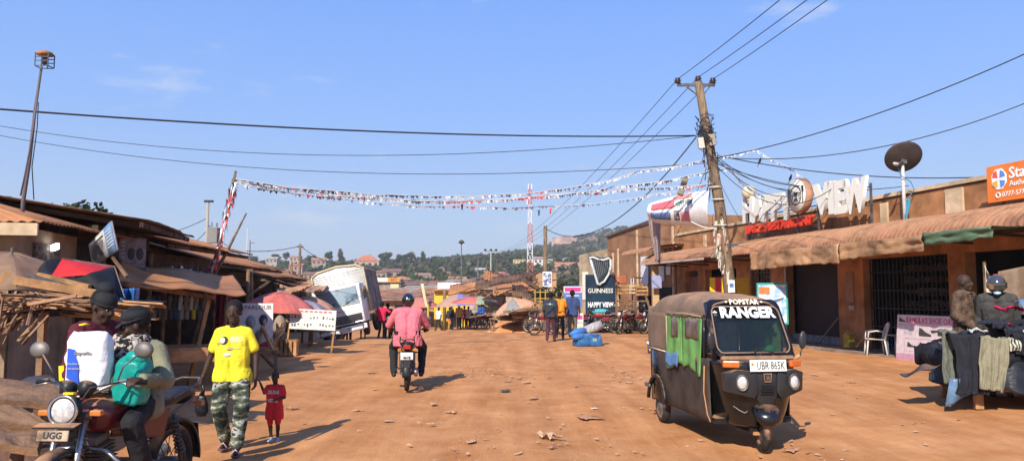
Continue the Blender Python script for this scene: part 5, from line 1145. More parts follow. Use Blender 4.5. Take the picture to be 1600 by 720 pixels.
dup(pk, GX(908, 36), R(60), 'motorcycle half hidden behind the man in the blue T-shirt')
dup(pk, GX(756, 50.5), R(110), 'motorcycle parked under the panelled umbrella with a seated person')
dup(pk2, GX(771, 51.5), R(70), 'second motorcycle under the panelled umbrella, nearer the timber heap')
dup(pk, GX(857, 34.5), R(95), 'rusty motorcycle with its wheel beside the man in maroon trousers')
dup(pk2, GX(747, 53), R(150), 'motorcycle at the left of the group under the panelled umbrella')

# ---- people further off
def walk(ph=1): return dict(aR=(.09, .22*ph, .10), kR=(.10, .14*ph, .50), aL=(-.09, -.22*ph, .14), kL=(-.10, .0, .49), wR=(.25, -.10*ph, .88), wL=(-.25, .16*ph, .88))
def pp(label, px, d, face, H, **k): p = GX(px, d); return person(label, p, face, H, **k)
blk = (.02, .02, .022)
t, j, hx, HX, s = pp('young person in dark hoodie and jeans with a backpack by the leaning truck', 547, 38.5, .1, 1.5, shirt=(blk, 'long'), trouser=((.12, .17, .25), 1.0), J=walk(.4))
child('backpack', flat((.05, .035, .035), .8), t, lambda b: b.ball(j['che']+V((0, -.16, 0)), (.15, .10, .2), 14))
pp('woman in a black top and bright blue skirt standing at the truck bumper', 569, 35.8, .2, 1.62, shirt=(blk, 'long'), trouser=None, skirt=((.05, .12, .55), .42, 1.15), hair='bun', bulk=1.1)
pp('person in a bright red top with navy shoulders and an arm raised beside the truck', 598, 35.2, -.2, 1.7, shirt=((.60, .02, .07), 'half'), trouser=((.04, .03, .03), .9), J=dict(eR=(.38, .0, 1.25), wR=(.36, .18, 1.12), aL=(-.16, -.02, .09)))
pp('man in dark clothes standing between the person in red and the truck side', 607, 38.2, 0, 1.78, shirt=(blk, 'long'), trouser=(blk, 1.0))
pp('small figure in a red T-shirt behind the man in dark clothes', 616, 43, 0, 1.5, shirt=((.55, .03, .03), 'short'), trouser=(blk, 1.0))
pp('person in a white shirt and dark trousers walking past the yellow flag', 686, 57, 2.6, 1.72, shirt=((.70, .70, .68), 'short'), trouser=(blk, 1.0), J=walk())
pp('person in a dark top and orange wrap near the yellow canisters', 703, 60, .3, 1.7, shirt=((.03, .04, .03), 'long'), trouser=None, skirt=((.60, .16, .04), .55, 1.05))
pp('man in a dark shirt and blue jeans at the edge of the market crowd', 706, 54, 2.2, 1.72, shirt=((.03, .035, .05), 'short'), trouser=((.10, .15, .25), 1.0), J=walk(-.6))
pp('woman in a cream top and black trousers walking under the blue and orange umbrella', 718, 53, .1, 1.74, shirt=((.58, .52, .40), 'half'), trouser=(blk, 1.0), J=walk(.7), bulk=1.08)
pp('person in a red top with a red headscarf beside the woman in cream', 726, 55, .2, 1.6, shirt=((.45, .02, .05), 'long'), trouser=(blk, 1.0))
pp('person with a white bag on a dark dress in the market crowd', 732, 53.5, .4, 1.55, shirt=((.60, .60, .62), 'short'), trouser=((.05, .03, .08), 1.0), J=walk(.3))
pp('child in a brown dress next to the person with the white bag', 738, 54, .4, 1.1, shirt=((.18, .08, .05), 'short'), trouser=None, skirt=((.18, .08, .05), .35, 1.1))
t, j, hx, HX, s = pp('person in a blue jacket and yellow cap sitting on a motorcycle under the umbrella', 752, 50.6, .6, 1.7, shirt=((.04, .12, .38), 'long'), trouser=((.45, .30, .18), 1.0), J=dict(pel=(0, -.22, .93), kR=(.27, .22, .72), kL=(-.27, .22, .72), aR=(.25, -.02, .28), aL=(-.25, -.02, .28), wR=(.3, .3, 1.1), wL=(-.3, .3, 1.1)))
child('cap', flat((.75, .55, .05), .6), t, lambda b: b.ball(hx((0, 0, .05)), (.11, .12, .08), 12))
t, j, hx, HX, s = pp('man in a black T-shirt and maroon trousers walking away, left of the man in orange', 860, 26.9, -.25, 1.74, shirt=((.03, .035, .05), 'half'), trouser=((.075, .022, .035), .92), J=walk(.8), shoes=(.03, .02, .02))
sh = [o for o in t.children if o.name.startswith('shirt')][0]
patch('back_print', flat((.35, .50, .52), .8), sh, [(-.11, j['che'].z+.01), (.11, j['che'].z+.01), (.11, j['che'].z+.05), (0, j['che'].z+.06), (-.11, j['che'].z+.05)], .006, dirn=-1)
pp('man in a bright orange T-shirt and dark trousers between the two men in dark shirts', 874, 28.3, .1, 1.74, shirt=((.80, .26, .02), 'short'), trouser=((.025, .025, .03), .92), J=dict(walk(-.8), eR=(.24, .05, 1.12), wR=(.2, .25, 1.1)))
pp('man in a navy blue T-shirt and grey trousers walking away towards the drinks board', 894, 29.2, -.1, 1.82, shirt=((.035, .06, .16), 'short', .06), trouser=((.16, .15, .13), 1.0), J=walk(.5), bulk=1.05)
# ================================================================ the three-wheeler
fwx, fwy = 2.76, 8.62
t = thing('three_wheeler', 'black three-wheeled taxi with a brown canvas roof and green curtains, RANGER on its windscreen', 'auto rickshaw', (0, 0, 0))
ang = R(-8.5)    # +Y local = backwards ; front faces -Y
t.rotation_euler = (0, 0, -ang+0); TK = t
t.scale = (.75, 1, 1)
t.location = (fwx+sin(ang)*1.0, fwy+cos(ang)*1.0, gz(3, 9.5))
bodym = mat('black_body_paint', (.010, .010, .011), .22, .3, 3, dust=.07, coat=.5)
vinyl = mat('dusty_black_vinyl', (.055, .042, .034), .6, .35, 2.5, .4, dust=.2, bscale=10)
canv = mat('brown_canvas', (.20, .135, .092), .9, .12, 3, .4, dust=.12, bscale=25)
def sec(y, w, z0, z1, r=.18, n=7):               # rounded arch cross-section in xz at y, open or closed
    pts = [(-w, z0)]
    for i in range(n+1): a = pi-(pi/2)*i/n; pts.append((-w+r+r*cos(a), z1-r+r*sin(a)))
    for i in range(n+1): a = pi/2-(pi/2)*i/n; pts.append((w-r+r*cos(a), z1-r+r*sin(a)))
    pts.append((w, z0)); return [V((x, y, z)) for x, z in pts]
# lower tub (closed loft front to back, floor at .30)
def plan(z):      # nose position and half width of the shell at height z
    k = max(0, min(1, (z-.22)/.78)); return -1.02-.10*sin(k*pi*.62), .40+.25*k**.6
b = MB(); rings = []
for i in range(12):
    z = .24+.76*i/11; ny, hw = plan(z); ring = []
    ctr = [(-hw*1.0, -.30), (-hw*.99, ny+.34), (-hw*.90, ny+.14), (-hw*.62, ny+.035), (-hw*.3, ny+.0), (0, ny-.012), (hw*.3, ny), (hw*.62, ny+.035), (hw*.90, ny+.14), (hw*.99, ny+.34), (hw, -.30), (hw*.5, -.28), (-hw*.5, -.28)]
    rings.append([V((x, y, z)) for x, y in ctr])
b.loft(rings); fr = b.build('front_cowl', bodym, t); sb = fr.modifiers.new('s', 'SUBSURF'); sb.levels = 2; sb.render_levels = 2
# side floor sill and passenger tub
for e in (-1, 1): child('side_skirt', vinyl, t, lambda b: b.grid(lambda u, v: V((e*(.655-.02*v*v+.012*sin(u*11)), -.72+2.05*u, .98-.70*v*(1-.18*max(0, sin(u*pi*1.0))*0)-(.10*u*v*0))), 30, 8, th=(-e*.02, 0, 0)))
child('floor_pan', black_m, t, lambda b: [b.box((0, .25, .30), (1.20, 2.1, .06)), b.box((0, 1.30, .62), (1.24, .10, .7)), b.box((0, .95, .52), (1.15, .7, .1))])
child('rear_panel', bodym, t, lambda b: b.loft([[V((x*w, y, z)) for x, z in ((-1, .30), (-1, .98), (1, .98), (1, .30))] for y, w in ((.9, .66), (1.25, .65), (1.42, .58))]))
for e in (-1, 1): child('wheel_arch', black_m, t, lambda b: b.loft([[V((e*(.665+o), 1.0+.33*r_*cos(a), .22+.36*r_*sin(a)*1.05)) for o, r_ in ((0, .98), (.05, 1.0), (.05, 1.1), (0, 1.12))] for a in [R(10+160*i/14) for i in range(15)]]))
child('rear_bumper', dsteel_m, t, lambda b: b.tube([(-.72, 1.2, .46), (-.70, 1.45, .46), (.70, 1.45, .46), (.72, 1.2, .46)], .025, 8))
# canvas hood
def hood(u, v):
    y = -.60+v*1.98; a = u
    w = .645-.02*max(0, (v-.85)/.15)**2*3-.05*(1-min(1, v/.12))**2; zt = 1.735-.10*(1-min(1, v/.35))**2-.30*max(0, (v-.80)/.2)**2.2
    zs = 1.50-.02*(1-v) if v < .86 else 1.50-.0; m_ = (u-.5)*2
    ex = 3.2; x = w*(abs(sin(m_*pi/2))**(2/ex))*(1 if m_ > 0 else -1); z = 1.42+(zt-1.42)*(abs(cos(m_*pi/2))**(2/ex))
    return V((x, y, z+.012*sin(v*14)+.01*noise.noise(V((u*8, v*8, 0)))))
child('canvas_hood', canv, t, lambda b: b.grid(hood, 48, 40, th=(0, 0, -.012)))
# canvas rear quarters down to the waist, and back
def quarter(e):
    def fn(u, v):
        y = .60+.84*u; z = 1.47-.50*v+.0; x = e*(.655-.03*max(0, (u-.7)/.3)**2+.008*noise.noise(V((u*5, v*5, e)))); return V((x, y, z))
    return fn
for e in (-1, 1): child('canvas_side', canv, t, lambda b: b.grid(quarter(e), 14, 10, th=(-e*.012, 0, 0)))
child('canvas_back', canv, t, lambda b: b.grid(lambda u, v: V(((u-.5)*1.26, 1.40+.045*sin(v*pi)+.01*noise.noise(V((u*5, v*5, 7))), 1.55-.60*v)), 20, 14, th=(0, .012, 0)))
# green curtains with clear windows on the visible side (x<0) and a plain one on the other
gr = mat('green_curtain', (.15, .34, .09), .7, .2, 4, .5, dust=.12, bscale=9)
clr = mat('hazy_vinyl_window', (.16, .12, .10), .25, .3, 6, .3, dust=.2)
def curt(y0, y1, e, sway, seed):
    def fn(u, v):
        y = y0+(y1-y0)*(u*(1-.15*v*sway)+.05*sway*v); return V((e*(.66+.016*sin(u*13+seed)*v+.018*v), y, 1.47-.66*v-.05*v*sin(u*5+seed)))
    return fn
cu = [child('curtain', gr, t, lambda b: b.grid(curt(-.56, .07, -1, 1, 1), 16, 14, th=(.01, 0, 0))), child('curtain', gr, t, lambda b: b.grid(curt(.10, .64, -1, -1, 4), 16, 14, th=(.01, 0, 0)))]
child('curtain_window', clr, cu[0], lambda b: b.grid(lambda u, v: V((-.668-.012*v, -.46+.42*u-.02*v, 1.43-.24*v)), 6, 4, th=(.006, 0, 0)))
child('curtain_window', clr, cu[1], lambda b: b.grid(lambda u, v: V((-.668-.012*v, .20+.24*u, 1.42-.24*v)), 6, 4, th=(.006, 0, 0)))
piping = flat((.55, .42, .28), .8)
child('canvas_piping', piping, t, lambda b: [b.tube([(-.668, .62, 1.44), (-.668, .61, .97)], .007, 5), b.tube([(-.668, -.56, 1.46), (-.668, 0, 1.485), (-.668, .62, 1.47)], .007, 5), b.tube([(-.668, .60, .965), (-.672, 1.0, .975), (-.66, 1.36, .98)], .012, 5)])
child('valance', canv, t, lambda b: b.grid(lambda u, v: V((-.672, -.60+1.24*u, 1.50-v*(.045+.035*abs(noise.noise(V((u*14, 0, 2))))*2))), 60, 2, th=(.008, 0, 0)))
child('curtain', gr, t, lambda b: b.grid(curt(-.55, .6, 1, 0, 2), 16, 10, th=(-.01, 0, 0)))
child('blue_patch', flat((.10, .20, .38), .8, bump=.3), t, lambda b: b.grid(lambda u, v: V((-.690-.02*v, .17+.45*u, .97-.16*v+.02*sin(u*8))), 12, 5, th=(.006, 0, 0)))
# windscreen frame and glass
def wsf(x, k): return V((x, -.88+.30*k, 1.03+.58*k))     # k 0 bottom .. 1 top
def rr(w0, w1, k0, k1, r, n=6, o=0):
    P_ = []
    for cx, ck, a0 in ((1, 0, -90), (1, 1, 0), (-1, 1, 90), (-1, 0, 180)):
        w = w1 if ck else w0
        for i in range(n+1):
            a = R(a0+90*i/n); x = cx*(w-r)+r*cos(a); k = (k1-r*1.6 if ck else k0+r*1.6)+r*1.6*sin(a); q = wsf(x, k); P_.append(q+V((0, -.92*o, .38*o)))
    return P_
b = MB(); o_, i_ = rr(.635, .60, -.03, 1.08, .12), rr(.575, .545, .05, .92, .09)
n_ = len(o_); vv = o_+i_+[p+V((0, .05, .0)) for p in o_]+[p+V((0, .05, 0)) for p in i_]
fs = []
for a in range(n_):
    c = (a+1) % n_; fs += [(a, c, n_+c, n_+a), (2*n_+a, 3*n_+a, 3*n_+c, 2*n_+c), (a, 2*n_+a, 2*n_+c, c), (n_+a, n_+c, 3*n_+c, 3*n_+a)]
b._add(vv, fs); wf = b.build('windscreen_frame', bodym, t)
b = MB(); g_ = rr(.585, .555, .04, .935, .09, o=-.012); b._add(g_+[p+V((0, .008, 0)) for p in g_], [tuple(range(n_)), tuple(reversed(range(n_, 2*n_)))])
scr = mat('windscreen_glass', (.9, .95, .95), .03, .02, 3, spec=.7, alpha=.28)
scr.node_tree.nodes['Principled BSDF'].inputs['Base Color'].default_value = (.02, .03, .035, 1)
for lk in list(scr.node_tree.links):
    if lk.to_socket.name == 'Base Color': scr.node_tree.links.remove(lk)
b.build('windscreen', scr, t)
child('windscreen_seal', flat((.24, .16, .11), .7), wf, lambda b: b.tube([*rr(.580, .550, .045, .925, .09, o=.012), rr(.580, .550, .045, .925, .09, o=.012)[0]], .011, 6))
ra = atan2(.30, .58); wlt = flat((.82, .82, .82), .5)
text('RANGER', .185, wlt, t, wsf(.02, .80)+V((0, -.022, .008)), ext=.001, w=.90, bold=.008, rot=(pi/2-ra, 0, 0)); text('*', .14, wlt, t, wsf(-.50, .76)+V((0, -.022, .0)), ext=.001, bold=.006, rot=(pi/2-ra, 0, 0))
text('• POPSTAR •', .085, flat((.80, .72, .55), .5), t, wsf(.0, 1.0)+V((0, -.034, .016)), ext=.001, w=.62, bold=.003, rot=(pi/2-ra, 0, 0))
child('front_post', bodym, t, lambda b: [b.tube([wsf(e*.625, -.05)+V((0, .05, 0)), wsf(e*.60, .5)+V((0, .05, 0)), wsf(e*.57, 1.0)+V((0, .06, 0))], .035, 8) for e in (-1, 1)]+[b.tube([(e*.64, -.58, .95), (e*.64, -.58, 1.48)], .018, 8) for e in (-1, 1)])
# dust strip, wiper, cabin bits
child('dusty_ledge', mat('dusty_trim', (.30, .17, .10), .8, .2, 6), t, lambda b: b.box((0, -.925, 1.005), (1.14, .05, .045), (R(-20), 0, 0)), bevel=.01)
child('wiper', black_m, t, lambda b: [b.bar((.02, -.93, 1.02), (-.04, -.88, 1.11), .014), b.bar((-.04, -.885, 1.11), (.28, -.90, 1.07), .008)])
child('dashboard', black_m, t, lambda b: b.box((0, -.62, .98), (1.1, .25, .10)))
child('driver_seat', mat('grey_seat', (.30, .29, .28), .8, .2, 5), t, lambda b: [b.box((.0, -.12, .80), (.6, .35, .14)), b.box((.12, .08, 1.12), (.34, .08, .5)), b.box((-.22, .10, 1.16), (.26, .06, .42))], bevel=.03)
child('passenger_seat', mat('dark_seat', (.05, .045, .045), .8, .2, 5), t, lambda b: [b.box((0, .95, .72), (1.15, .5, .14)), b.box((0, 1.2, 1.08), (1.15, .1, .55))], bevel=.03)
child('steering_bar', black_m, t, lambda b: b.tube([(-.30, -.48, 1.06), (-.15, -.52, 1.03), (.15, -.52, 1.03), (.30, -.48, 1.06)], .015, 8))
child('green_garland', flat((.02, .20, .05), .8), t, lambda b: b.ball((.38, -.66, 1.06), (.10, .05, .07), 10))
# front : dark plastic band, headlamps, indicators, grille, emblem, plate
grey = mat('grey_plastic', (.030, .030, .033), .32, .2, 4, dust=.07)
def fy(z): return plan(z)[0]
for e in (-1, 1):
    hp = child('headlamp_panel', grey, t, lambda b: b.loft([[V((e*x, fy(.78)-.030+.03*(abs(x)/.6)+.30*max(0, abs(x)-.42)**1.3*2-o_, z)) for x, z in ((.14, .66), (.21, .58), (.40, .63), (.60, .66), (.62, .86), (.45, .90), (.16, .88))] for o_ in (-.06, .0, .022)]), bevel=.012)
    X = M.Translation((e*.40, fy(.76)-.045, .765)) @ M.Rotation(pi/2, 4, 'X') @ M.Rotation(e*.16, 4, 'Y')
    hl = child('headlight', dsteel_m, t, lambda b: b.lathe([(.001, -.06), (.07, -.05), (.088, 0), (.090, .02), (.08, .026), (.076, .012)], 26, X))
    child('lens', bpy.data.materials['lamp_lens'], hl, lambda b: b.lathe([(.078, .008), (.06, .026), (.03, .036), (.001, .04)], 26, X))
    child('indicator', flat((.62, .13, .02), .3, coat=.5), t, lambda b: b.box((e*.50, fy(.98)+.035+.02, .955), (.23, .05, .075), (0, 0, e*.35)), bevel=.015)
child('centre_panel', grey, t, lambda b: b.loft([[V((x, fy(z)-.014-o_, z)) for x, z in ((-.10, .50), (.10, .50), (.165, .62), (.15, .88), (-.15, .88), (-.165, .62))] for o_ in (-.04, .006, .016)]), bevel=.01)
child('grille_slots', flat((.012, .012, .012), .5), t, lambda b: [b.box((0, fy(.66)-.034, .64+.028*k), (.20-.01*k, .012, .010)) for k in range(4)])
child('emblem', chrome_m, t, lambda b: b.prism([(-.065, .86), (.065, .86), (.05, .765), (-.05, .765)], .012, M.Translation((0, fy(.8)-.042, 0))))
child('emblem_inset', flat((.03, .03, .03), .4), t, lambda b: b.prism([(-.048, .848), (.048, .848), (.038, .777), (-.038, .777)], .006, M.Translation((0, fy(.8)-.047, 0))))
child('emblem_mark', chrome_m, t, lambda b: [b.box((0, fy(.8)-.049, .797+.014*k), (.055, .004, .006)) for k in range(3)])
pl = child('number_plate', flat((.80, .80, .74), .45), t, lambda b: b.box((.0, fy(.95)-.060, .945), (.56, .012, .125), (R(-6), 0, 0)), bevel=.005)
text('UBR 865K', .118, flat((.05, .05, .05), .6), pl, (.035, fy(.95)-.0685, .942), ext=.001, w=.43, bold=.001, rot=(pi/2-R(6), 0, 0))
child('plate_emblem', flat((.75, .55, .05), .5), pl, lambda b: b.box((-.245, fy(.95)-.068, .962), (.05, .003, .03), (R(-6), 0, 0)))
child('plate_mark', flat((.55, .03, .03), .5), pl, lambda b: [b.box((-.245, fy(.95)-.0705, .962), (.012, .002, .02), (R(-6), 0, 0)), b.box((-.245, fy(.95)-.066, .915), (.03, .003, .015), (R(-6), 0, 0))])
child('scratch', flat((.45, .42, .38), .6), t, lambda b: b.tube([(-.46, fy(.46)+.045, .50), (-.38, fy(.45)+.012, .455), (-.31, fy(.44)-.004, .43), (-.27, fy(.44)-.006, .45)], .0035, 4))
# front wheel, fender, fork
st = M.Translation((0, -1.0, 0)) @ M.Rotation(R(-14), 4, 'Z')
tw = child('front_wheel', rubber_m, t, lambda b: b.torus(.155, .055, 40, 10, st @ M.Translation((0, 0, .205)) @ M.Rotation(pi/2, 4, 'Y'), 1.05))
child('rim', dsteel_m, tw, lambda b: b.lathe([(.001, -.035), (.05, -.045), (.11, -.03), (.115, 0), (.11, .03), (.05, .045), (.001, .035)], 24, st @ M.Translation((0, 0, .205)) @ M.Rotation(pi/2, 4, 'Y')))
def fend(b):
    b.X = st
    b.loft([[V((w*x*1.15, -.02+.235*cos(a)*(1+o), .36+.155*sin(a)*(1+o))) for x, o in ((-1, -.10), (-.95, .0), (-.55, .10), (0, .15), (.55, .10), (.95, 0), (1, -.10), (.8, -.12), (0, .02), (-.8, -.12))] for a, w in [(R(192-13*i), .10+.06*sin(pi*min(1, i/9))**.6) for i in range(11)]])
child('front_fender', bodym, t, fend)
child('fork_arm', flat((.40, .20, .08), .6, dust=.3), t, lambda b: [setattr(b, 'X', st), b.bar((-.11, .10, .40), (-.12, .02, .19), .045), b.bar((.11, .10, .40), (.12, .02, .19), .045), b.bar((-.13, .0, .19), (.13, 0, .19), .035)])
child('inner_well', blk_m, t, lambda b: b.box((0, -.78, .40), (.34, .4, .4)))
for e in (-1, 1):
    X = M.Translation((e*.57, 1.0, .205)) @ M.Rotation(pi/2, 4, 'Y')
    w = child('rear_wheel', rubber_m, t, lambda b: b.torus(.155, .056, 36, 10, X, 1.15))
    child('rim', engine_m, w, lambda b: b.lathe([(.001, -.05), (.045, -.058), (.055, -.04), (.10, -.03), (.115, -.045), (.115, .045), (.10, .03), (.001, .04)], 24, X))
for e in (-1, 1):
    child('mirror', grey, t, lambda b: [b.tube([(e*.62, -.84, .99), (e*.70, -.90, 1.02), (e*.72, -.93, 1.12)], .010, 6), b.ball((e*.725, -.935, 1.20), (.062, .026, .10), 16, M.Rotation(R(8*e), 4, 'Y'))])
child('mirror_clamp', flat((.48, .25, .12), .8), t, lambda b: b.tube([(.62, -.84, .97), (.70, -.90, 1.03)], .025, 7))
child('handle_trim', flat((.45, .22, .10), .8), t, lambda b: b.tube([(-.668, -.62, .90), (-.672, -.60, .60), (-.655, -.66, .36), (-.64, -.72, .28)], .010, 6))

# ================================================================ the leaning truck
q = GX(541, 33.0); t = thing('truck', 'white box truck with its body leaning over into the roadside ditch', 'truck', (q.x, 33.0, q.z-.05), 0)
t.rotation_euler = (R(0), R(-12.5), R(4))
whp_ = mat('truck_white', (.74, .73, .68), .5, .12, 2, dust=.12); crm = mat('cream_edge', (.60, .50, .30), .6, .15, 3)
dks = mat('truck_brown_side', (.30, .26, .22), .75, .4, 1.3, dust=.2)  # darker grey-brown than the white box, with some dust
# cab: front at y=0, faces -Y
def cabf(b): b.loft([[V((x, y, z)) for x, y in ((-1.02, ny), (1.02, ny), (1.05, ny+.15), (1.05, 1.7), (-1.05, 1.7), (-1.05, ny+.15))] for z, ny in ((.62, .0), (1.25, -.04), (1.45, -.02), (2.2, .24), (2.3, .34))])
cab = child('cab', whp_, t, cabf, bevel=.03)
gl = child('windscreen', mat('truck_glass', (.05, .075, .08), .06, .5, 1.5, spec=.9, coat=.8, col2=(.20, .26, .27), lo=.52, hi=.62), t, lambda b: b._add([(-.92, -.035, 1.48), (.92, -.035, 1.48), (.84, .19, 2.16), (-.84, .19, 2.16), (-.92, .0, 1.48), (.92, .0, 1.48), (.84, .23, 2.16), (-.84, .23, 2.16)], [(0, 1, 2, 3), (7, 6, 5, 4), (0, 4, 5, 1), (1, 5, 6, 2), (2, 6, 7, 3), (3, 7, 4, 0)]))
child('windscreen_seal', flat((.50, .50, .46), .6), gl, lambda b: b.tube([(-.94, -.04, 1.46), (.94, -.04, 1.46), (.86, .19, 2.18), (-.86, .19, 2.18), (-.94, -.04, 1.46)], .02, 6))
child('wiper', black_m, t, lambda b: [b.bar((-.5, -.05, 1.47), (-.1, -.0, 1.62), .02), b.bar((.3, -.05, 1.47), (.7, .0, 1.66), .02)])
child('front_grille', mat('grille_dark', (.03, .03, .032), .5, .2, 3), t, lambda b: [b.box((0, -.045, .98-.09*k), (1.85, .03, .055)) for k in range(4)])
child('bonnet_text_strip', flat((.55, .50, .40), .7), t, lambda b: b.box((0, -.055, 1.22), (.5, .012, .07)))
for e in (-1, 1):
    child('headlight', chrome_m, t, lambda b: b.box((e*.78, -.06, .60), (.36, .05, .17)), bevel=.02)
    child('mirror', black_m, t, lambda b: [b.bar((e*1.05, .2, 2.0), (e*1.22, .05, 1.95), .02), b.box((e*1.24, .05, 1.78), (.10, .05, .34))])
    child('door_window', glass_m, t, lambda b: b.box((e*1.052, .85, 1.82), (.012, .8, .52)))
child('bumper', whp_, t, lambda b: [b.box((0, -.10, .44), (2.15, .12, .20))], bevel=.02)
child('bumper_bar', chrome_m, t, lambda b: [b.tube([(-.95, -.20, .32), (.95, -.20, .32)], .03, 8), b.tube([(-.95, -.20, .52), (.95, -.20, .52)], .025, 8)]+[b.bar((x, -.2, .30), (x, -.2, .54), .03) for x in (-.9, -.3, .3, .9)])
bw = 1.16
def boxf(b): b.loft([[V((x, y, z)) for x, z in ((-bw, 1.0), (-bw, 3.0), (-bw*.75, 3.16), (0, 3.26), (bw*.75, 3.16), (bw, 3.0), (bw, 1.0))] for y in (1.8, 6.8)])
bx_ = child('cargo_box', whp_, t, boxf)
child('cargo_edge', crm, t, lambda b: [b.tube([(-bw, 1.78, 1.0), (-bw, 1.78, 3.0), (-bw*.75, 1.78, 3.16), (0, 1.78, 3.26), (bw*.75, 1.78, 3.16), (bw, 1.78, 3.0), (bw, 1.78, 1.0)], .045, 6), b.bar((bw, 1.8, 3.0), (bw, 6.8, 3.0), .06), b.bar((-bw, 1.8, 3.0), (-bw, 6.8, 3.0), .06)])
child('cargo_rib', whp_, bx_, lambda b: [b.box((0, 1.785, 2.35+.10*k), (2.2, .02, .025)) for k in range(7)]+[b.box((x, 1.775, 2.6), (.04, .03, 1.1)) for x in (-.4, .42)])
for e in (-1, 1): child('cargo_side', dks, t, lambda b: [b.box((e*(bw+.012), 4.3, 2.0), (.02, 4.9, 1.9))]+[b.box((e*(bw+.03), 1.95+.61*k, 2.0), (.03, .06, 1.9)) for k in range(9)])
child('chassis', black_m, t, lambda b: [b.box((0, 3.4, .72), (1.6, 6.6, .35)), b.box((0, 1.0, .5), (1.9, 1.0, .3))])
for (x, y) in ((-.88, .95), (.88, .95), (-.85, 5.3), (.85, 5.3)):
    X = M.Translation((x, y, .42)) @ M.Rotation(pi/2, 4, 'Y')
    w = child('wheel', rubber_m, t, lambda b: b.torus(.30, .13, 30, 8, X, 1.0)); child('rim', dsteel_m, w, lambda b: b.lathe([(.001, -.08), (.18, -.09), (.2, 0), (.18, .09), (.001, .08)], 18, X))

# ================================================================ clothes stall and men, near right
def rounded_cloth(label, pts_fn, m, nm='garment', nu=16, nv=12, th=.014):
    b = MB(); b.grid(pts_fn, nu, nv, th=(0, 0, -th)); return tag(b.build(nm, m, None), label, 'garment')
cx, cy = 7.92, 11.5; cz_ = gz(cx, cy)
t = thing('clothes_table', 'low wooden frame covered by a dark plastic sheet under the clothes heap', 'table', (cx, cy, cz_), R(-9))
child('tabletop', wood_m, t, lambda b: b.box((0, 0, .48), (2.9, 1.3, .04)))
child('side_rail', wood_m, t, lambda b: [b.box((0, e*.66, .26+.0), (2.8, .04, .12), (0, R(1.5), 0)) for e in (-1, 1)])
for x, y in ((-1.2, -.6), (0, -.62), (1.2, -.6), (-1.2, .6), (1.2, .6)): child('leg', wood_m, t, lambda b: b.box((x, y, .22), (.11, .09, .5)), bevel=.006)
sheetm = mat('black_plastic_sheet', (.022, .025, .033), .32, .3, 3, .8, bscale=6, dust=.06)
def shf(u, v):
    a = u*2*pi; w = 1.45+.12*sin(a*3); k = v
    x = w*cos(a)*(abs(cos(a))**-.35 if abs(cos(a)) > .3 else 1.2)*.9; x = max(-1.58, min(1.58, x)); y = max(-.80, min(.80, 1.1*sin(a)))
    fl = 1+.10*k+.05*k*sin(a*9)
    return V((x*fl, y*fl, .86-.62*k+.05*sin(a*5)*k+.02*noise.noise(V((cos(a)*4, sin(a)*4, k*3)))))
child('plastic_sheet', sheetm, t, lambda b: b.grid(shf, 90, 14, th=(0, 0, -.01)))
child('blue_sheet_end', mat('blue_grey_sheet', (.13, .22, .34), .3, .3, 4, .7, bscale=7), t, lambda b: [b.grid(lambda u, v: V((-1.66+.38*u-.08*v, -.86-.04*sin(u*7), .42-.40*v*(1-.5*u))), 10, 8, th=(0, .01, 0)), b.grid(lambda u, v: V((1.40+.35*u, -.93-.05*sin(u*7), .62-.60*v)), 10, 8, th=(0, .01, 0)), b.grid(lambda u, v: V((.42+.14*u, -.93+.02*sin(v*5), .88-.80*v)), 6, 10, th=(0, .01, 0))])
# the black flap that sticks out to the left
child('sheet_flap', sheetm, t, lambda b: b.grid(lambda u, v: V((-1.5-.62*u, -.7+.5*v+.06*sin(u*6), .60-.16*u*u+.03*sin(u*9+v*4)-.04*v)), 14, 6, th=(0, 0, -.01)))
t2_ = thing('clothes_heap', 'big heap of mostly black second-hand clothes on the stall table', 'clothes heap', (cx, cy, cz_+.0), R(-9))
hm = mat('black_cloth', (.016, .017, .024), .92, .5, 5, .5, bscale=18)
def heapf(u, v):
    x = (u-.5)*2; y = (v-.5)*2; z = .74+.42*max(0, (1-abs(x-.25)**2.2*.64))*max(0, (1-abs(y)**2.5))
    n1 = noise.noise(V((x*2.2, y*2.6, 3))); n2 = 1-2*abs(noise.noise(V((x*5, y*6, 8)))); n3 = noise.noise(V((x*11, y*9, 1)))
    return V((x*1.55, y*.84, z+.13*n1+.06*n2+.02*n3))
child('clothes_mass', hm, t2_, lambda b: b.grid(heapf, 90, 60, th=(0, 0, -.25)))
def gar(label, x, y, z, w, h, col, rz=0, drape=.4, seed=0, m=None, tilt=0, cat='garment'):
    gm_ = m or flat(col, .9, bump=.5, bscale=40)
    def fn(u, v):
        xx = (u-.5)*w*(1+.12*sin(v*6+seed)); d = v*h; top = .22
        if d < top: yy = .12-d*.9; zz = .02*sin(u*9+seed)
        else: yy = .12-top*.9-.03-.05*(d-top)+.022*sin(u*11+seed)+.03*(1-2*abs(noise.noise(V((u*7, v*3, seed))))); zz = -(d-top)*drape*2.2
        return V((xx+.04*noise.noise(V((u*3, v*3, seed+5))), yy, zz+.03*noise.noise(V((u*6, v*5, seed+9)))+.02*(1-2*abs(noise.noise(V((u*10, v*12, seed+2)))))))
    Rr = M.Rotation(R(-9), 3, 'Z'); p = Rr @ V((x, y, 0))
    b = MB(); b.grid(fn, 40, 34, th=(0, .010, -.006)); o = b.build('garment', gm_, None, loc=(cx+p.x, cy+p.y, cz_+z), rot=(0, tilt, R(-9)+rz)); return tag(o, label, cat)
gar('black trousers draped over the left end of the clothes stall', -1.40, -.78, 1.02, .42, 1.0, (.016, .017, .024), .1, .48, 1)
gar('grey-green trousers hanging at the far left of the clothes stall', -1.60, -.60, 1.05, .26, .95, (.13, .14, .11), .3, .45, 3)
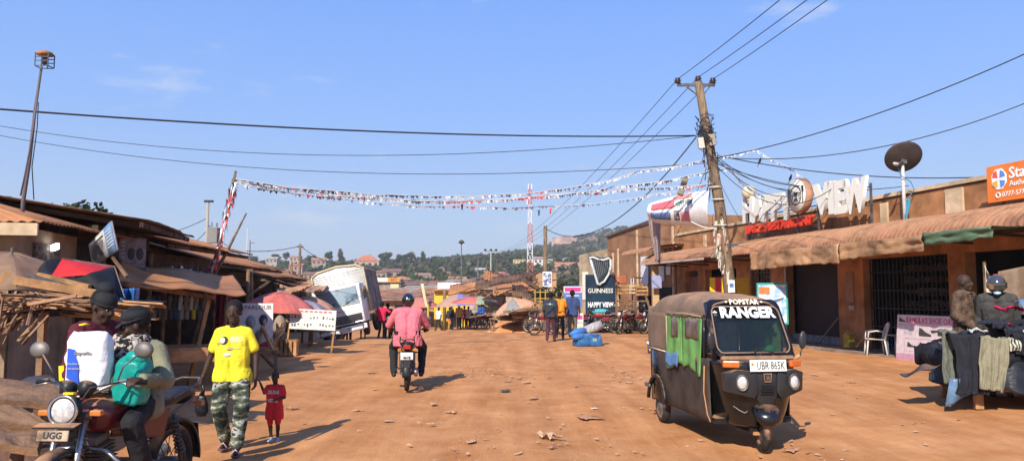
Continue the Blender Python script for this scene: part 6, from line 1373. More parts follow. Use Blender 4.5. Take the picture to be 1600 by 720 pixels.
gar('olive beige trousers hanging over the front of the clothes stall', -1.08, -.86, .98, .34, .95, (.24, .22, .145), -.05, .45, 5, tilt=.14)
gar('striped cream and navy knitwear on the clothes stall', -.70, -.80, .95, .46, .36, (.5, .5, .4), .1, .5, 7, m=mat('striped_knit', (.50, .47, .33), .9, .1, 4, .3, wave=(9, 'X', (.03, .04, .08), .48)))
gar('black shirt draped down the right front of the clothes stall', .22, -.90, .98, .62, 1.05, (.015, .016, .022), .0, .45, 9)
gar('second black garment hanging beside the striped knitwear', -.28, -.88, .94, .46, .8, (.018, .02, .03), .0, .5, 11)
gar('black jacket heaped on the middle of the clothes stall', -.75, -.55, 1.20, .8, .55, (.015, .016, .02), .3, .3, 12)
gar('navy jersey lying across the right top of the clothes stall', .15, -.60, 1.20, .9, .5, (.02, .022, .035), -.2, .3, 14)
gar('rust-brown crumpled cloth on the clothes stall', -.36, -.86, 1.06, .34, .22, (.42, .12, .02), .1, .3, 15)
gar('mustard yellow cloth at the right of the clothes stall', .12, -.88, 1.10, .42, .22, (.62, .33, .02), -.15, .3, 17)
gar('crimson lining strip showing between the black jackets', -.90, -.72, 1.15, .30, .12, (.55, .01, .06), .0, .2, 19)
gar('second crimson strip at the top of the clothes heap', -.62, -.35, 1.38, .34, .10, (.50, .01, .07), -.3, .2, 21)
gar('small white cloth between the dark clothes', -.55, -.84, 1.08, .16, .10, (.6, .65, .7), .0, .2, 23)
gar('light blue denim jeans spread on top of the clothes heap', -.22, -.45, 1.48, .62, .46, (.12, .22, .40), -.12, .36, 25)
rg = random.Random(71)
for i in range(20):
    c = rg.choice([(.015, .016, .022), (.02, .022, .035), (.05, .05, .055), (.03, .025, .03), (.06, .065, .06)])
    o = gar('dark crumpled garment tangled in the clothes heap', rg.uniform(-1.2, 1.4), rg.uniform(-.85, -.45), rg.uniform(.98, 1.22), rg.uniform(.25, .5), rg.uniform(.25, .6), c, rg.uniform(-.7, .7), .45, 30+i)
    o['group'] = 'dark crumpled garments in the clothes heap'
for i, (x, z, c, nm) in enumerate(((-1.25, 1.08, (.5, .5, .47), 'white'), (-.05, 1.22, (.35, .33, .30), 'grey'), (.55, 1.24, (.08, .14, .26), 'indigo'), (-1.0, 1.16, (.02, .20, .12), 'green'), (.75, 1.12, (.28, .20, .12), 'khaki'))):
    gar('small %s piece of clothing poking out between the dark garments' % nm, x, -.78, z, .2, .2, c, rg.uniform(-.6, .6), .4, 60+i)
# two men behind the stall
brn = mat('brown_leather_jacket', (.12, .072, .045), .8, .35, 9, .9, bscale=22)
p1 = P(1512, 427, 12.4); g1 = gz(p1.x, 12.5)
t, j, hx, HX, s = person('bald man in a brown leather jacket behind the clothes stall', (p1.x, 12.5, g1), -pi/2-.95, p1.z-g1, hi=True, hair='shaved', jacket=True, shirt=((1, 1, 1), 'long', .06), trouser=((.04, .035, .03), 1.0), mats=dict(shirt=brn), headturn=(0, 0, 8), bulk=1.06, vox=.009, wr=.014, J=dict(eR=(.27, -.02, 1.12), eL=(-.27, -.02, 1.12), wR=(.22, .18, .98), wL=(-.22, .18, .98)))
child('open_lapels', flat((.02, .018, .018), .8), t, lambda b: b.grid(lambda u, v: V(((u-.5)*.09*(1-v*.6), j['che'].y+.155, j['nek'].z-.03-.30*v)), 3, 4, th=(0, -.01, 0)))
child('collar', brn, t, lambda b: b.tube([j['nek']+V((.10*cos(a), .09*sin(a)+.01, .0+.012*sin(a))) for a in [2*pi*i/20 for i in range(21)]], .026, 7))
p2 = P(1549, 441, 12.0); g2 = gz(p2.x, 12.0)
t, j, hx, HX, s = person('motorcycle rider in a dark grey jacket with an open-visor helmet bending over the clothes', (p2.x+.22, 12.25, g2), pi-.5, 1.92, hi=True, hair='helmet', lean=16, jacket=True, shirt=((.06, .055, .05), 'long', .06), trouser=(blk, 1.0), headturn=(-24, 0, 0), bulk=1.0, vox=.009,
    J=None)
vis = mat('mirror_visor', (.55, .50, .36), .12, .1, 2, metal=.9)
helmet(t, hx, HX, s, mat('grey_helmet', (.045, .05, .055), .2, .1, 3, coat=.5, spec=.6), visor=vis)
child('face_mask', flat((.45, .55, .62), .5), t, lambda b: b.ball(hx((0, .095, -.06)), (.05*s, .05*s, .035*s), 14, HX))
# ---- printed cloth banner behind them
t = thing('hanging_cloth', 'cream printed sack cloth hung from a stick behind the two men', 'cloth', (0, 0, 0))
a0 = P(1538, 413, 14.2)
child('stick', wood2_m, t, lambda b: b.bar((a0.x, a0.y, gz(a0.x, a0.y)), a0+V((0, 0, .05)), .04))
child('cloth', mat('cream_sack', (.60, .53, .42), .85, .12, 4, .5, bscale=8), t, lambda b: b.grid(lambda u, v: P(1539+44*u*(v**.6)+8*u+6*v, 414+22*u+95*v, 14.1+.08*sin(u*9+v*3)), 20, 16, th=(0, .012, 0)))
child('cloth_print', flat((.55, .06, .06), .7), t, lambda b: b.prism([(0, 0), (.10, 0), (.06, -.12)], .006, M.Translation(P(1552, 428, 13.95))))
child('brown_sack', flat((.22, .15, .10), .9, bump=.4), t, lambda b: b.grid(lambda u, v: P(1560+50*u, 424-10*u+75*v, 14.4+.06*sin(u*8)), 14, 12, th=(0, .012, 0)))

# ================================================================ small things by the shops on the right
def board_sign(name, label, px, py, d, w, h, bc, rz=0, frame=None, cat='sign', thick=.03, loc=None, tilt=0):
    p = loc or P(px, py, d); t = thing(name, label, cat, p, rz); t.rotation_euler = (tilt, 0, rz)
    bd = child('board', bc, t, lambda b: b.box((0, thick/2, 0), (w, thick, h)), bevel=.003)
    if frame: child('frame', frame, t, lambda b: [b.box((0, thick/2, z), (w+.06, thick*1.6, .05)) for z in (-h/2, h/2)]+[b.box((x, thick/2, 0), (.05, thick*1.4, h-.05)) for x in (-w/2-.005, w/2+.005)])
    return t, bd
pk_m = flat((.62, .52, .53), .6); pinkp = flat((.58, .10, .20), .6); dkp2 = flat((.05, .05, .05), .6)
t, bd = board_sign('shoe_sign', 'pink and white shoe shop board reading SHOE OASIS with pictures of shoes', 0, 0, 0, 2.0, 1.1, pk_m, RZR+.0, loc=rl(6.0, -1.35, .66), tilt=R(-5))
text("RAMULA'S SHOE OASIS", .19, pinkp, t, (.12, -.004, .42), ext=.002, w=1.6, bold=.003)
child('border', flat((.55, .30, .36), .6), t, lambda b: [b.box((0, -.003, .31), (1.92, .004, .012)), b.box((.1, -.003, -.30), (1.6, .004, .010)), b.box((.1, -.003, .0), (1.6, .004, .010)), b.box((-.7, -.003, -.15), (.010, .004, .30)), b.box((-.25, -.003, -.15), (.010, .004, .30)), b.box((.25, -.003, -.15), (.010, .004, .30))])
child('pink_fade', flat((.52, .28, .36), .6), t, lambda b: b.box((0, -.003, -.45), (1.98, .004, .16)))
for x, z, k, c in ((-.82, .43, .8, dkp2), (-.6, .17, 1.1, flat((.45, .45, .45), .6)), (-.05, .16, 1.5, dkp2), (.48, .16, 1.0, dkp2), (-.5, -.15, .9, dkp2), (-.12, -.16, 1.0, flat((.5, .45, .45), .6)), (.5, -.15, .9, dkp2)):
    child('shoe_picture', c, t, lambda b: b.prism([(x+px_*k, z+pz_*k) for px_, pz_ in ((-.13, -.02), (-.12, .07), (-.06, .05), (.02, .0), (.13, -.03), (.14, -.06), (-.12, -.06))], .004, M.Translation((0, -.006, 0))))
# plastic chair
def pchair(label, loc, rz):
    t = thing('plastic_chair', label, 'chair', loc, rz); m = mat('white_plastic', (.60, .58, .53), .5, .1, 4, dust=.1)
    child('seat', m, t, lambda b: b.grid(lambda u, v: V(((u-.5)*.46, (v-.5)*.44, .43+.02*((u-.5)**2)*4-.015*v)), 10, 8, th=(0, 0, -.015)))
    child('backrest', m, t, lambda b: [b.tube([(-.23, .20, .43), (-.25, .25, .62), (-.20, .31, .80), (0, .33, .85), (.20, .31, .80), (.25, .25, .62), (.23, .20, .43)], .022, 8)]+[b.bar((x, .21, .44), (x*.9, .325, .83), .05, .012) for x in (-.12, -.04, .04, .12)])
    child('armrest', m, t, lambda b: [b.tube([(e*.25, .24, .62), (e*.27, .0, .65), (e*.26, -.18, .62), (e*.24, -.20, .43)], .018, 8) for e in (-1, 1)])
    for x, y in ((-1, -1), (1, -1), (1, 1), (-1, 1)): child('leg', m, t, lambda b: b.tube([(x*.20, y*.19, .43), (x*.25, y*.24, 0)], [.022, .018], 8))
    return t
g_ = rl(4.0, -1.2); pchair('white plastic armchair standing next to the pink shoe board', (g_.x, g_.y, gz(g_.x, g_.y)), RZR-.5)
g_ = rl(4.45, -.9); t = thing('small_table', 'small bluish stool table beside the white plastic chair', 'table', (g_.x, g_.y, gz(g_.x, g_.y)), RZR)
child('tabletop', flat((.16, .24, .28), .6), t, lambda b: b.box((0, 0, .55), (.42, .42, .03)))
for x, y in ((-1, -1), (1, -1), (1, 1), (-1, 1)): child('leg', flat((.10, .12, .18), .6), t, lambda b: b.box((x*.17, y*.17, .27), (.05, .05, .54)))
# jerrycan
def jerry(label, loc, rz, m, sc=1.0, group=None):
    t = thing('jerrycan', label, 'jerrycan', loc, rz, group); t.scale = (sc,)*3
    child('can_body', m, t, lambda b: [b.box((0, 0, .17), (.24, .16, .34)), b.box((-.04, 0, .36), (.14, .12, .05)), ], bevel=.02)
    child('handle', m, t, lambda b: b.tube([(-.11, 0, .36), (-.07, 0, .42), (.03, 0, .42), (.05, 0, .36)], .013, 7))
    child('screw_cap', flat((.5, .4, .05), .5), t, lambda b: b.lathe([(.001, 0), (.028, 0), (.028, .04), (.001, .045)], 12, M.Translation((.085, 0, .335)))); return t
yj = mat('yellow_can', (.52, .36, .04), .5, .15, 5, dust=.2)
jerry('dusty yellow jerrycan at the foot of the shop pillar', rl(1.62, -.3, .15), RZR, yj, 1.15)
jc = jerry('yellow jerrycan standing left of the wooden post far down the road', GX(693, 58), .1, yj, 1.6, None); freeze(jc)
dup(jc, GX(699, 58), .3, 'yellow jerrycan just right of the wooden post far down the road'); dup(jc, GX(697, 61), -.3, 'yellow jerrycan behind the wooden post far down the road')
tag(child('leaning_plank', flat((.22, .20, .20), .8), None, lambda b: b.bar(rl(.35, -.5, .16), rl(.85, -.08, 1.0), .10, .025)), 'grey plank leaning against the pillar by the shutter', 'plank')
# teal framed board
t, bd = board_sign('picture_board', 'teal-framed board with a blue picture standing between the three-wheeler and the shop', 1208, 468, 22.5, .80, 1.15, mat('blue_picture', (.16, .36, .62), .5, .5, 3, col2=(.62, .66, .68), lo=.42, hi=.6), R(-14), frame=flat((.03, .34, .28), .5), loc=P(1207, 474, 22.5))
child('orange_label', flat((.68, .18, .05), .6), t, lambda b: b.box((-.22, -.006, .38), (.30, .012, .20)))
child('picture_detail', flat((.10, .15, .25), .6), t, lambda b: [b.prism([(-.1, 0), (.15, .05), (.3, .12), (.32, .18), (.1, .12), (-.1, .06)], .006, M.Translation((0, -.006, 0)))])
child('leg', wood2_m, t, lambda b: [b.bar((x, .05, -.55), (x, .12, -1.05), .04) for x in (-.34, .34)])
# yellow kiosk boards
t, bd = board_sign('yellow_board', 'bright yellow board with a red vertical stripe behind the three-wheeler', 1126, 444, 27, .86, .62, flat((.75, .46, .01), .5), R(-30), loc=P(1128, 447, 27))
child('red_stripe', flat((.60, .02, .03), .5), t, lambda b: b.box((-.13, -.005, 0), (.2, .012, .61))); child('stand', dsteel_m, t, lambda b: [b.bar((x, .05, -.3), (x, .05, -1.9), .05) for x in (-.35, .35)])
t, bd = board_sign('yellow_board', 'plain yellow kiosk board nearest the grilled window', 1158, 445, 28, .62, .60, flat((.60, .36, .01), .6), R(-40), loc=P(1158, 447, 28))
child('stand', dsteel_m, t, lambda b: [b.bar((x, .05, -.3), (x, .05, -1.9), .05) for x in (-.25, .25)])
t, bd = board_sign('notice', 'small white notice with a blue picture fixed on the leaning pole', 1143, 442, 23.6, .20, .38, flat((.68, .70, .72), .6), 0, loc=P(1143, 447, 23.55))
child('notice_picture', flat((.10, .18, .35), .6), t, lambda b: b.box((0, -.004, .03), (.12, .01, .12)))
# ================================================================ poles, wires, bunting
def wire(label, a, e, sag, r=.012, n=24, m=None, name='cable', cat='cable', group=None):
    a = V(a); e = V(e); pts = [a.lerp(e, i/n)-V((0, 0, sag*4*(i/n)*(1-i/n))) for i in range(n+1)]
    b = MB(); b.tube(pts, r, 5); return tag(b.build(name, m or wire_m, None), label, cat, group), pts
top = P(1090, 126, 24); base = P(1143, 500, 24.3); base.z = gz(base.x, base.y)-.3
base = base+ (P(1140, 430, 24.2)-P(1140, 430, 24.2))
t = thing('utility_pole', 'tall leaning wooden utility pole with a crossarm and tangled cables by the shops', 'utility pole', (0, 0, 0))
pm = [P(1091, 128, 24), P(1108, 225, 24.05), P(1124, 320, 24.1), P(1137, 425, 24.2)]; dirp = pm[3]-pm[2]; pm.append(pm[3]+dirp*((pm[3].z-base.z)/-dirp.z))
child('pole', pole_m, t, lambda b: b.tube(list(reversed(pm)), [.22, .19, .17, .15, .125], 12))
tp = pm[0]
al, ar = P(1058, 133, 24), P(1117, 133, 24)
child('crossarm', dsteel_m, t, lambda b: [b.bar(al, ar, .07, .09), b.bar(P(1073, 136, 24), P(1094, 152, 24), .04), b.bar(P(1109, 136, 24), P(1096, 152, 24), .04)])
ins = []
for px, dz in ((1059, .18), (1091, .12), (1114, .20)):
    q = P(px, 131, 24) if px != 1091 else tp
    child('insulator', flat((.035, .02, .02), .3), t, lambda b: b.lathe([(.02, -.05), (.03, 0), (.11, .03), (.06, .06), (.12, .10), (.06, .13), (.09, .17), (.001, .20)], 12, M.Translation(q))); ins.append(q+V((0, 0, .15)))
rd = random.Random(12)
child('meter_box', flat((.55, .50, .42), .6), t, lambda b: b.box(P(1095, 224, 23.85), (.18, .18, .34), (0, R(-8), 0)), bevel=.01)
child('meter_box', flat((.32, .27, .22), .7), t, lambda b: b.box(P(1112, 219, 23.9), (.20, .2, .36), (0, R(-8), 0)), bevel=.01)
def tang(b):
    for i in range(22):
        k = .28+rd.random()*.25; c = V(pm[0]).lerp(pm[2], k*1.1); pts = []
        for s_ in range(9): a = s_*.9+i; pts.append(c+V((.30*cos(a)*rd.uniform(.4, 1.1)-.06, -.16+.1*sin(a), -.10*s_*rd.random()+.25*sin(a*.7+i))))
        b.tube(pts, .012, 4)
child('cable_tangle', wire_m, t, tang)
def rags(b, n, k0, k1, seed):
    rr_ = random.Random(seed)
    for i in range(n):
        k = k0+(k1-k0)*rr_.random(); c = V(pm[1]).lerp(pm[3], k); a = rr_.uniform(2.6, 6.8); o = V((cos(a)*.18, sin(a)*.18, 0)); w = rr_.uniform(.05, .12); l_ = rr_.uniform(.15, .6)
        t_ = V((-sin(a), cos(a), 0))
        b.grid(lambda u, v: c+o*(1+.4*v*rr_.random())+t_*w*(u-.5)*(1-.4*v)+V((0, 0, -l_*v)), 2, 4, th=(0, .004, 0))
child('paper_rags', flat((.55, .48, .38), .9), t, lambda b: rags(b, 22, .55, 1.0, 1)); child('paper_rags', flat((.16, .12, .10), .9), t, lambda b: rags(b, 22, .05, .9, 2)); child('paper_rags', flat((.38, .22, .16), .9), t, lambda b: rags(b, 10, .6, .95, 3))
child('rag_tie', flat((.65, .62, .55), .8), t, lambda b: [b.torus(.19, .02, 16, 5, M.Translation(P(x_, y_, 24.05))) for x_, y_ in ((1117, 293), (1122, 312), (1126, 352))])
# high voltage lines: towards the far poles and overhead past the camera
far = [P(770, 392, 120), P(776, 392, 120), P(782, 392, 120)]
for i, (q, fr_, up) in enumerate(zip(ins, far, ((1225, -8), (1268, -8), (1300, -8)))):
    wire(['left', 'middle', 'right'][i]+' high line running from the pole top down towards the far lamp posts', q, fr_, 1.6, .011)
    u_ = P(up[0], up[1], 15.0); u2 = q+(u_-q)*1.35; wire(['left', 'middle', 'right'][i]+' high line running from the pole top up out of the picture overhead', q, u2, .05, .011)
J1 = P(1086, 212, 24)
wire('thick cable crossing the whole street from the left edge to the pole', J1, P(-160, 158, 15), .25, .022, 40)
wire('upper thin cable crossing the street under the thick one', P(1090, 212, 24.1), P(-80, 182, 30), 1.05, .012, 40); wire('lower thin cable sagging across the street to the pole', P(1100, 255, 24.1), P(-60, 200, 30), .95, .012, 40)
wire('dark cable falling from the pole to the wooden pole with posters', P(1088, 214, 24), P(853, 357, 44), 1.5, .020)
wire('cable rising from the pole to the upper right corner', P(1118, 247, 24), P(1680, 48, 17), .35, .016); wire('second cable rising to the right, below the upper one', P(1124, 246, 24), P(1700, 118, 20), .75, .014)
wire('level cable running right behind the satellite dish', P(1122, 243, 24.1), P(1700, 264, 20), .45, .016)
for i, (x, y, s_) in enumerate(((1276, 292, .45), (1276, 294, .65), (1278, 291, .25), (1356, 297, .5), (1420, 290, .4), (1300, 295, .8))):
    wire('service cable from the pole to the shop roof, number %s of the fan' % ['one', 'two', 'three', 'four', 'five', 'six'][i] if 0 else ['lowest slack service cable from the pole to the sign', 'slack service cable ending by the round emblem', 'taut service cable ending behind the VIEW letters', 'service cable ending right of the VIEW letters', 'service cable running on to the satellite dish', 'deeply sagging service cable beside the ball lamp'][i], P(1120, 244+3*i, 24.0), P(x, y, 23.6-i*.3), s_, .012)
wire('thin stay wire falling from the pole to the brown block', P(1104, 262, 24), P(1040, 395, 33), .2, .010); wire('thin stay wire on the right side of the pole', P(1115, 262, 24), P(1158, 345, 26), .1, .008)
for px, py, lb in ((1187, 252, 'small dark bird perched on the service cables nearest the pole'), (1235, 278, 'small dark bird perched on the service cables nearer the sign'), (1094, 203, 'tiny bird flying near the pole')):
    tag(child('bird', flat((.02, .02, .025), .7), None, lambda b: [b.ball((0, 0, .07), (.04, .045, .09), 10, M.Rotation(.4, 4, 'Y')), b.ball((.03, 0, .16), .032, 8), b.bar((-.03, 0, .0), (-.07, 0, -.10), .03, .012)], loc=P(px, py+4, 23.8)), lb, 'bird')
# bunting
BC = [(.72, .72, .70), (.60, .06, .07), (.04, .06, .14), (.70, .68, .62), (.10, .20, .38), (.03, .03, .035), (.66, .66, .66)]
bmats = [flat(c, .8) for c in BC]
def bunting(label, pts, seed, dens=26, size=.10, cols=None, r=.014, tw=.5):
    rr_ = random.Random(seed); P3 = [V(p) for p in pts]; fine = []
    for a, e in zip(P3, P3[1:]):
        n = max(2, int((e-a).length*2.5)); dens = dens
        for i in range(n): fine.append(a.lerp(e, i/n)-V((0, 0, .05*sin(pi*i/n)))+V((0, 0, .02*rr_.uniform(-1, 1))))
    fine.append(P3[-1]); t = thing('bunting', label, 'bunting', (0, 0, 0)); b = MB(); b.tube(fine, r, 4); b.build('string', flat((.55, .53, .50), .8), t)
    b = MB(); cm = cols or list(range(7)); cur = rr_.choice(cm)
    for a, e in zip(fine, fine[1:]):
        k = int((e-a).length*dens*.85)+1
        for i in range(k):
            if rr_.random() < .12: cur = rr_.choice(cm)
            c = a.lerp(e, rr_.random()); d = (e-a).normalized(); w = size*rr_.uniform(.4, 1.3); h = size*rr_.uniform(.25, 1.15); b.m = cur if rr_.random() < .75 else rr_.choice(cm)
            tl_ = V((rr_.uniform(-.3, .3), rr_.uniform(-.3, .3), -1))*h; b._add([c-d*w*.5, c+d*w*.5, c+tl_+d*w*rr_.uniform(-.3, .3)], [(0, 1, 2)])
    o = b.build('pennants', bmats, t, fixn=False); return t
tipL = P(368, 279, 20)
bunting('topmost string of worn bunting from the leaning stick across to the pole', [tipL, P(505, 297, 21), P(690, 306, 23), P(800, 303, 23.5), P(900, 291, 24), P(1000, 267, 24), P(1116, 246, 24)], 1)
bunting('second string of dense red and white bunting across the street', [tipL+V((0, .1, -.02)), P(440, 291, 20.6), P(560, 305, 22), P(700, 313, 23), P(830, 307, 23.6), P(960, 292, 24), P(1085, 272, 24), P(1117, 262, 24)], 2, dens=38)
bunting('third string of bunting hanging just below the dense one', [tipL+V((.05, 0, -.05)), P(470, 297, 21), P(600, 311, 22), P(740, 314, 23), P(860, 303, 23.8), P(1000, 294, 24), P(1118, 286, 24)], 3, dens=30)
bunting('lowest loose string of faded bunting ending short of the banner', [tipL+V((0, 0, -.1)), P(480, 303, 21), P(620, 318, 22), P(700, 321, 23), P(840, 323, 24), P(950, 315, 24), P(1015, 304, 24), P(1098, 289, 24)], 4, dens=16)
bunting('blue and white ribbon from the pole up and down to the first sign letters', [P(1117, 246, 24), P(1180, 234, 23.6), P(1240, 265, 23.5), P(1274, 295, 23.4)], 5, cols=[0, 4, 4, 6], size=.09, dens=40)
bunting('blue and white ribbon slanting from the pole to the H of the sign', [P(1120, 264, 24), P(1140, 262, 24), P(1165, 290, 25), P(1203, 311, 26)], 6, cols=[0, 4, 4, 6], size=.10, dens=40)
for px, py, c, lb in ((860, 330, 1, 'red scrap'), (722, 324, 5, 'dark scrap'), (545, 306, 5, 'black scrap'), (842, 333, 2, 'navy scrap')):
    tag(child('rag', bmats[c], None, lambda b: b.grid(lambda u, v: V((.07*(u-.5)*(1-.5*v), .02*sin(v*8), -.17*v)), 3, 5, th=(0, .005, 0)), loc=P(px, py-5, 23)), '%s of cloth dangling from the lowest bunting string' % lb, 'rag')
tag(child('rag', flat((.22, .19, .15), .9), None, lambda b: b.grid(lambda u, v: P(1067+9*u-9*v, 276+28*v+3*u, 24-.1*sin(v*9)), 5, 10, th=(0, .02, 0))), 'twisted dirty cloth hanging above the banner beside the pole', 'rag')
# bunting stick and its prop
t = thing('bunting_pole', 'thin leaning stick wrapped in red and white flags holding the bunting on the left', 'pole', (0, 0, 0))
b0 = P(326, 440, 20); sb_ = tipL-b0; bb_ = b0-sb_*((b0.z-gz(b0.x-.3, 20))/sb_.z)
child('stick', pole_m, t, lambda b: b.tube([bb_, b0, b0.lerp(tipL, .6)+V((.04, 0, 0)), tipL+V((0, 0, .2))], [.06, .055, .045, .035], 8))
def wrap(b, m_, seed):
    rr_ = random.Random(seed)
    for i in range(46):
        k = .12+rr_.random()*.88; c = b0.lerp(tipL, k); a = rr_.uniform(2.6, 6.9); o = V((cos(a)*.065, sin(a)*.065, 0)); w = rr_.uniform(.05, .10); h = rr_.uniform(.08, .3)
        q_ = V((-sin(a), cos(a), .4))*w; b._add([c+o, c+o+q_, c+o*1.5+q_*.4+V((0, 0, -h))], [(0, 1, 2)])
child('wrapped_flags', bmats[1], t, lambda b: wrap(b, 0, 1)); child('wrapped_flags', bmats[0], t, lambda b: wrap(b, 0, 2))
tag(child('stick', pole_m, None, lambda b: b.tube([P(330, 438, 20.3), P(352, 398, 20.5), P(385, 333, 20.8)], [.05, .045, .02], 7)), 'bare leaning stick crossing behind the flag-wrapped one', 'stick')
# banner between pole and brown block
t = thing('banner', 'billowing white cloth banner with HAPPY VIEW in print tied beside the leaning pole', 'banner', (0, 0, 0))
def banf(u, v):
    x0 = 1014+94*u; tp_ = 318-12*sin(u*pi*.55)-9*u; bt_ = 347-0*u+2*sin(u*pi)*1+ (0 if u > .1 else -6*(1-u*10))
    return P(x0-3*sin(v*pi), tp_+(bt_-tp_)*v*(1+.12*u), 26.8-2.6*u-.35*sin(v*pi)-.1*sin(u*7))
bn_m = mat('banner_cloth', (.72, .70, .68), .8, .08, 3, .3, bscale=6)
bn = child('cloth', bn_m, t, lambda b: b.grid(banf, 40, 14, th=(0, .012, 0)))
def onban(name, m, u0, u1, v0, v1): return child(name, m, bn, lambda b: b.grid(lambda u, v: banf(u0+(u1-u0)*u, v0+(v1-v0)*v)+V((0, -.02, 0)), 8, 4, th=(0, .004, 0)))
onban('red_print', flat((.60, .14, .16), .8), .06, .44, .12, .42); onban('blue_print', flat((.12, .20, .42), .8), .05, .38, .55, .84); onban('pink_print', flat((.62, .26, .24), .8), .40, .72, .02, .16); onban('dark_print', flat((.10, .09, .11), .8), .44, .53, .52, .84); onban('pink_print', flat((.62, .24, .28), .8), .55, .70, .56, .86)
def bantext(s_, size, m, u0, u1, v0, v1):
    o = text(s_, size, m, bn, (0, 0, 0), ext=0, name='print', bold=.01); me = o.data; bx2 = bmesh.new(); bx2.from_mesh(me); bmesh.ops.triangulate(bx2, faces=bx2.faces)
    xs = [v.co.x for v in bx2.verts]; ys = [v.co.y for v in bx2.verts]
    for v in bx2.verts:
        k = (v.co.x-min(xs))/(max(xs)-min(xs)); l_ = 1-(v.co.y-min(ys))/(max(ys)-min(ys)); v.co = banf(u0+(u1-u0)*k, v0+(v1-v0)*l_)+V((0, -.035, 0))
    bx2.to_mesh(me); bx2.free(); o.rotation_euler = (0, 0, 0)
bantext('HAPPY VIEW', .3, flat((.05, .16, .12), .8), .46, .74, .20, .38); bantext('SAT', .3, flat((.7, .7, .7), .8), .45, .52, .56, .80)
tag(child('loose_cloth', flat((.34, .27, .26), .85, bump=.3), None, lambda b: b.grid(lambda u, v: P(1012+20*u*(1-v*.6)+12*v, 338+70*v+4*u, 27.2+.3*v+.15*sin(u*8)), 10, 16, th=(0, .02, 0))), 'long greyish cloth hanging from the banner against the brown block', 'cloth')
wire('white rope from the banner corner to the pole', P(1080, 346, 24.6), P(1128, 356, 24), .1, .02, m=flat((.6, .58, .5), .8), name='rope', cat='rope')
# roof lamp mast at the far left
t = thing('floodlight_mast', 'tall thin crooked mast with a caged floodlight above the rusty roof at the left', 'lamp', (0, 0, 0))
lt = [P(36, 316, 11.6), P(46, 252, 11.6), P(55, 170, 11.6), P(65, 104, 11.6)]
child('mast', flat((.12, .09, .09), .6), t, lambda b: [b.tube([lt[0]-V((0, 0, .6))]+lt, [.03, .03, .026, .022, .018], 8), b.tube([P(32, 306, 11.5), P(40, 268, 11.5), P(50, 215, 11.5), P(60, 140, 11.5)], .012, 6)])
q = P(70, 95, 11.6)
child('cage', flat((.06, .09, .12), .5), t, lambda b: [b.bar(q+V((x, y, -.10)), q+V((x, y, .10)), .012) for x in (-.10, 0, .10) for y in (-.08, .08)]+[b.bar(q+V((-.10, y, z)), q+V((.10, y, z)), .012) for y in (-.08, .08) for z in (-.10, -.02, .04, .10)]+[b.bar(q+V((x, -.08, z)), q+V((x, .08, z)), .012) for x in (-.1, .1) for z in (-.1, .1)])
child('lamp_hood', rust_m, t, lambda b: b.lathe([(.13, .09), (.10, .13), (.05, .15), (.001, .155)], 14, M.Translation(q))); child('lamp_body', flat((.12, .08, .06), .6), t, lambda b: b.ball(q, (.055, .05, .075), 12))
child('cable', wire_m, t, lambda b: b.tube([P(60, 160, 11.6), P(58, 200, 11.6), P(50, 260, 11.6), P(53, 312, 11.7)], .008, 5))
# street poles
def pole(name, label, px, py0, d, r=.12, m=None, cat='utility pole', top_=None):
    q = P(px, py0, d); g = gz(q.x, d); t = thing(name, label, cat, (q.x, d, g)); h = q.z-g
    child('pole', m or pole_m, t, lambda b: b.tube([(0, 0, -.2), (0, 0, h)], [r*1.2, r*.85], 9)); return t, h
t, h = pole('utility_pole', 'grey concrete pole with a transformer behind the left market roofs', 325, 315, 45, .10, flat((.34, .30, .25), .9))
child('transformer', flat((.22, .20, .18), .7), t, lambda b: [b.box((.45, -.1, h-2.0), (.55, .5, .9)), b.tube([(.3, -.1, h-1.5), (.3, -.1, h-1.2)], .05), b.tube([(.6, -.1, h-1.5), (.6, -.1, h-1.25)], .05)], bevel=.03)
child('pole_cap', wire_m, t, lambda b: b.box((.05, 0, h+.02), (.5, .2, .12)))
tw = V((t.location.x, t.location.y, t.location.z+h)) if 0 else P(325, 322, 45)
wire('wire from the transformer pole sloping down left behind the roofs', P(325, 340, 45), P(205, 372, 44), .3, .02); wire('wire from the transformer pole down to the wooden street pole', P(325, 350, 45), P(390, 400, 62), .5, .02); wire('lower wire sagging left of the transformer pole', P(325, 358, 45), P(262, 392, 44), .4, .018)
t, h = pole('utility_pole', 'slim wooden street pole standing above the last left roofs', 469, 381, 70, .13); child('crossarm', woodd_m, t, lambda b: b.bar((-.3, 0, h-.25), (.3, 0, h-.25), .1))
wire('wire from the slim wooden street pole towards the truck', P(469, 384, 70), P(545, 412, 90), .6, .03); wire('wire from the left hanging into the slim wooden street pole', P(469, 384, 70), P(385, 392, 66), .2, .03)
pole('utility_pole', 'short thin pole just left of the slim wooden street pole', 456, 408, 72, .12)
t, h = pole('mast', 'thin steel mast with a small arm above the left roofs', 391, 375, 90, .07, dsteel_m, 'mast'); child('arm', dsteel_m, t, lambda b: b.bar((0, 0, h-.3), (.55, 0, h-.35), .08))
pole('mast', 'faint hazy lattice mast furthest left on the skyline', 387, 357, 160, .14, flat((.45, .42, .42), .8), 'mast')
t, h = pole('lamp_post', 'thin lamp post with a round ball of lamps over the middle of the road', 721, 378, 95, .075, dsteel_m, 'lamp post'); child('lamp_head', flat((.06, .06, .05), .7), t, lambda b: [b.ball((0, 0, h), (.32, .32, .26), 12), b.lathe([(.42, -.12), (.42, -.05)], 14, M.Translation((0, 0, h)))])
t, h = pole('lamp_post', 'pale post with three floodlights on a crossarm', 767, 391, 85, .09, flat((.34, .31, .26), .9), 'lamp post'); child('crossarm', dsteel_m, t, lambda b: b.bar((-.65, 0, h-.1), (.65, 0, h-.1), .06))
for x in (-.62, 0, .58): child('floodlight', flat((.03, .03, .04), .5), t, lambda b: b.ball((x, -.05, h+.05), (.16, .14, .11), 10))
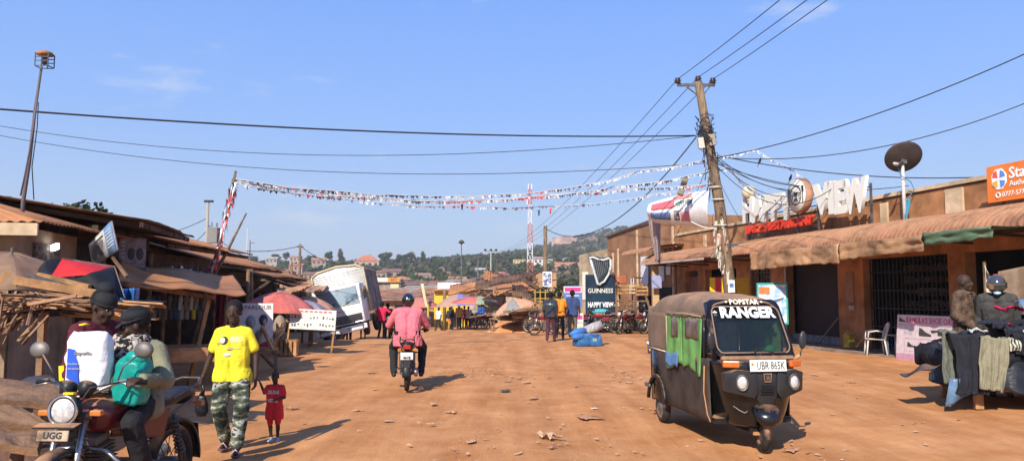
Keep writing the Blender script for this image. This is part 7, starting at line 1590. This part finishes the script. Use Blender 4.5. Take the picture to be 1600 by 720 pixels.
pole('utility_pole', 'thin dark pole right of the lamp post with a ball of lamps', 747, 405, 80, .08, dsteel_m)
pole('utility_pole', 'thin pole beside the post with three floodlights', 760, 412, 78, .05, dsteel_m)
t, h = pole('utility_pole', 'wooden pole covered with three posters left of the man in black', 852, 353, 44, .125)
child('crossarm', woodd_m, t, lambda b: [b.bar((-1.0, 0, h-3.0), (.1, 0, h-2.4), .10), b.ball((-.95, 0, h-2.95), .2, 8)])
q = P(855, 436, 43.7)
for i, (dz, c, lb) in enumerate(((0, (.66, .68, .72), 'blue and white poster topmost on the wooden pole'), (-1.02, (.66, .62, .58), 'poster with a portrait in the middle of the wooden pole'), (-1.95, (.64, .62, .62), 'poster with yellow foot lowest on the wooden pole'))):
    p_ = thing('poster', lb, 'poster', (q.x, q.y, q.z+dz), .05); child('sheet', flat(c, .8), p_, lambda b: b.box((0, 0, 0), (.52, .02, .86)))
    if i == 0: child('picture', mat('poster_blue', (.10, .12, .22), .8, .5, 5, col2=(.6, .6, .64), lo=.48, hi=.52), p_, lambda b: b.box((0, -.015, 0), (.44, .008, .7)))
    else: child('picture', flat((.10, .08, .07), .8), p_, lambda b: [b.ball((0, -.012, .12), (.09, .012, .12), 10), b.box((0, -.013, -.10), (.30, .012, .18))]); child('yellow_band', flat((.70, .55, .02), .8), p_, lambda b: b.box((0, -.012, -.33), (.5, .01, .16)))
# telecom mast
mp_ = P(828, 291, 240); mb_ = P(828, 430, 240); mb_.z = hill(mb_.x, 240)-1
t = thing('telecom_mast', 'red and white steel lattice telecom mast standing on the hillside', 'telecom mast', (mp_.x, 240, 0))
z0, z1 = mb_.z, mp_.z; nseg = 12
for i in range(nseg):
    a, e = z0+(z1-z0)*i/nseg, z0+(z1-z0)*(i+1)/nseg; w0 = 1.1-.75*(i/nseg); w1 = 1.1-.75*((i+1)/nseg); c = flat((.70, .68, .66), .6) if (i//2) % 2 == 0 else flat((.55, .14, .10), .6)
    def seg(b):
        for sx, sy in ((-1, -1), (1, -1), (1, 1), (-1, 1)): b.bar((sx*w0, sy*w0, a), (sx*w1, sy*w1, e), .16)
        for sy in (-1, 1): b.bar((-w0, sy*w0, a), (w1, sy*w1, e), .11); b.bar((w0, sy*w0, a), (-w1, sy*w1, e), .11); b.bar((-w1, sy*w1, e), (w1, sy*w1, e), .11)
    child('lattice_section', c, t, seg)
child('antennas', flat((.60, .60, .62), .6), t, lambda b: [b.box((x, -.5, z1-d_), (.35, .3, 1.8)) for x, d_ in ((-.5, .2), (.5, .2), (-.9, 5))])

# ================================================================ drinks board, posters, crowd clutter
q = P(938, 445, 37); g = gz(q.x, 37)
t = thing('advertising_board', 'tall dark blue advertising board with a big harp emblem and HAPPY VIEW lettering', 'advertising board', (q.x, 37, g), R(-4))
navy = mat('navy_board', (.008, .014, .028), .4, .3, .9, col2=(.010, .035, .065))
bd = child('board', navy, t, lambda b: b.box((0, .15, 1.38), (1.42, .30, 2.76)), bevel=.02)
child('glow_print', flat((.03, .30, .36), .5), bd, lambda b: b.lathe([(.001, 0), (.42, 0), (.42, .006), (.001, .006)], 24, M.Translation((0, -.004, .98)) @ M.Diagonal((1, 1, .35, 1)) @ M.Rotation(pi/2, 4, 'X')))
wtx = flat((.75, .72, .62), .5)
text('GUINNESS', .30, wtx, bd, (0, -.012, 1.97), ext=.004, w=1.2, bold=.004); text('HAPPY VIEW', .33, flat((.8, .8, .8), .5), bd, (0, -.012, 1.30), ext=.004, w=1.22, bold=.012); text('LOUNGE', .13, flat((.3, .65, .65), .5), bd, (0, -.012, 1.02), ext=.004)
silv = flat((.55, .57, .55), .4); hz_ = lambda x, z: (x*.95, 2.20+z)
child('harp_plate', flat((.02, .028, .035), .4), t, lambda b: b.prism([hz_(*p) for p in ((-.58, 1.33), (-.50, 1.46), (-.25, 1.44), (.1, 1.36), (.42, 1.38), (.62, 1.42), (.60, 1.10), (.50, .60), (.28, .22), (.0, -.02), (-.18, .0), (-.26, .2), (-.36, .7), (-.48, 1.12))], .16, M.Translation((0, -.10, 0))))
def harp(b):
    y = -.135
    b.tube([V((p[0], y, p[1])) for p in [hz_(-.50, 1.22), hz_(-.50, 1.36), hz_(-.36, 1.38), hz_(-.1, 1.28), hz_(.15, 1.24), hz_(.42, 1.32), hz_(.52, 1.28)]], .055, 8)
    b.tube([V((p[0], y, p[1])) for p in [hz_(.52, 1.28), hz_(.53, .95), hz_(.42, .55), hz_(.20, .22), hz_(-.05, .08)]], .055, 8)
    b.tube([V((p[0], y, p[1])) for p in [hz_(-.48, 1.26), hz_(-.36, .85), hz_(-.22, .40), hz_(-.14, .10), hz_(.02, .06)]], .06, 8)
child('harp_frame', silv, t, harp)
child('harp_strings', flat((.35, .37, .37), .5), t, lambda b: [b.bar(V((hz_(-.36+.10*k, 1.28)[0], -.125, hz_(0, 1.28-.01*k)[1])), V((hz_(-.16+.075*k, 0)[0], -.125, hz_(0, .25+.075*k)[1])), .010) for k in range(8)])
# pink and blue notice
t, bd = board_sign('notice_board', 'pink and blue notice board on legs behind the man in the navy T-shirt', 894, 458, 33.5, .80, .92, flat((.10, .18, .42), .6), .05, loc=P(895, 463, 33.5))
child('pink_header', flat((.68, .05, .22), .6), t, lambda b: b.box((0, -.005, .30), (.70, .012, .18))); child('white_rim', flat((.62, .62, .64), .6), t, lambda b: [b.box((0, -.004, .30), (.78, .008, .27))]); child('leg', dsteel_m, t, lambda b: [b.bar((x, .05, -.46), (x, .1, -1.3), .04) for x in (-.32, .32)])
child('print', flat((.6, .62, .68), .6), t, lambda b: [b.box((0, -.006, .04-.12*k), (.56, .008, .04)) for k in range(3)])
t, bd = board_sign('notice', 'white paper notice with yellow and pink print low beside the man in the navy T-shirt', 905, 500, 32, .30, .85, flat((.66, .64, .62), .7), .1, loc=P(906, 505, 32))
child('yellow_print', flat((.70, .60, .05), .6), t, lambda b: b.box((.02, -.005, -.22), (.2, .01, .2))); child('pink_print', flat((.60, .06, .25), .6), t, lambda b: b.box((0, -.005, .25), (.22, .01, .15)))
# wooden crates behind motorcycles, shop clutter
rd = random.Random(5)
for i, (px, py, d, w, h, c) in enumerate(((978, 452, 37.5, .9, .5, 0), (990, 452, 37.4, .5, .45, 1), (1002, 454, 37.2, .6, .5, 0), (968, 436, 37.7, .55, .3, 2))):
    q = P(px, py, d); tag(child('crate', [wood_m, flat((.50, .36, .22), .8), flat((.55, .12, .05), .7)][c], None, lambda b: [b.box((0, 0, z), (w, .4, h*.22)) for z in (-h*.35, 0, h*.35)]+[b.box((x, .0, 0), (.05, .37, h)) for x in (-w*.45, w*.45)], loc=q), ['wide slatted crate stacked behind the motorcycles by the drinks board', 'pale square crate between two slatted ones behind the motorcycles', 'slatted crate nearest the shop door behind the motorcycles', 'orange-red box on top of the display rack by the drinks board'][i], 'crate')
t = thing('display_rack', 'rough wooden display rack with slanted posts behind the parked motorcycles', 'rack', (0, 0, 0))
child('posts', wood2_m, t, lambda b: [b.bar(P(966, 440, 37.8), P(972, 510, 37.4), .07), b.bar(P(1002, 440, 37.3), P(1024, 510, 36.5), .07), b.bar(P(988, 432, 38), P(988, 505, 37.6), .06), b.bar(P(960, 448, 37.8), P(1008, 446, 37.4), .06), b.bar(P(964, 470, 37.6), P(1014, 470, 37.2), .06), b.bar(P(975, 433, 37.9), P(1004, 434, 37.6), .06)])
tag(child('wall_sign', flat((.30, .32, .50), .6), None, lambda b: b.box((0, 0, 0), (.42, .04, .55)), loc=P(1026, 440, 33.5)), 'small bluish round-headed sign on the corner post of the canopy', 'sign')
tag(child('canopy_post', flat((.50, .33, .16), .8), None, lambda b: b.bar((0, 0, -1.9), (0, 0, 1.4), .28), loc=P(1024, 455, 34)), 'broad yellowish corner post under the far end of the canopy', 'post')
# blue bundle on the ground
q = G(918, 540); t = thing('blue_crate', 'worn blue box lying on the ground with a rolled mat on top', 'box', q, .30)
child('box_body', mat('worn_blue', (.035, .14, .33), .6, .3, 5, .4, dust=.2, bscale=9), t, lambda b: b.loft([[V((x*w, y*w, z)) for x, y in ((-.42, -.25), (.42, -.25), (.42, .25), (-.42, .25))] for z, w in ((0, 1), (.10, 1.02), (.36, .88), (.40, .80))]), bevel=.02)
child('label_patch', flat((.30, .36, .30), .7), t, lambda b: b.box((.15, -.245, .2), (.14, .02, .1)))
q2 = q+V((-.02, .0, .42)); t = thing('rolled_mat', 'striped black and white rolled mat with blue cloth lying on the blue box', 'mat', q2, .35)
child('roll', mat('striped_roll', (.62, .60, .58), .85, .1, 5, .3, wave=(7, 'X', (.05, .04, .05), .55)), t, lambda b: b.tube([(-.05, 0, .06), (.25, 0, .16), (.50, .0, .24)], [.13, .16, .15], 14))
child('blue_cloth', flat((.05, .18, .48), .7, bump=.4), t, lambda b: [b.tube([(-.60, -.05, -.06), (-.35, -.02, .03), (-.05, 0, .05)], [.07, .12, .12], 12), b.ball((-.40, -.18, -.12), (.20, .10, .10), 12)])
# white and purple bucket by the three-wheeler
q = G(1019, 551); t = thing('paint_bucket', 'white-lidded purple paint bucket on the ground behind the three-wheeler', 'bucket', q); child('bucket', flat((.16, .12, .30), .5), t, lambda b: b.lathe([(.001, 0), (.12, 0), (.14, .24), (.14, .30), (.001, .30)], 18)); child('lid', flat((.7, .7, .7), .5), t, lambda b: b.lathe([(.15, .24), (.152, .315), (.001, .32)], 18)); child('label', flat((.65, .55, .05), .5), t, lambda b: b.box((-.06, -.125, .14), (.08, .02, .14)))
# white bucket near the truck
q = GX(533, 36); t = thing('paint_bucket', 'white bucket with a red band on the ground by the truck bumper', 'bucket', q); child('bucket', flat((.7, .68, .66), .5), t, lambda b: b.lathe([(.001, 0), (.15, 0), (.18, .36), (.001, .36)], 16)); child('band', flat((.6, .05, .05), .5), t, lambda b: b.lathe([(.170, .10), (.180, .2)], 16))

# ---- heap of timber and tin on the right of the road
t = thing('timber_heap', 'collapsed heap of rusty tin sheets, poles and timber behind the orange umbrella', 'timber heap', (0, 0, 0)); rd = random.Random(31)
def f(b):
    for i in range(46):
        a = P(745+rd.random()*110, 440+rd.random()*45, 43+rd.random()*6); e = a+V((rd.uniform(-2.2, 2.2), rd.uniform(-.6, .6), rd.uniform(-.9, .3))); b.bar(a, e, .08+.08*rd.random(), .06)
child('timber', wood2_m, t, f)
child('dark_timber', woodd_m, t, lambda b: [b.bar(P(765+12*i, 446+5*(i % 3)+i, 42+.3*i), P(800+10*i, 440+8*(i % 4), 43), .12, .08) for i in range(9)]+[b.bar(P(822, 438, 41.5), P(872, 470, 41), .16), b.bar(P(815, 436, 42), P(865, 472, 42), .12)])
for (x0, y0, x1, y1, d, m_) in ((742, 452, 838, 440, 45, rustd_m), (756, 436, 812, 452, 46, rust_m), (770, 461, 842, 452, 43, rust_m), (800, 462, 850, 470, 42, rustd_m), (700, 460, 770, 447, 52, rust_m)):
    a, e = P(x0, y0, d), P(x1, y1, d)
    child('tin_sheet', m_, t, lambda b: b.grid(lambda u, v: a.lerp(e, u)+V((0, 1.6*v, .65*v))+V((0, 0, .03*sin(u*90)+.12*noise.noise(V((u*5, v*3, x0))))), 60, 4, th=(0, 0, -.02)))
child('earth', earth_m, t, lambda b: b.grid(lambda u, v: (lambda p: V((p.x, p.y, gz(p.x, p.y)-.15+1.0*sin(pi*u)**.6*sin(pi*v)**.6*(1+.5*noise.noise(V((u*6, v*6, 2)))))))(V((-1.5+5.0*u, 40+7*v, 0))), 30, 20))
t = thing('log_pile', 'low pile of brown planks lying on the verge below the orange umbrella', 'timber', (0, 0, 0))
child('planks', wood2_m, t, lambda b: [(lambda a: b.bar(a, a+V((rd.uniform(1.2, 2.4), rd.uniform(-.3, .3), rd.uniform(-.1, .1))), .22, .14))(P(780+rd.random()*40, 482+rd.random()*18, 39+rd.random()*2)) for i in range(18)])
t = thing('yellow_scaffold', 'rusty yellow metal frame standing in the timber heap', 'frame', (0, 0, 0)); child('frame_bars', flat((.45, .26, .06), .7), t, lambda b: [b.bar(P(836+8*i, 452, 40), P(836+8*i, 498, 40), .05) for i in range(4)]+[b.bar(P(834, 456+10*i, 40), P(862, 456+10*i, 40), .05) for i in range(5)])
for i in range(16):
    px, py = rd.choice([(840, 505), (828, 508), (870, 508), (780, 516), (795, 510), (850, 516)]); q = G(px+rd.uniform(-16, 16), py+rd.uniform(-2, 8)); s_ = rd.uniform(.12, .34)
    def rk(b):
        b.ball((0, 0, s_*.3), (s_, s_*.8, s_*.6), 8)
        for v in b.bm.verts: v.co += v.co.normalized()*noise.noise(v.co*4+V((i, 0, 0)))*s_*.6
    tag(child('rock', flat((.48, .33, .22), .95, bump=.5), None, rk, loc=q, rot=(0, 0, rd.random()*6)), 'brown rock on the rough verge by the timber heap', 'rock', 'rocks on the verge by the timber heap')
tag(child('scrub', leafc_m, None, lambda b: crown_mesh(b, [((0, 0, .4), (.9, .5, .35)), ((.8, 0, .7), (.5, .4, .3)), ((-.6, 0, .3), (.5, .4, .3))], 500, .10, 5), loc=P(862, 470, 41)), 'dark dusty scrub and tangled sticks beside the red motorcycle', 'bush')

# ---- kiosk, flag, betting shop and more far down the road
t = thing('kiosk', 'yellow kiosk with a long white signboard on top', 'kiosk', GX(703, 78)); g = t.location.z; k1 = P(703, 448, 78).z-g
child('wall', flat((.72, .46, .03), .6), t, lambda b: b.box((.3, .6, (k1-.1)/2), (3.6, 2.4, k1-.4))); child('signboard', flat((.85, .86, .88), .5), t, lambda b: b.box((.0, -.7, k1+.1), (2.3, .12, .62))); child('red_panel', flat((.5, .08, .1), .6), t, lambda b: b.box((1.9, -.7, k1+.1), (.5, .1, .5))); child('roof', rust_m, t, lambda b: b.box((.6, .4, k1-.25), (4.4, 3.2, .08), (R(4), 0, 0))); child('doorway', blk_m, t, lambda b: b.box((.6, -.62, .8), (1.1, .06, 1.5)))
tag(child('wooden_post', pole_m, None, lambda b: b.tube([(0, 0, -.2), (0, 0, 2.9)], .12, 8), loc=GX(695, 54)), 'stout wooden post among the people far down the road', 'post')
t = thing('feather_flag', 'pale yellow feather flag leaning over the road far away', 'flag', GX(667, 72)); f0 = t.location
child('flag_cloth', flat((.62, .55, .30), .8), t, lambda b: b.grid(lambda u, v: (P(657+8*v+5*u*(1-.3*v), 443+38*v, 72)-f0), 4, 10, th=(0, .03, 0))); child('flagpole', flat((.6, .45, .05), .6), t, lambda b: b.bar(P(669, 475, 72)-f0, P(669, 496, 72)-f0, .5, .12))
t = thing('betting_shop', 'low shop block with an orange signboard reading SPORTY BET', 'building', (P(604, 436, 128).x, 128, P(604, 436, 128).z-5))
child('wall', flat((.36, .30, .25), .9, scale=1.2, var=.3), t, lambda b: b.box((0, 2.5, 1.6), (4.6, 4, 6.4))); sgn = child('signboard', flat((.60, .27, .05), .6), t, lambda b: b.box((0, .4, 4.9), (4.3, .15, .75)))
text('SPORTY', .62, wlt, sgn, (-1.0, .31, 4.9), ext=.01, bold=.02, w=2.0); text('BET', .62, flat((.30, .12, .03), .6), sgn, (1.15, .31, 4.9), ext=.01, bold=.02, w=1.1); child('white_panel', flat((.6, .6, .6), .6), sgn, lambda b: b.box((-1.0, .322, 4.9), (2.3, .01, .66)))
child('poster_panel', flat((.60, .52, .30), .7), t, lambda b: b.box((1.3, .35, 3.2), (1.4, .1, 2.0))); child('roof', rustd_m, t, lambda b: b.box((0, 2.4, 4.45), (5, 4.6, .12)))
for i, (px, d, c, lb) in enumerate(((634, 70, (.10, .11, .12), 'dark grey minivan far down the road behind the motorcycle rider'),)):
    q = GX(px-13, d); t = thing('minivan', lb, 'van', q, R(8))
    child('body', flat(c, .3, coat=.4), t, lambda b: b.loft([[V((x, y, z)) for x, y in ((-w, y0), (w, y0), (w, 2.2), (-w, 2.2))] for z, w, y0 in ((.3, .85, -2.0), (.95, .87, -2.05), (1.0, .84, -1.3), (1.6, .70, -.9), (1.7, .66, -.7))]), bevel=.05)
    child('windscreen', glass_m, t, lambda b: b.box((0, -1.13, 1.3), (1.4, .06, .55), (R(-35), 0, 0)))
    for x, y in ((-.8, -1.3), (.8, -1.3), (-.8, 1.4), (.8, 1.4)): child('wheel', rubber_m, t, lambda b: b.torus(.22, .09, 18, 6, M.Translation((x, y, .31)) @ M.Rotation(pi/2, 4, 'Y')))
    child('headlight', chrome_m, t, lambda b: [b.box((x, -2.03, .78), (.28, .05, .14)) for x in (-.6, .6)])
# low stalls with goods on either side far away
for i, (px, d, w, wh) in enumerate(((656, 68, 1.8, 'under the dull red far umbrella'), (730, 56, 1.6, 'behind the people under the striped umbrella'), (790, 41, 1.6, 'under the orange umbrella with the grey panel'), (512, 38, 2.4, 'behind the white sign on two sticks'), (455, 26, 1.6, 'under the large pinkish red umbrella'))):
    t = thing('stall_table', 'rough wooden market table '+wh, 'table', GX(px, d), rd.uniform(-.3, .3)); child('tabletop', wood_m, t, lambda b: b.box((0, 0, .72), (w, .9, .05)))
    for sx, sy in ((-1, -1), (1, -1), (1, 1), (-1, 1)): child('leg', wood2_m, t, lambda b: b.box((sx*w*.45, sy*.38, .35), (.07, .07, .72)))
    child('goods', mat('market_goods', (.35, .22, .10), .85, .5, 5, col2=(.06, .09, .05)), t, lambda b: [b.ball((rd.uniform(-.4, .4)*w, rd.uniform(-.3, .3), .8), rd.uniform(.06, .12), 8) for k in range(14)])

# ---- left side boards
t = thing('salon_sign', 'white BEAUTY PARLOUR board with printed heads and a red panel behind the woman in yellow', 'sign', P(382, 508, 17.6), .10)
sb1 = child('board', mat('salon_board', (.70, .68, .66), .7, .1, 4), t, lambda b: b.box((.0, 0, 0), (1.26, .03, 1.0)))
child('red_panel', flat((.55, .12, .13), .7), t, lambda b: b.box((-.49, -.020, -.04), (.26, .01, .86))); text('BEAUTY PARLOUR', .13, flat((.22, .13, .10), .7), t, (.02, -.018, .40), ext=.002, w=1.15, bold=.002)
for k in range(6): child('text_line', whp, t, lambda b: b.box((-.49, -.027, .30-.12*k), (.2, .006, .03)))
grf = [flat((.16, .15, .16), .7), flat((.34, .32, .33), .7), flat((.07, .06, .06), .7)]
for k, (x, z, s_) in enumerate(((-.20, .12, .13), (.14, .08, .15), (.42, .12, .13), (.0, -.25, .12), (.33, -.22, .12))):
    child('printed_head', grf[k % 3], t, lambda b: b.lathe([(.001, 0), (s_, 0), (s_, .004), (.001, .004)], 16, M.Translation((x, -.02, z)) @ M.Diagonal((.75, 1, 1, 1)) @ M.Rotation(pi/2, 4, 'X'))); child('printed_face', flat((.40, .35, .33), .7), t, lambda b: b.lathe([(.001, 0), (s_*.62, 0), (s_*.62, .004), (.001, .004)], 14, M.Translation((x+.03, -.025, z-.055)) @ M.Diagonal((.55, 1, 1, 1)) @ M.Rotation(pi/2, 4, 'X')))
child('red_corner', flat((.55, .05, .06), .7), t, lambda b: b.prism([(.2, -.49), (.62, -.49), (.62, -.30)], .006, M.Translation((0, -.022, 0))))
t = thing('white_sign', 'white board with rows of printed pictures standing on two thin sticks near the truck', 'sign', P(489, 499, 21.5), .08); t.rotation_euler = (0, R(3), .08)
child('board', mat('white_board_worn', (.72, .69, .63), .7, .12, 4), t, lambda b: b.box((0, 0, 0), (1.26, .03, .56))); child('heading', flat((.50, .22, .18), .7), t, lambda b: [b.box((-.45+.13*k, -.018, .22), (.09, .004, .05)) for k in range(8)])
rd = random.Random(9)
child('printed_pictures', flat((.14, .14, .15), .7), t, lambda b: [b.box((-.56+.085*k+rd.uniform(-.01, .01), -.018, .05-.20*r_+rd.uniform(-.02, .02)), (.025+.035*rd.random(), .004, .03+.07*rd.random())) for k in range(14) for r_ in range(2) if rd.random() < .8])
child('stick', wood_m, t, lambda b: [b.bar((-.62, .02, .2), (-.68, .0, -1.25), .04)]); child('stick', wood_m, t, lambda b: [b.bar((.60, .02, -.2), (.55, 0, -1.15), .04)])
# trestles and easels
t = thing('wooden_trestle', 'rough wooden trestles with crossed legs beside the toddler and the red umbrella', 'trestle', (0, 0, 0)); d = 17.5
child('crossed_legs', wood_m, t, lambda b: [b.bar(P(411, 508, d), P(397, 562, d-.3), .06), b.bar(P(409, 510, d-.2), P(431, 556, d-.4), .06), b.bar(P(439, 505, d+1), P(424, 548, d+.6), .06), b.bar(P(398, 538, d), P(442, 512, d+.8), .05), b.bar(P(420, 540, d), P(443, 516, d+1), .06), b.bar(P(395, 552, d-.2), P(434, 545, d+.2), .09)])
child('table_legs', wood2_m, t, lambda b: [b.bar(P(396, 550, d-.6), P(392, 585, d-.9), .07), b.bar(P(430, 548, d-.6), P(431, 578, d-.9), .07), b.bar(P(408, 552, d-.4), P(428, 574, d-.8), .05), b.bar(P(390, 551, d-.9), P(436, 549, d-.5), .10, .06)])
tag(child('cloth_bundle', flat((.30, .22, .15), .9, bump=.5), None, lambda b: bundle(b, .32, .3, .5, 3), loc=P(436, 525, 19)), 'pale sack bundle leaning beside the salon board', 'sack')
q = GX(452, 21.5); tag(child('crate', wood_m, None, lambda b: [b.box((-.25+.125*k, 0, .22), (.08, .3, .44)) for k in range(5)]+[b.box((0, 0, z), (.62, .26, .05)) for z in (.05, .4)], loc=q), 'slatted wooden crate beside the left leg of the white sign', 'crate')
tag(child('wooden_post', wood2_m, None, lambda b: [b.tube([P(388, 420, 24), P(386, 500, 24)], .06, 7), b.tube([P(393, 420, 24.2), P(392, 500, 24.2)], .05, 7), b.bar(P(388, 462, 23.9), P(420, 440, 24.4), .06)]), 'pair of thin posts with a brace holding up the long orange tin roof', 'posts')
# tilted picture board and posters by the left shops
t = thing('picture_board', 'tilted white and blue board with two printed faces on a stick', 'sign', (0, 0, 0))
c4 = [P(138, 382, 12.6), P(145, 417, 12.5), P(184, 390, 12.1), P(174, 345, 12.2)]
child('board', mat('grey_print', (.36, .34, .34), .7, .2, 4), t, lambda b: b.grid(lambda u, v: c4[0].lerp(c4[3], u).lerp(c4[1].lerp(c4[2], u), v), 2, 2, th=(0, .04, 0)))
child('blue_panel', flat((.14, .24, .42), .7), t, lambda b: b.grid(lambda u, v: (lambda a, e: a.lerp(e, v))(c4[0].lerp(c4[3], .66+.30*u), c4[1].lerp(c4[2], .66+.30*u))+V((0, -.012, 0)), 2, 2, th=(0, .004, 0)))
for u in (.22, .47): child('printed_face', flat((.10, .08, .08), .7), t, lambda b: b.ball(c4[0].lerp(c4[3], u).lerp(c4[1].lerp(c4[2], u), .55)+V((0, -.012, 0)), (.075, .012, .13), 12))
child('text_line', whp, t, lambda b: [b.bar(c4[0].lerp(c4[3], .70).lerp(c4[1].lerp(c4[2], .70), .2+.11*k)+V((0, -.016, 0)), c4[0].lerp(c4[3], .92).lerp(c4[1].lerp(c4[2], .92), .2+.11*k)+V((0, -.016, 0)), .012) for k in range(6)]+[b.bar(c4[0].lerp(c4[3], .1).lerp(c4[1].lerp(c4[2], .1), .15)+V((0, -.016, 0)), c4[0].lerp(c4[3], .6).lerp(c4[1].lerp(c4[2], .6), .15)+V((0, -.016, 0)), .03)])
child('stick', wood2_m, t, lambda b: b.bar(P(176, 402, 12.2), P(198, 432, 12.0), .04))
for px, py, w, h, lb in ((207, 395, .46, .56, 'grey and pinkish poster with two faces on the dark left shop'), (204, 432, .52, .36, 'dark poster with a face below the two-face poster')):
    t = thing('poster', lb, 'poster', P(px, py, 14.6), .35); child('sheet', mat('poster_pink', (.34, .27, .29), .8, .25, 6) if h > .5 else flat((.13, .11, .12), .8), t, lambda b: b.box((0, 0, 0), (w, .02, h)))
    for x in ((-.02, .13) if h > .5 else (.08,)): child('printed_face', flat((.09, .07, .07), .8), t, lambda b: b.ball((x, -.012, -.02), (.065, .008, .12), 12))
    if h > .5: child('text_line', flat((.5, .5, .5), .8), t, lambda b: [b.box((-.16, -.012, .2-.07*k), (.07, .006, .03)) for k in range(6)])

# ================================================================ litter, stones
rd = random.Random(44)
pap = [flat((.52, .32, .19), .9), flat((.66, .62, .55), .9), flat((.42, .22, .12), .9), flat((.10, .10, .10), .9), flat((.50, .26, .16), .9)]
def scrap(label, px, py, w, c, seed, grp=None, h=.03):
    q = G(px, py)
    def fn(u, v): return V(((u-.5)*w*(1+.3*sin(v*5+seed)), (v-.5)*w*.55*(1+.3*cos(u*4+seed)), h*(.5+noise.noise(V((u*4, v*4, seed))))))
    return tag(child('paper_scrap', pap[c], None, lambda b: b.grid(fn, 8, 6, th=(0, 0, -.004)), loc=(q.x, q.y, q.z+.008), rot=(0, 0, rd.random()*6)), label, 'litter', grp)
scrap('large tan scrap of crumpled paper in the middle of the near road', 855, 684, .30, 0, 1, h=.07)
scrap('white round paper on the road left of the three-wheeler', 929, 639, .09, 1, 2, h=.02)
scrap('flat reddish strip lying below the white round paper', 917, 653, .40, 2, 3)
scrap('dark flattened rag on the road in front of the pink rider', 790, 611, .22, 3, 4)
grp = 'small paper scraps strewn over the road'
for i, (px, py) in enumerate([(770, 580), (782, 583), (800, 588), (812, 592), (790, 597), (824, 598), (735, 578), (722, 581), (675, 663), (581, 581), (583, 608), (680, 630), (745, 552), (818, 558), (862, 566), (940, 566), (975, 583), (990, 578), (960, 590), (985, 590), (1262, 707), (1240, 706), (1272, 588), (900, 603), (834, 622), (830, 604), (708, 642), (460, 636), (560, 642), (1005, 640), (740, 690), (610, 660), (860, 700), (1330, 600), (1300, 650), (985, 600), (955, 575), (970, 598)]):
    scrap('small scrap of paper or plastic lying on the dirt road', px+rd.uniform(-3, 3), py+rd.uniform(-2, 2), rd.uniform(.06, .20), rd.choice([0, 0, 2, 4, 0, 4]), i, grp, h=.02)
def stones(b):
    for i in range(900):
        y = 3.5+rd.random()**1.6*32; x = (rd.random()-.5)*y*1.5
        s_ = rd.uniform(.005, .018)*(1+.02*y); p = V((x, y, gz(x, y)))
        a = rd.random()*6; b.X = M.Translation(p) @ M.Rotation(a, 4, 'Z') @ M.Diagonal((s_, s_*.7, s_*.55, 1))
        b._add([(1, 0, 0), (0, 1, 0), (-1, 0, 0), (0, -1, 0), (0, 0, 1), (.7, .7, -.3)], [(0, 1, 4), (1, 2, 4), (2, 3, 4), (3, 0, 4)])
b = MB(); stones(b); tag(b.build('gravel', mat('road_stones', (.46, .25, .12), .95, .5, .8, col2=(.24, .13, .07)), fixn=False), 'small stones and clods strewn over the dirt road', 'gravel', kind='stuff')
def chips(b):
    for i in range(420):
        k = rd.random()
        if k < .5: c = G(rd.choice([795, 975, 1255, 730]), rd.choice([585, 586, 706, 580])); x, y = c.x+rd.gauss(0, .35), c.y+rd.gauss(0, .5)
        else: y = 5+rd.random()*22; x = (rd.random()-.5)*y*1.2
        b.X = M.Translation((x, y, gz(x, y)+.01)) @ M.Rotation(rd.random()*6, 4, 'Z') @ M.Rotation(rd.uniform(-.3, .3), 4, 'X'); w = rd.uniform(.012, .05)
        b._add([(-w, -w*.4, 0), (w, -w*.5, .006), (w*.8, w*.4, 0), (-w*.7, w*.5, .008)], [(0, 1, 2, 3)])
b = MB(); chips(b); tag(b.build('debris', pap[0], fixn=False), 'tiny leaf and paper fragments scattered on the dirt road', 'debris', kind='stuff')
# ================================================================ the dusty air
hz = bpy.data.materials.new('dusty_air'); hz.use_nodes = True; hn = hz.node_tree; hn.nodes.clear()
vo = hn.nodes.new('ShaderNodeVolumePrincipled'); oo = hn.nodes.new('ShaderNodeOutputMaterial'); hn.links.new(vo.outputs[0], oo.inputs['Volume'])
vo.inputs['Color'].default_value = (.88, .86, .84, 1); vo.inputs['Density'].default_value = .00036; vo.inputs['Anisotropy'].default_value = .1
b = MB(); b.box((0, 1275, 57), (4200, 2650, 146)); tag(b.build('haze', hz), kind='stuff')
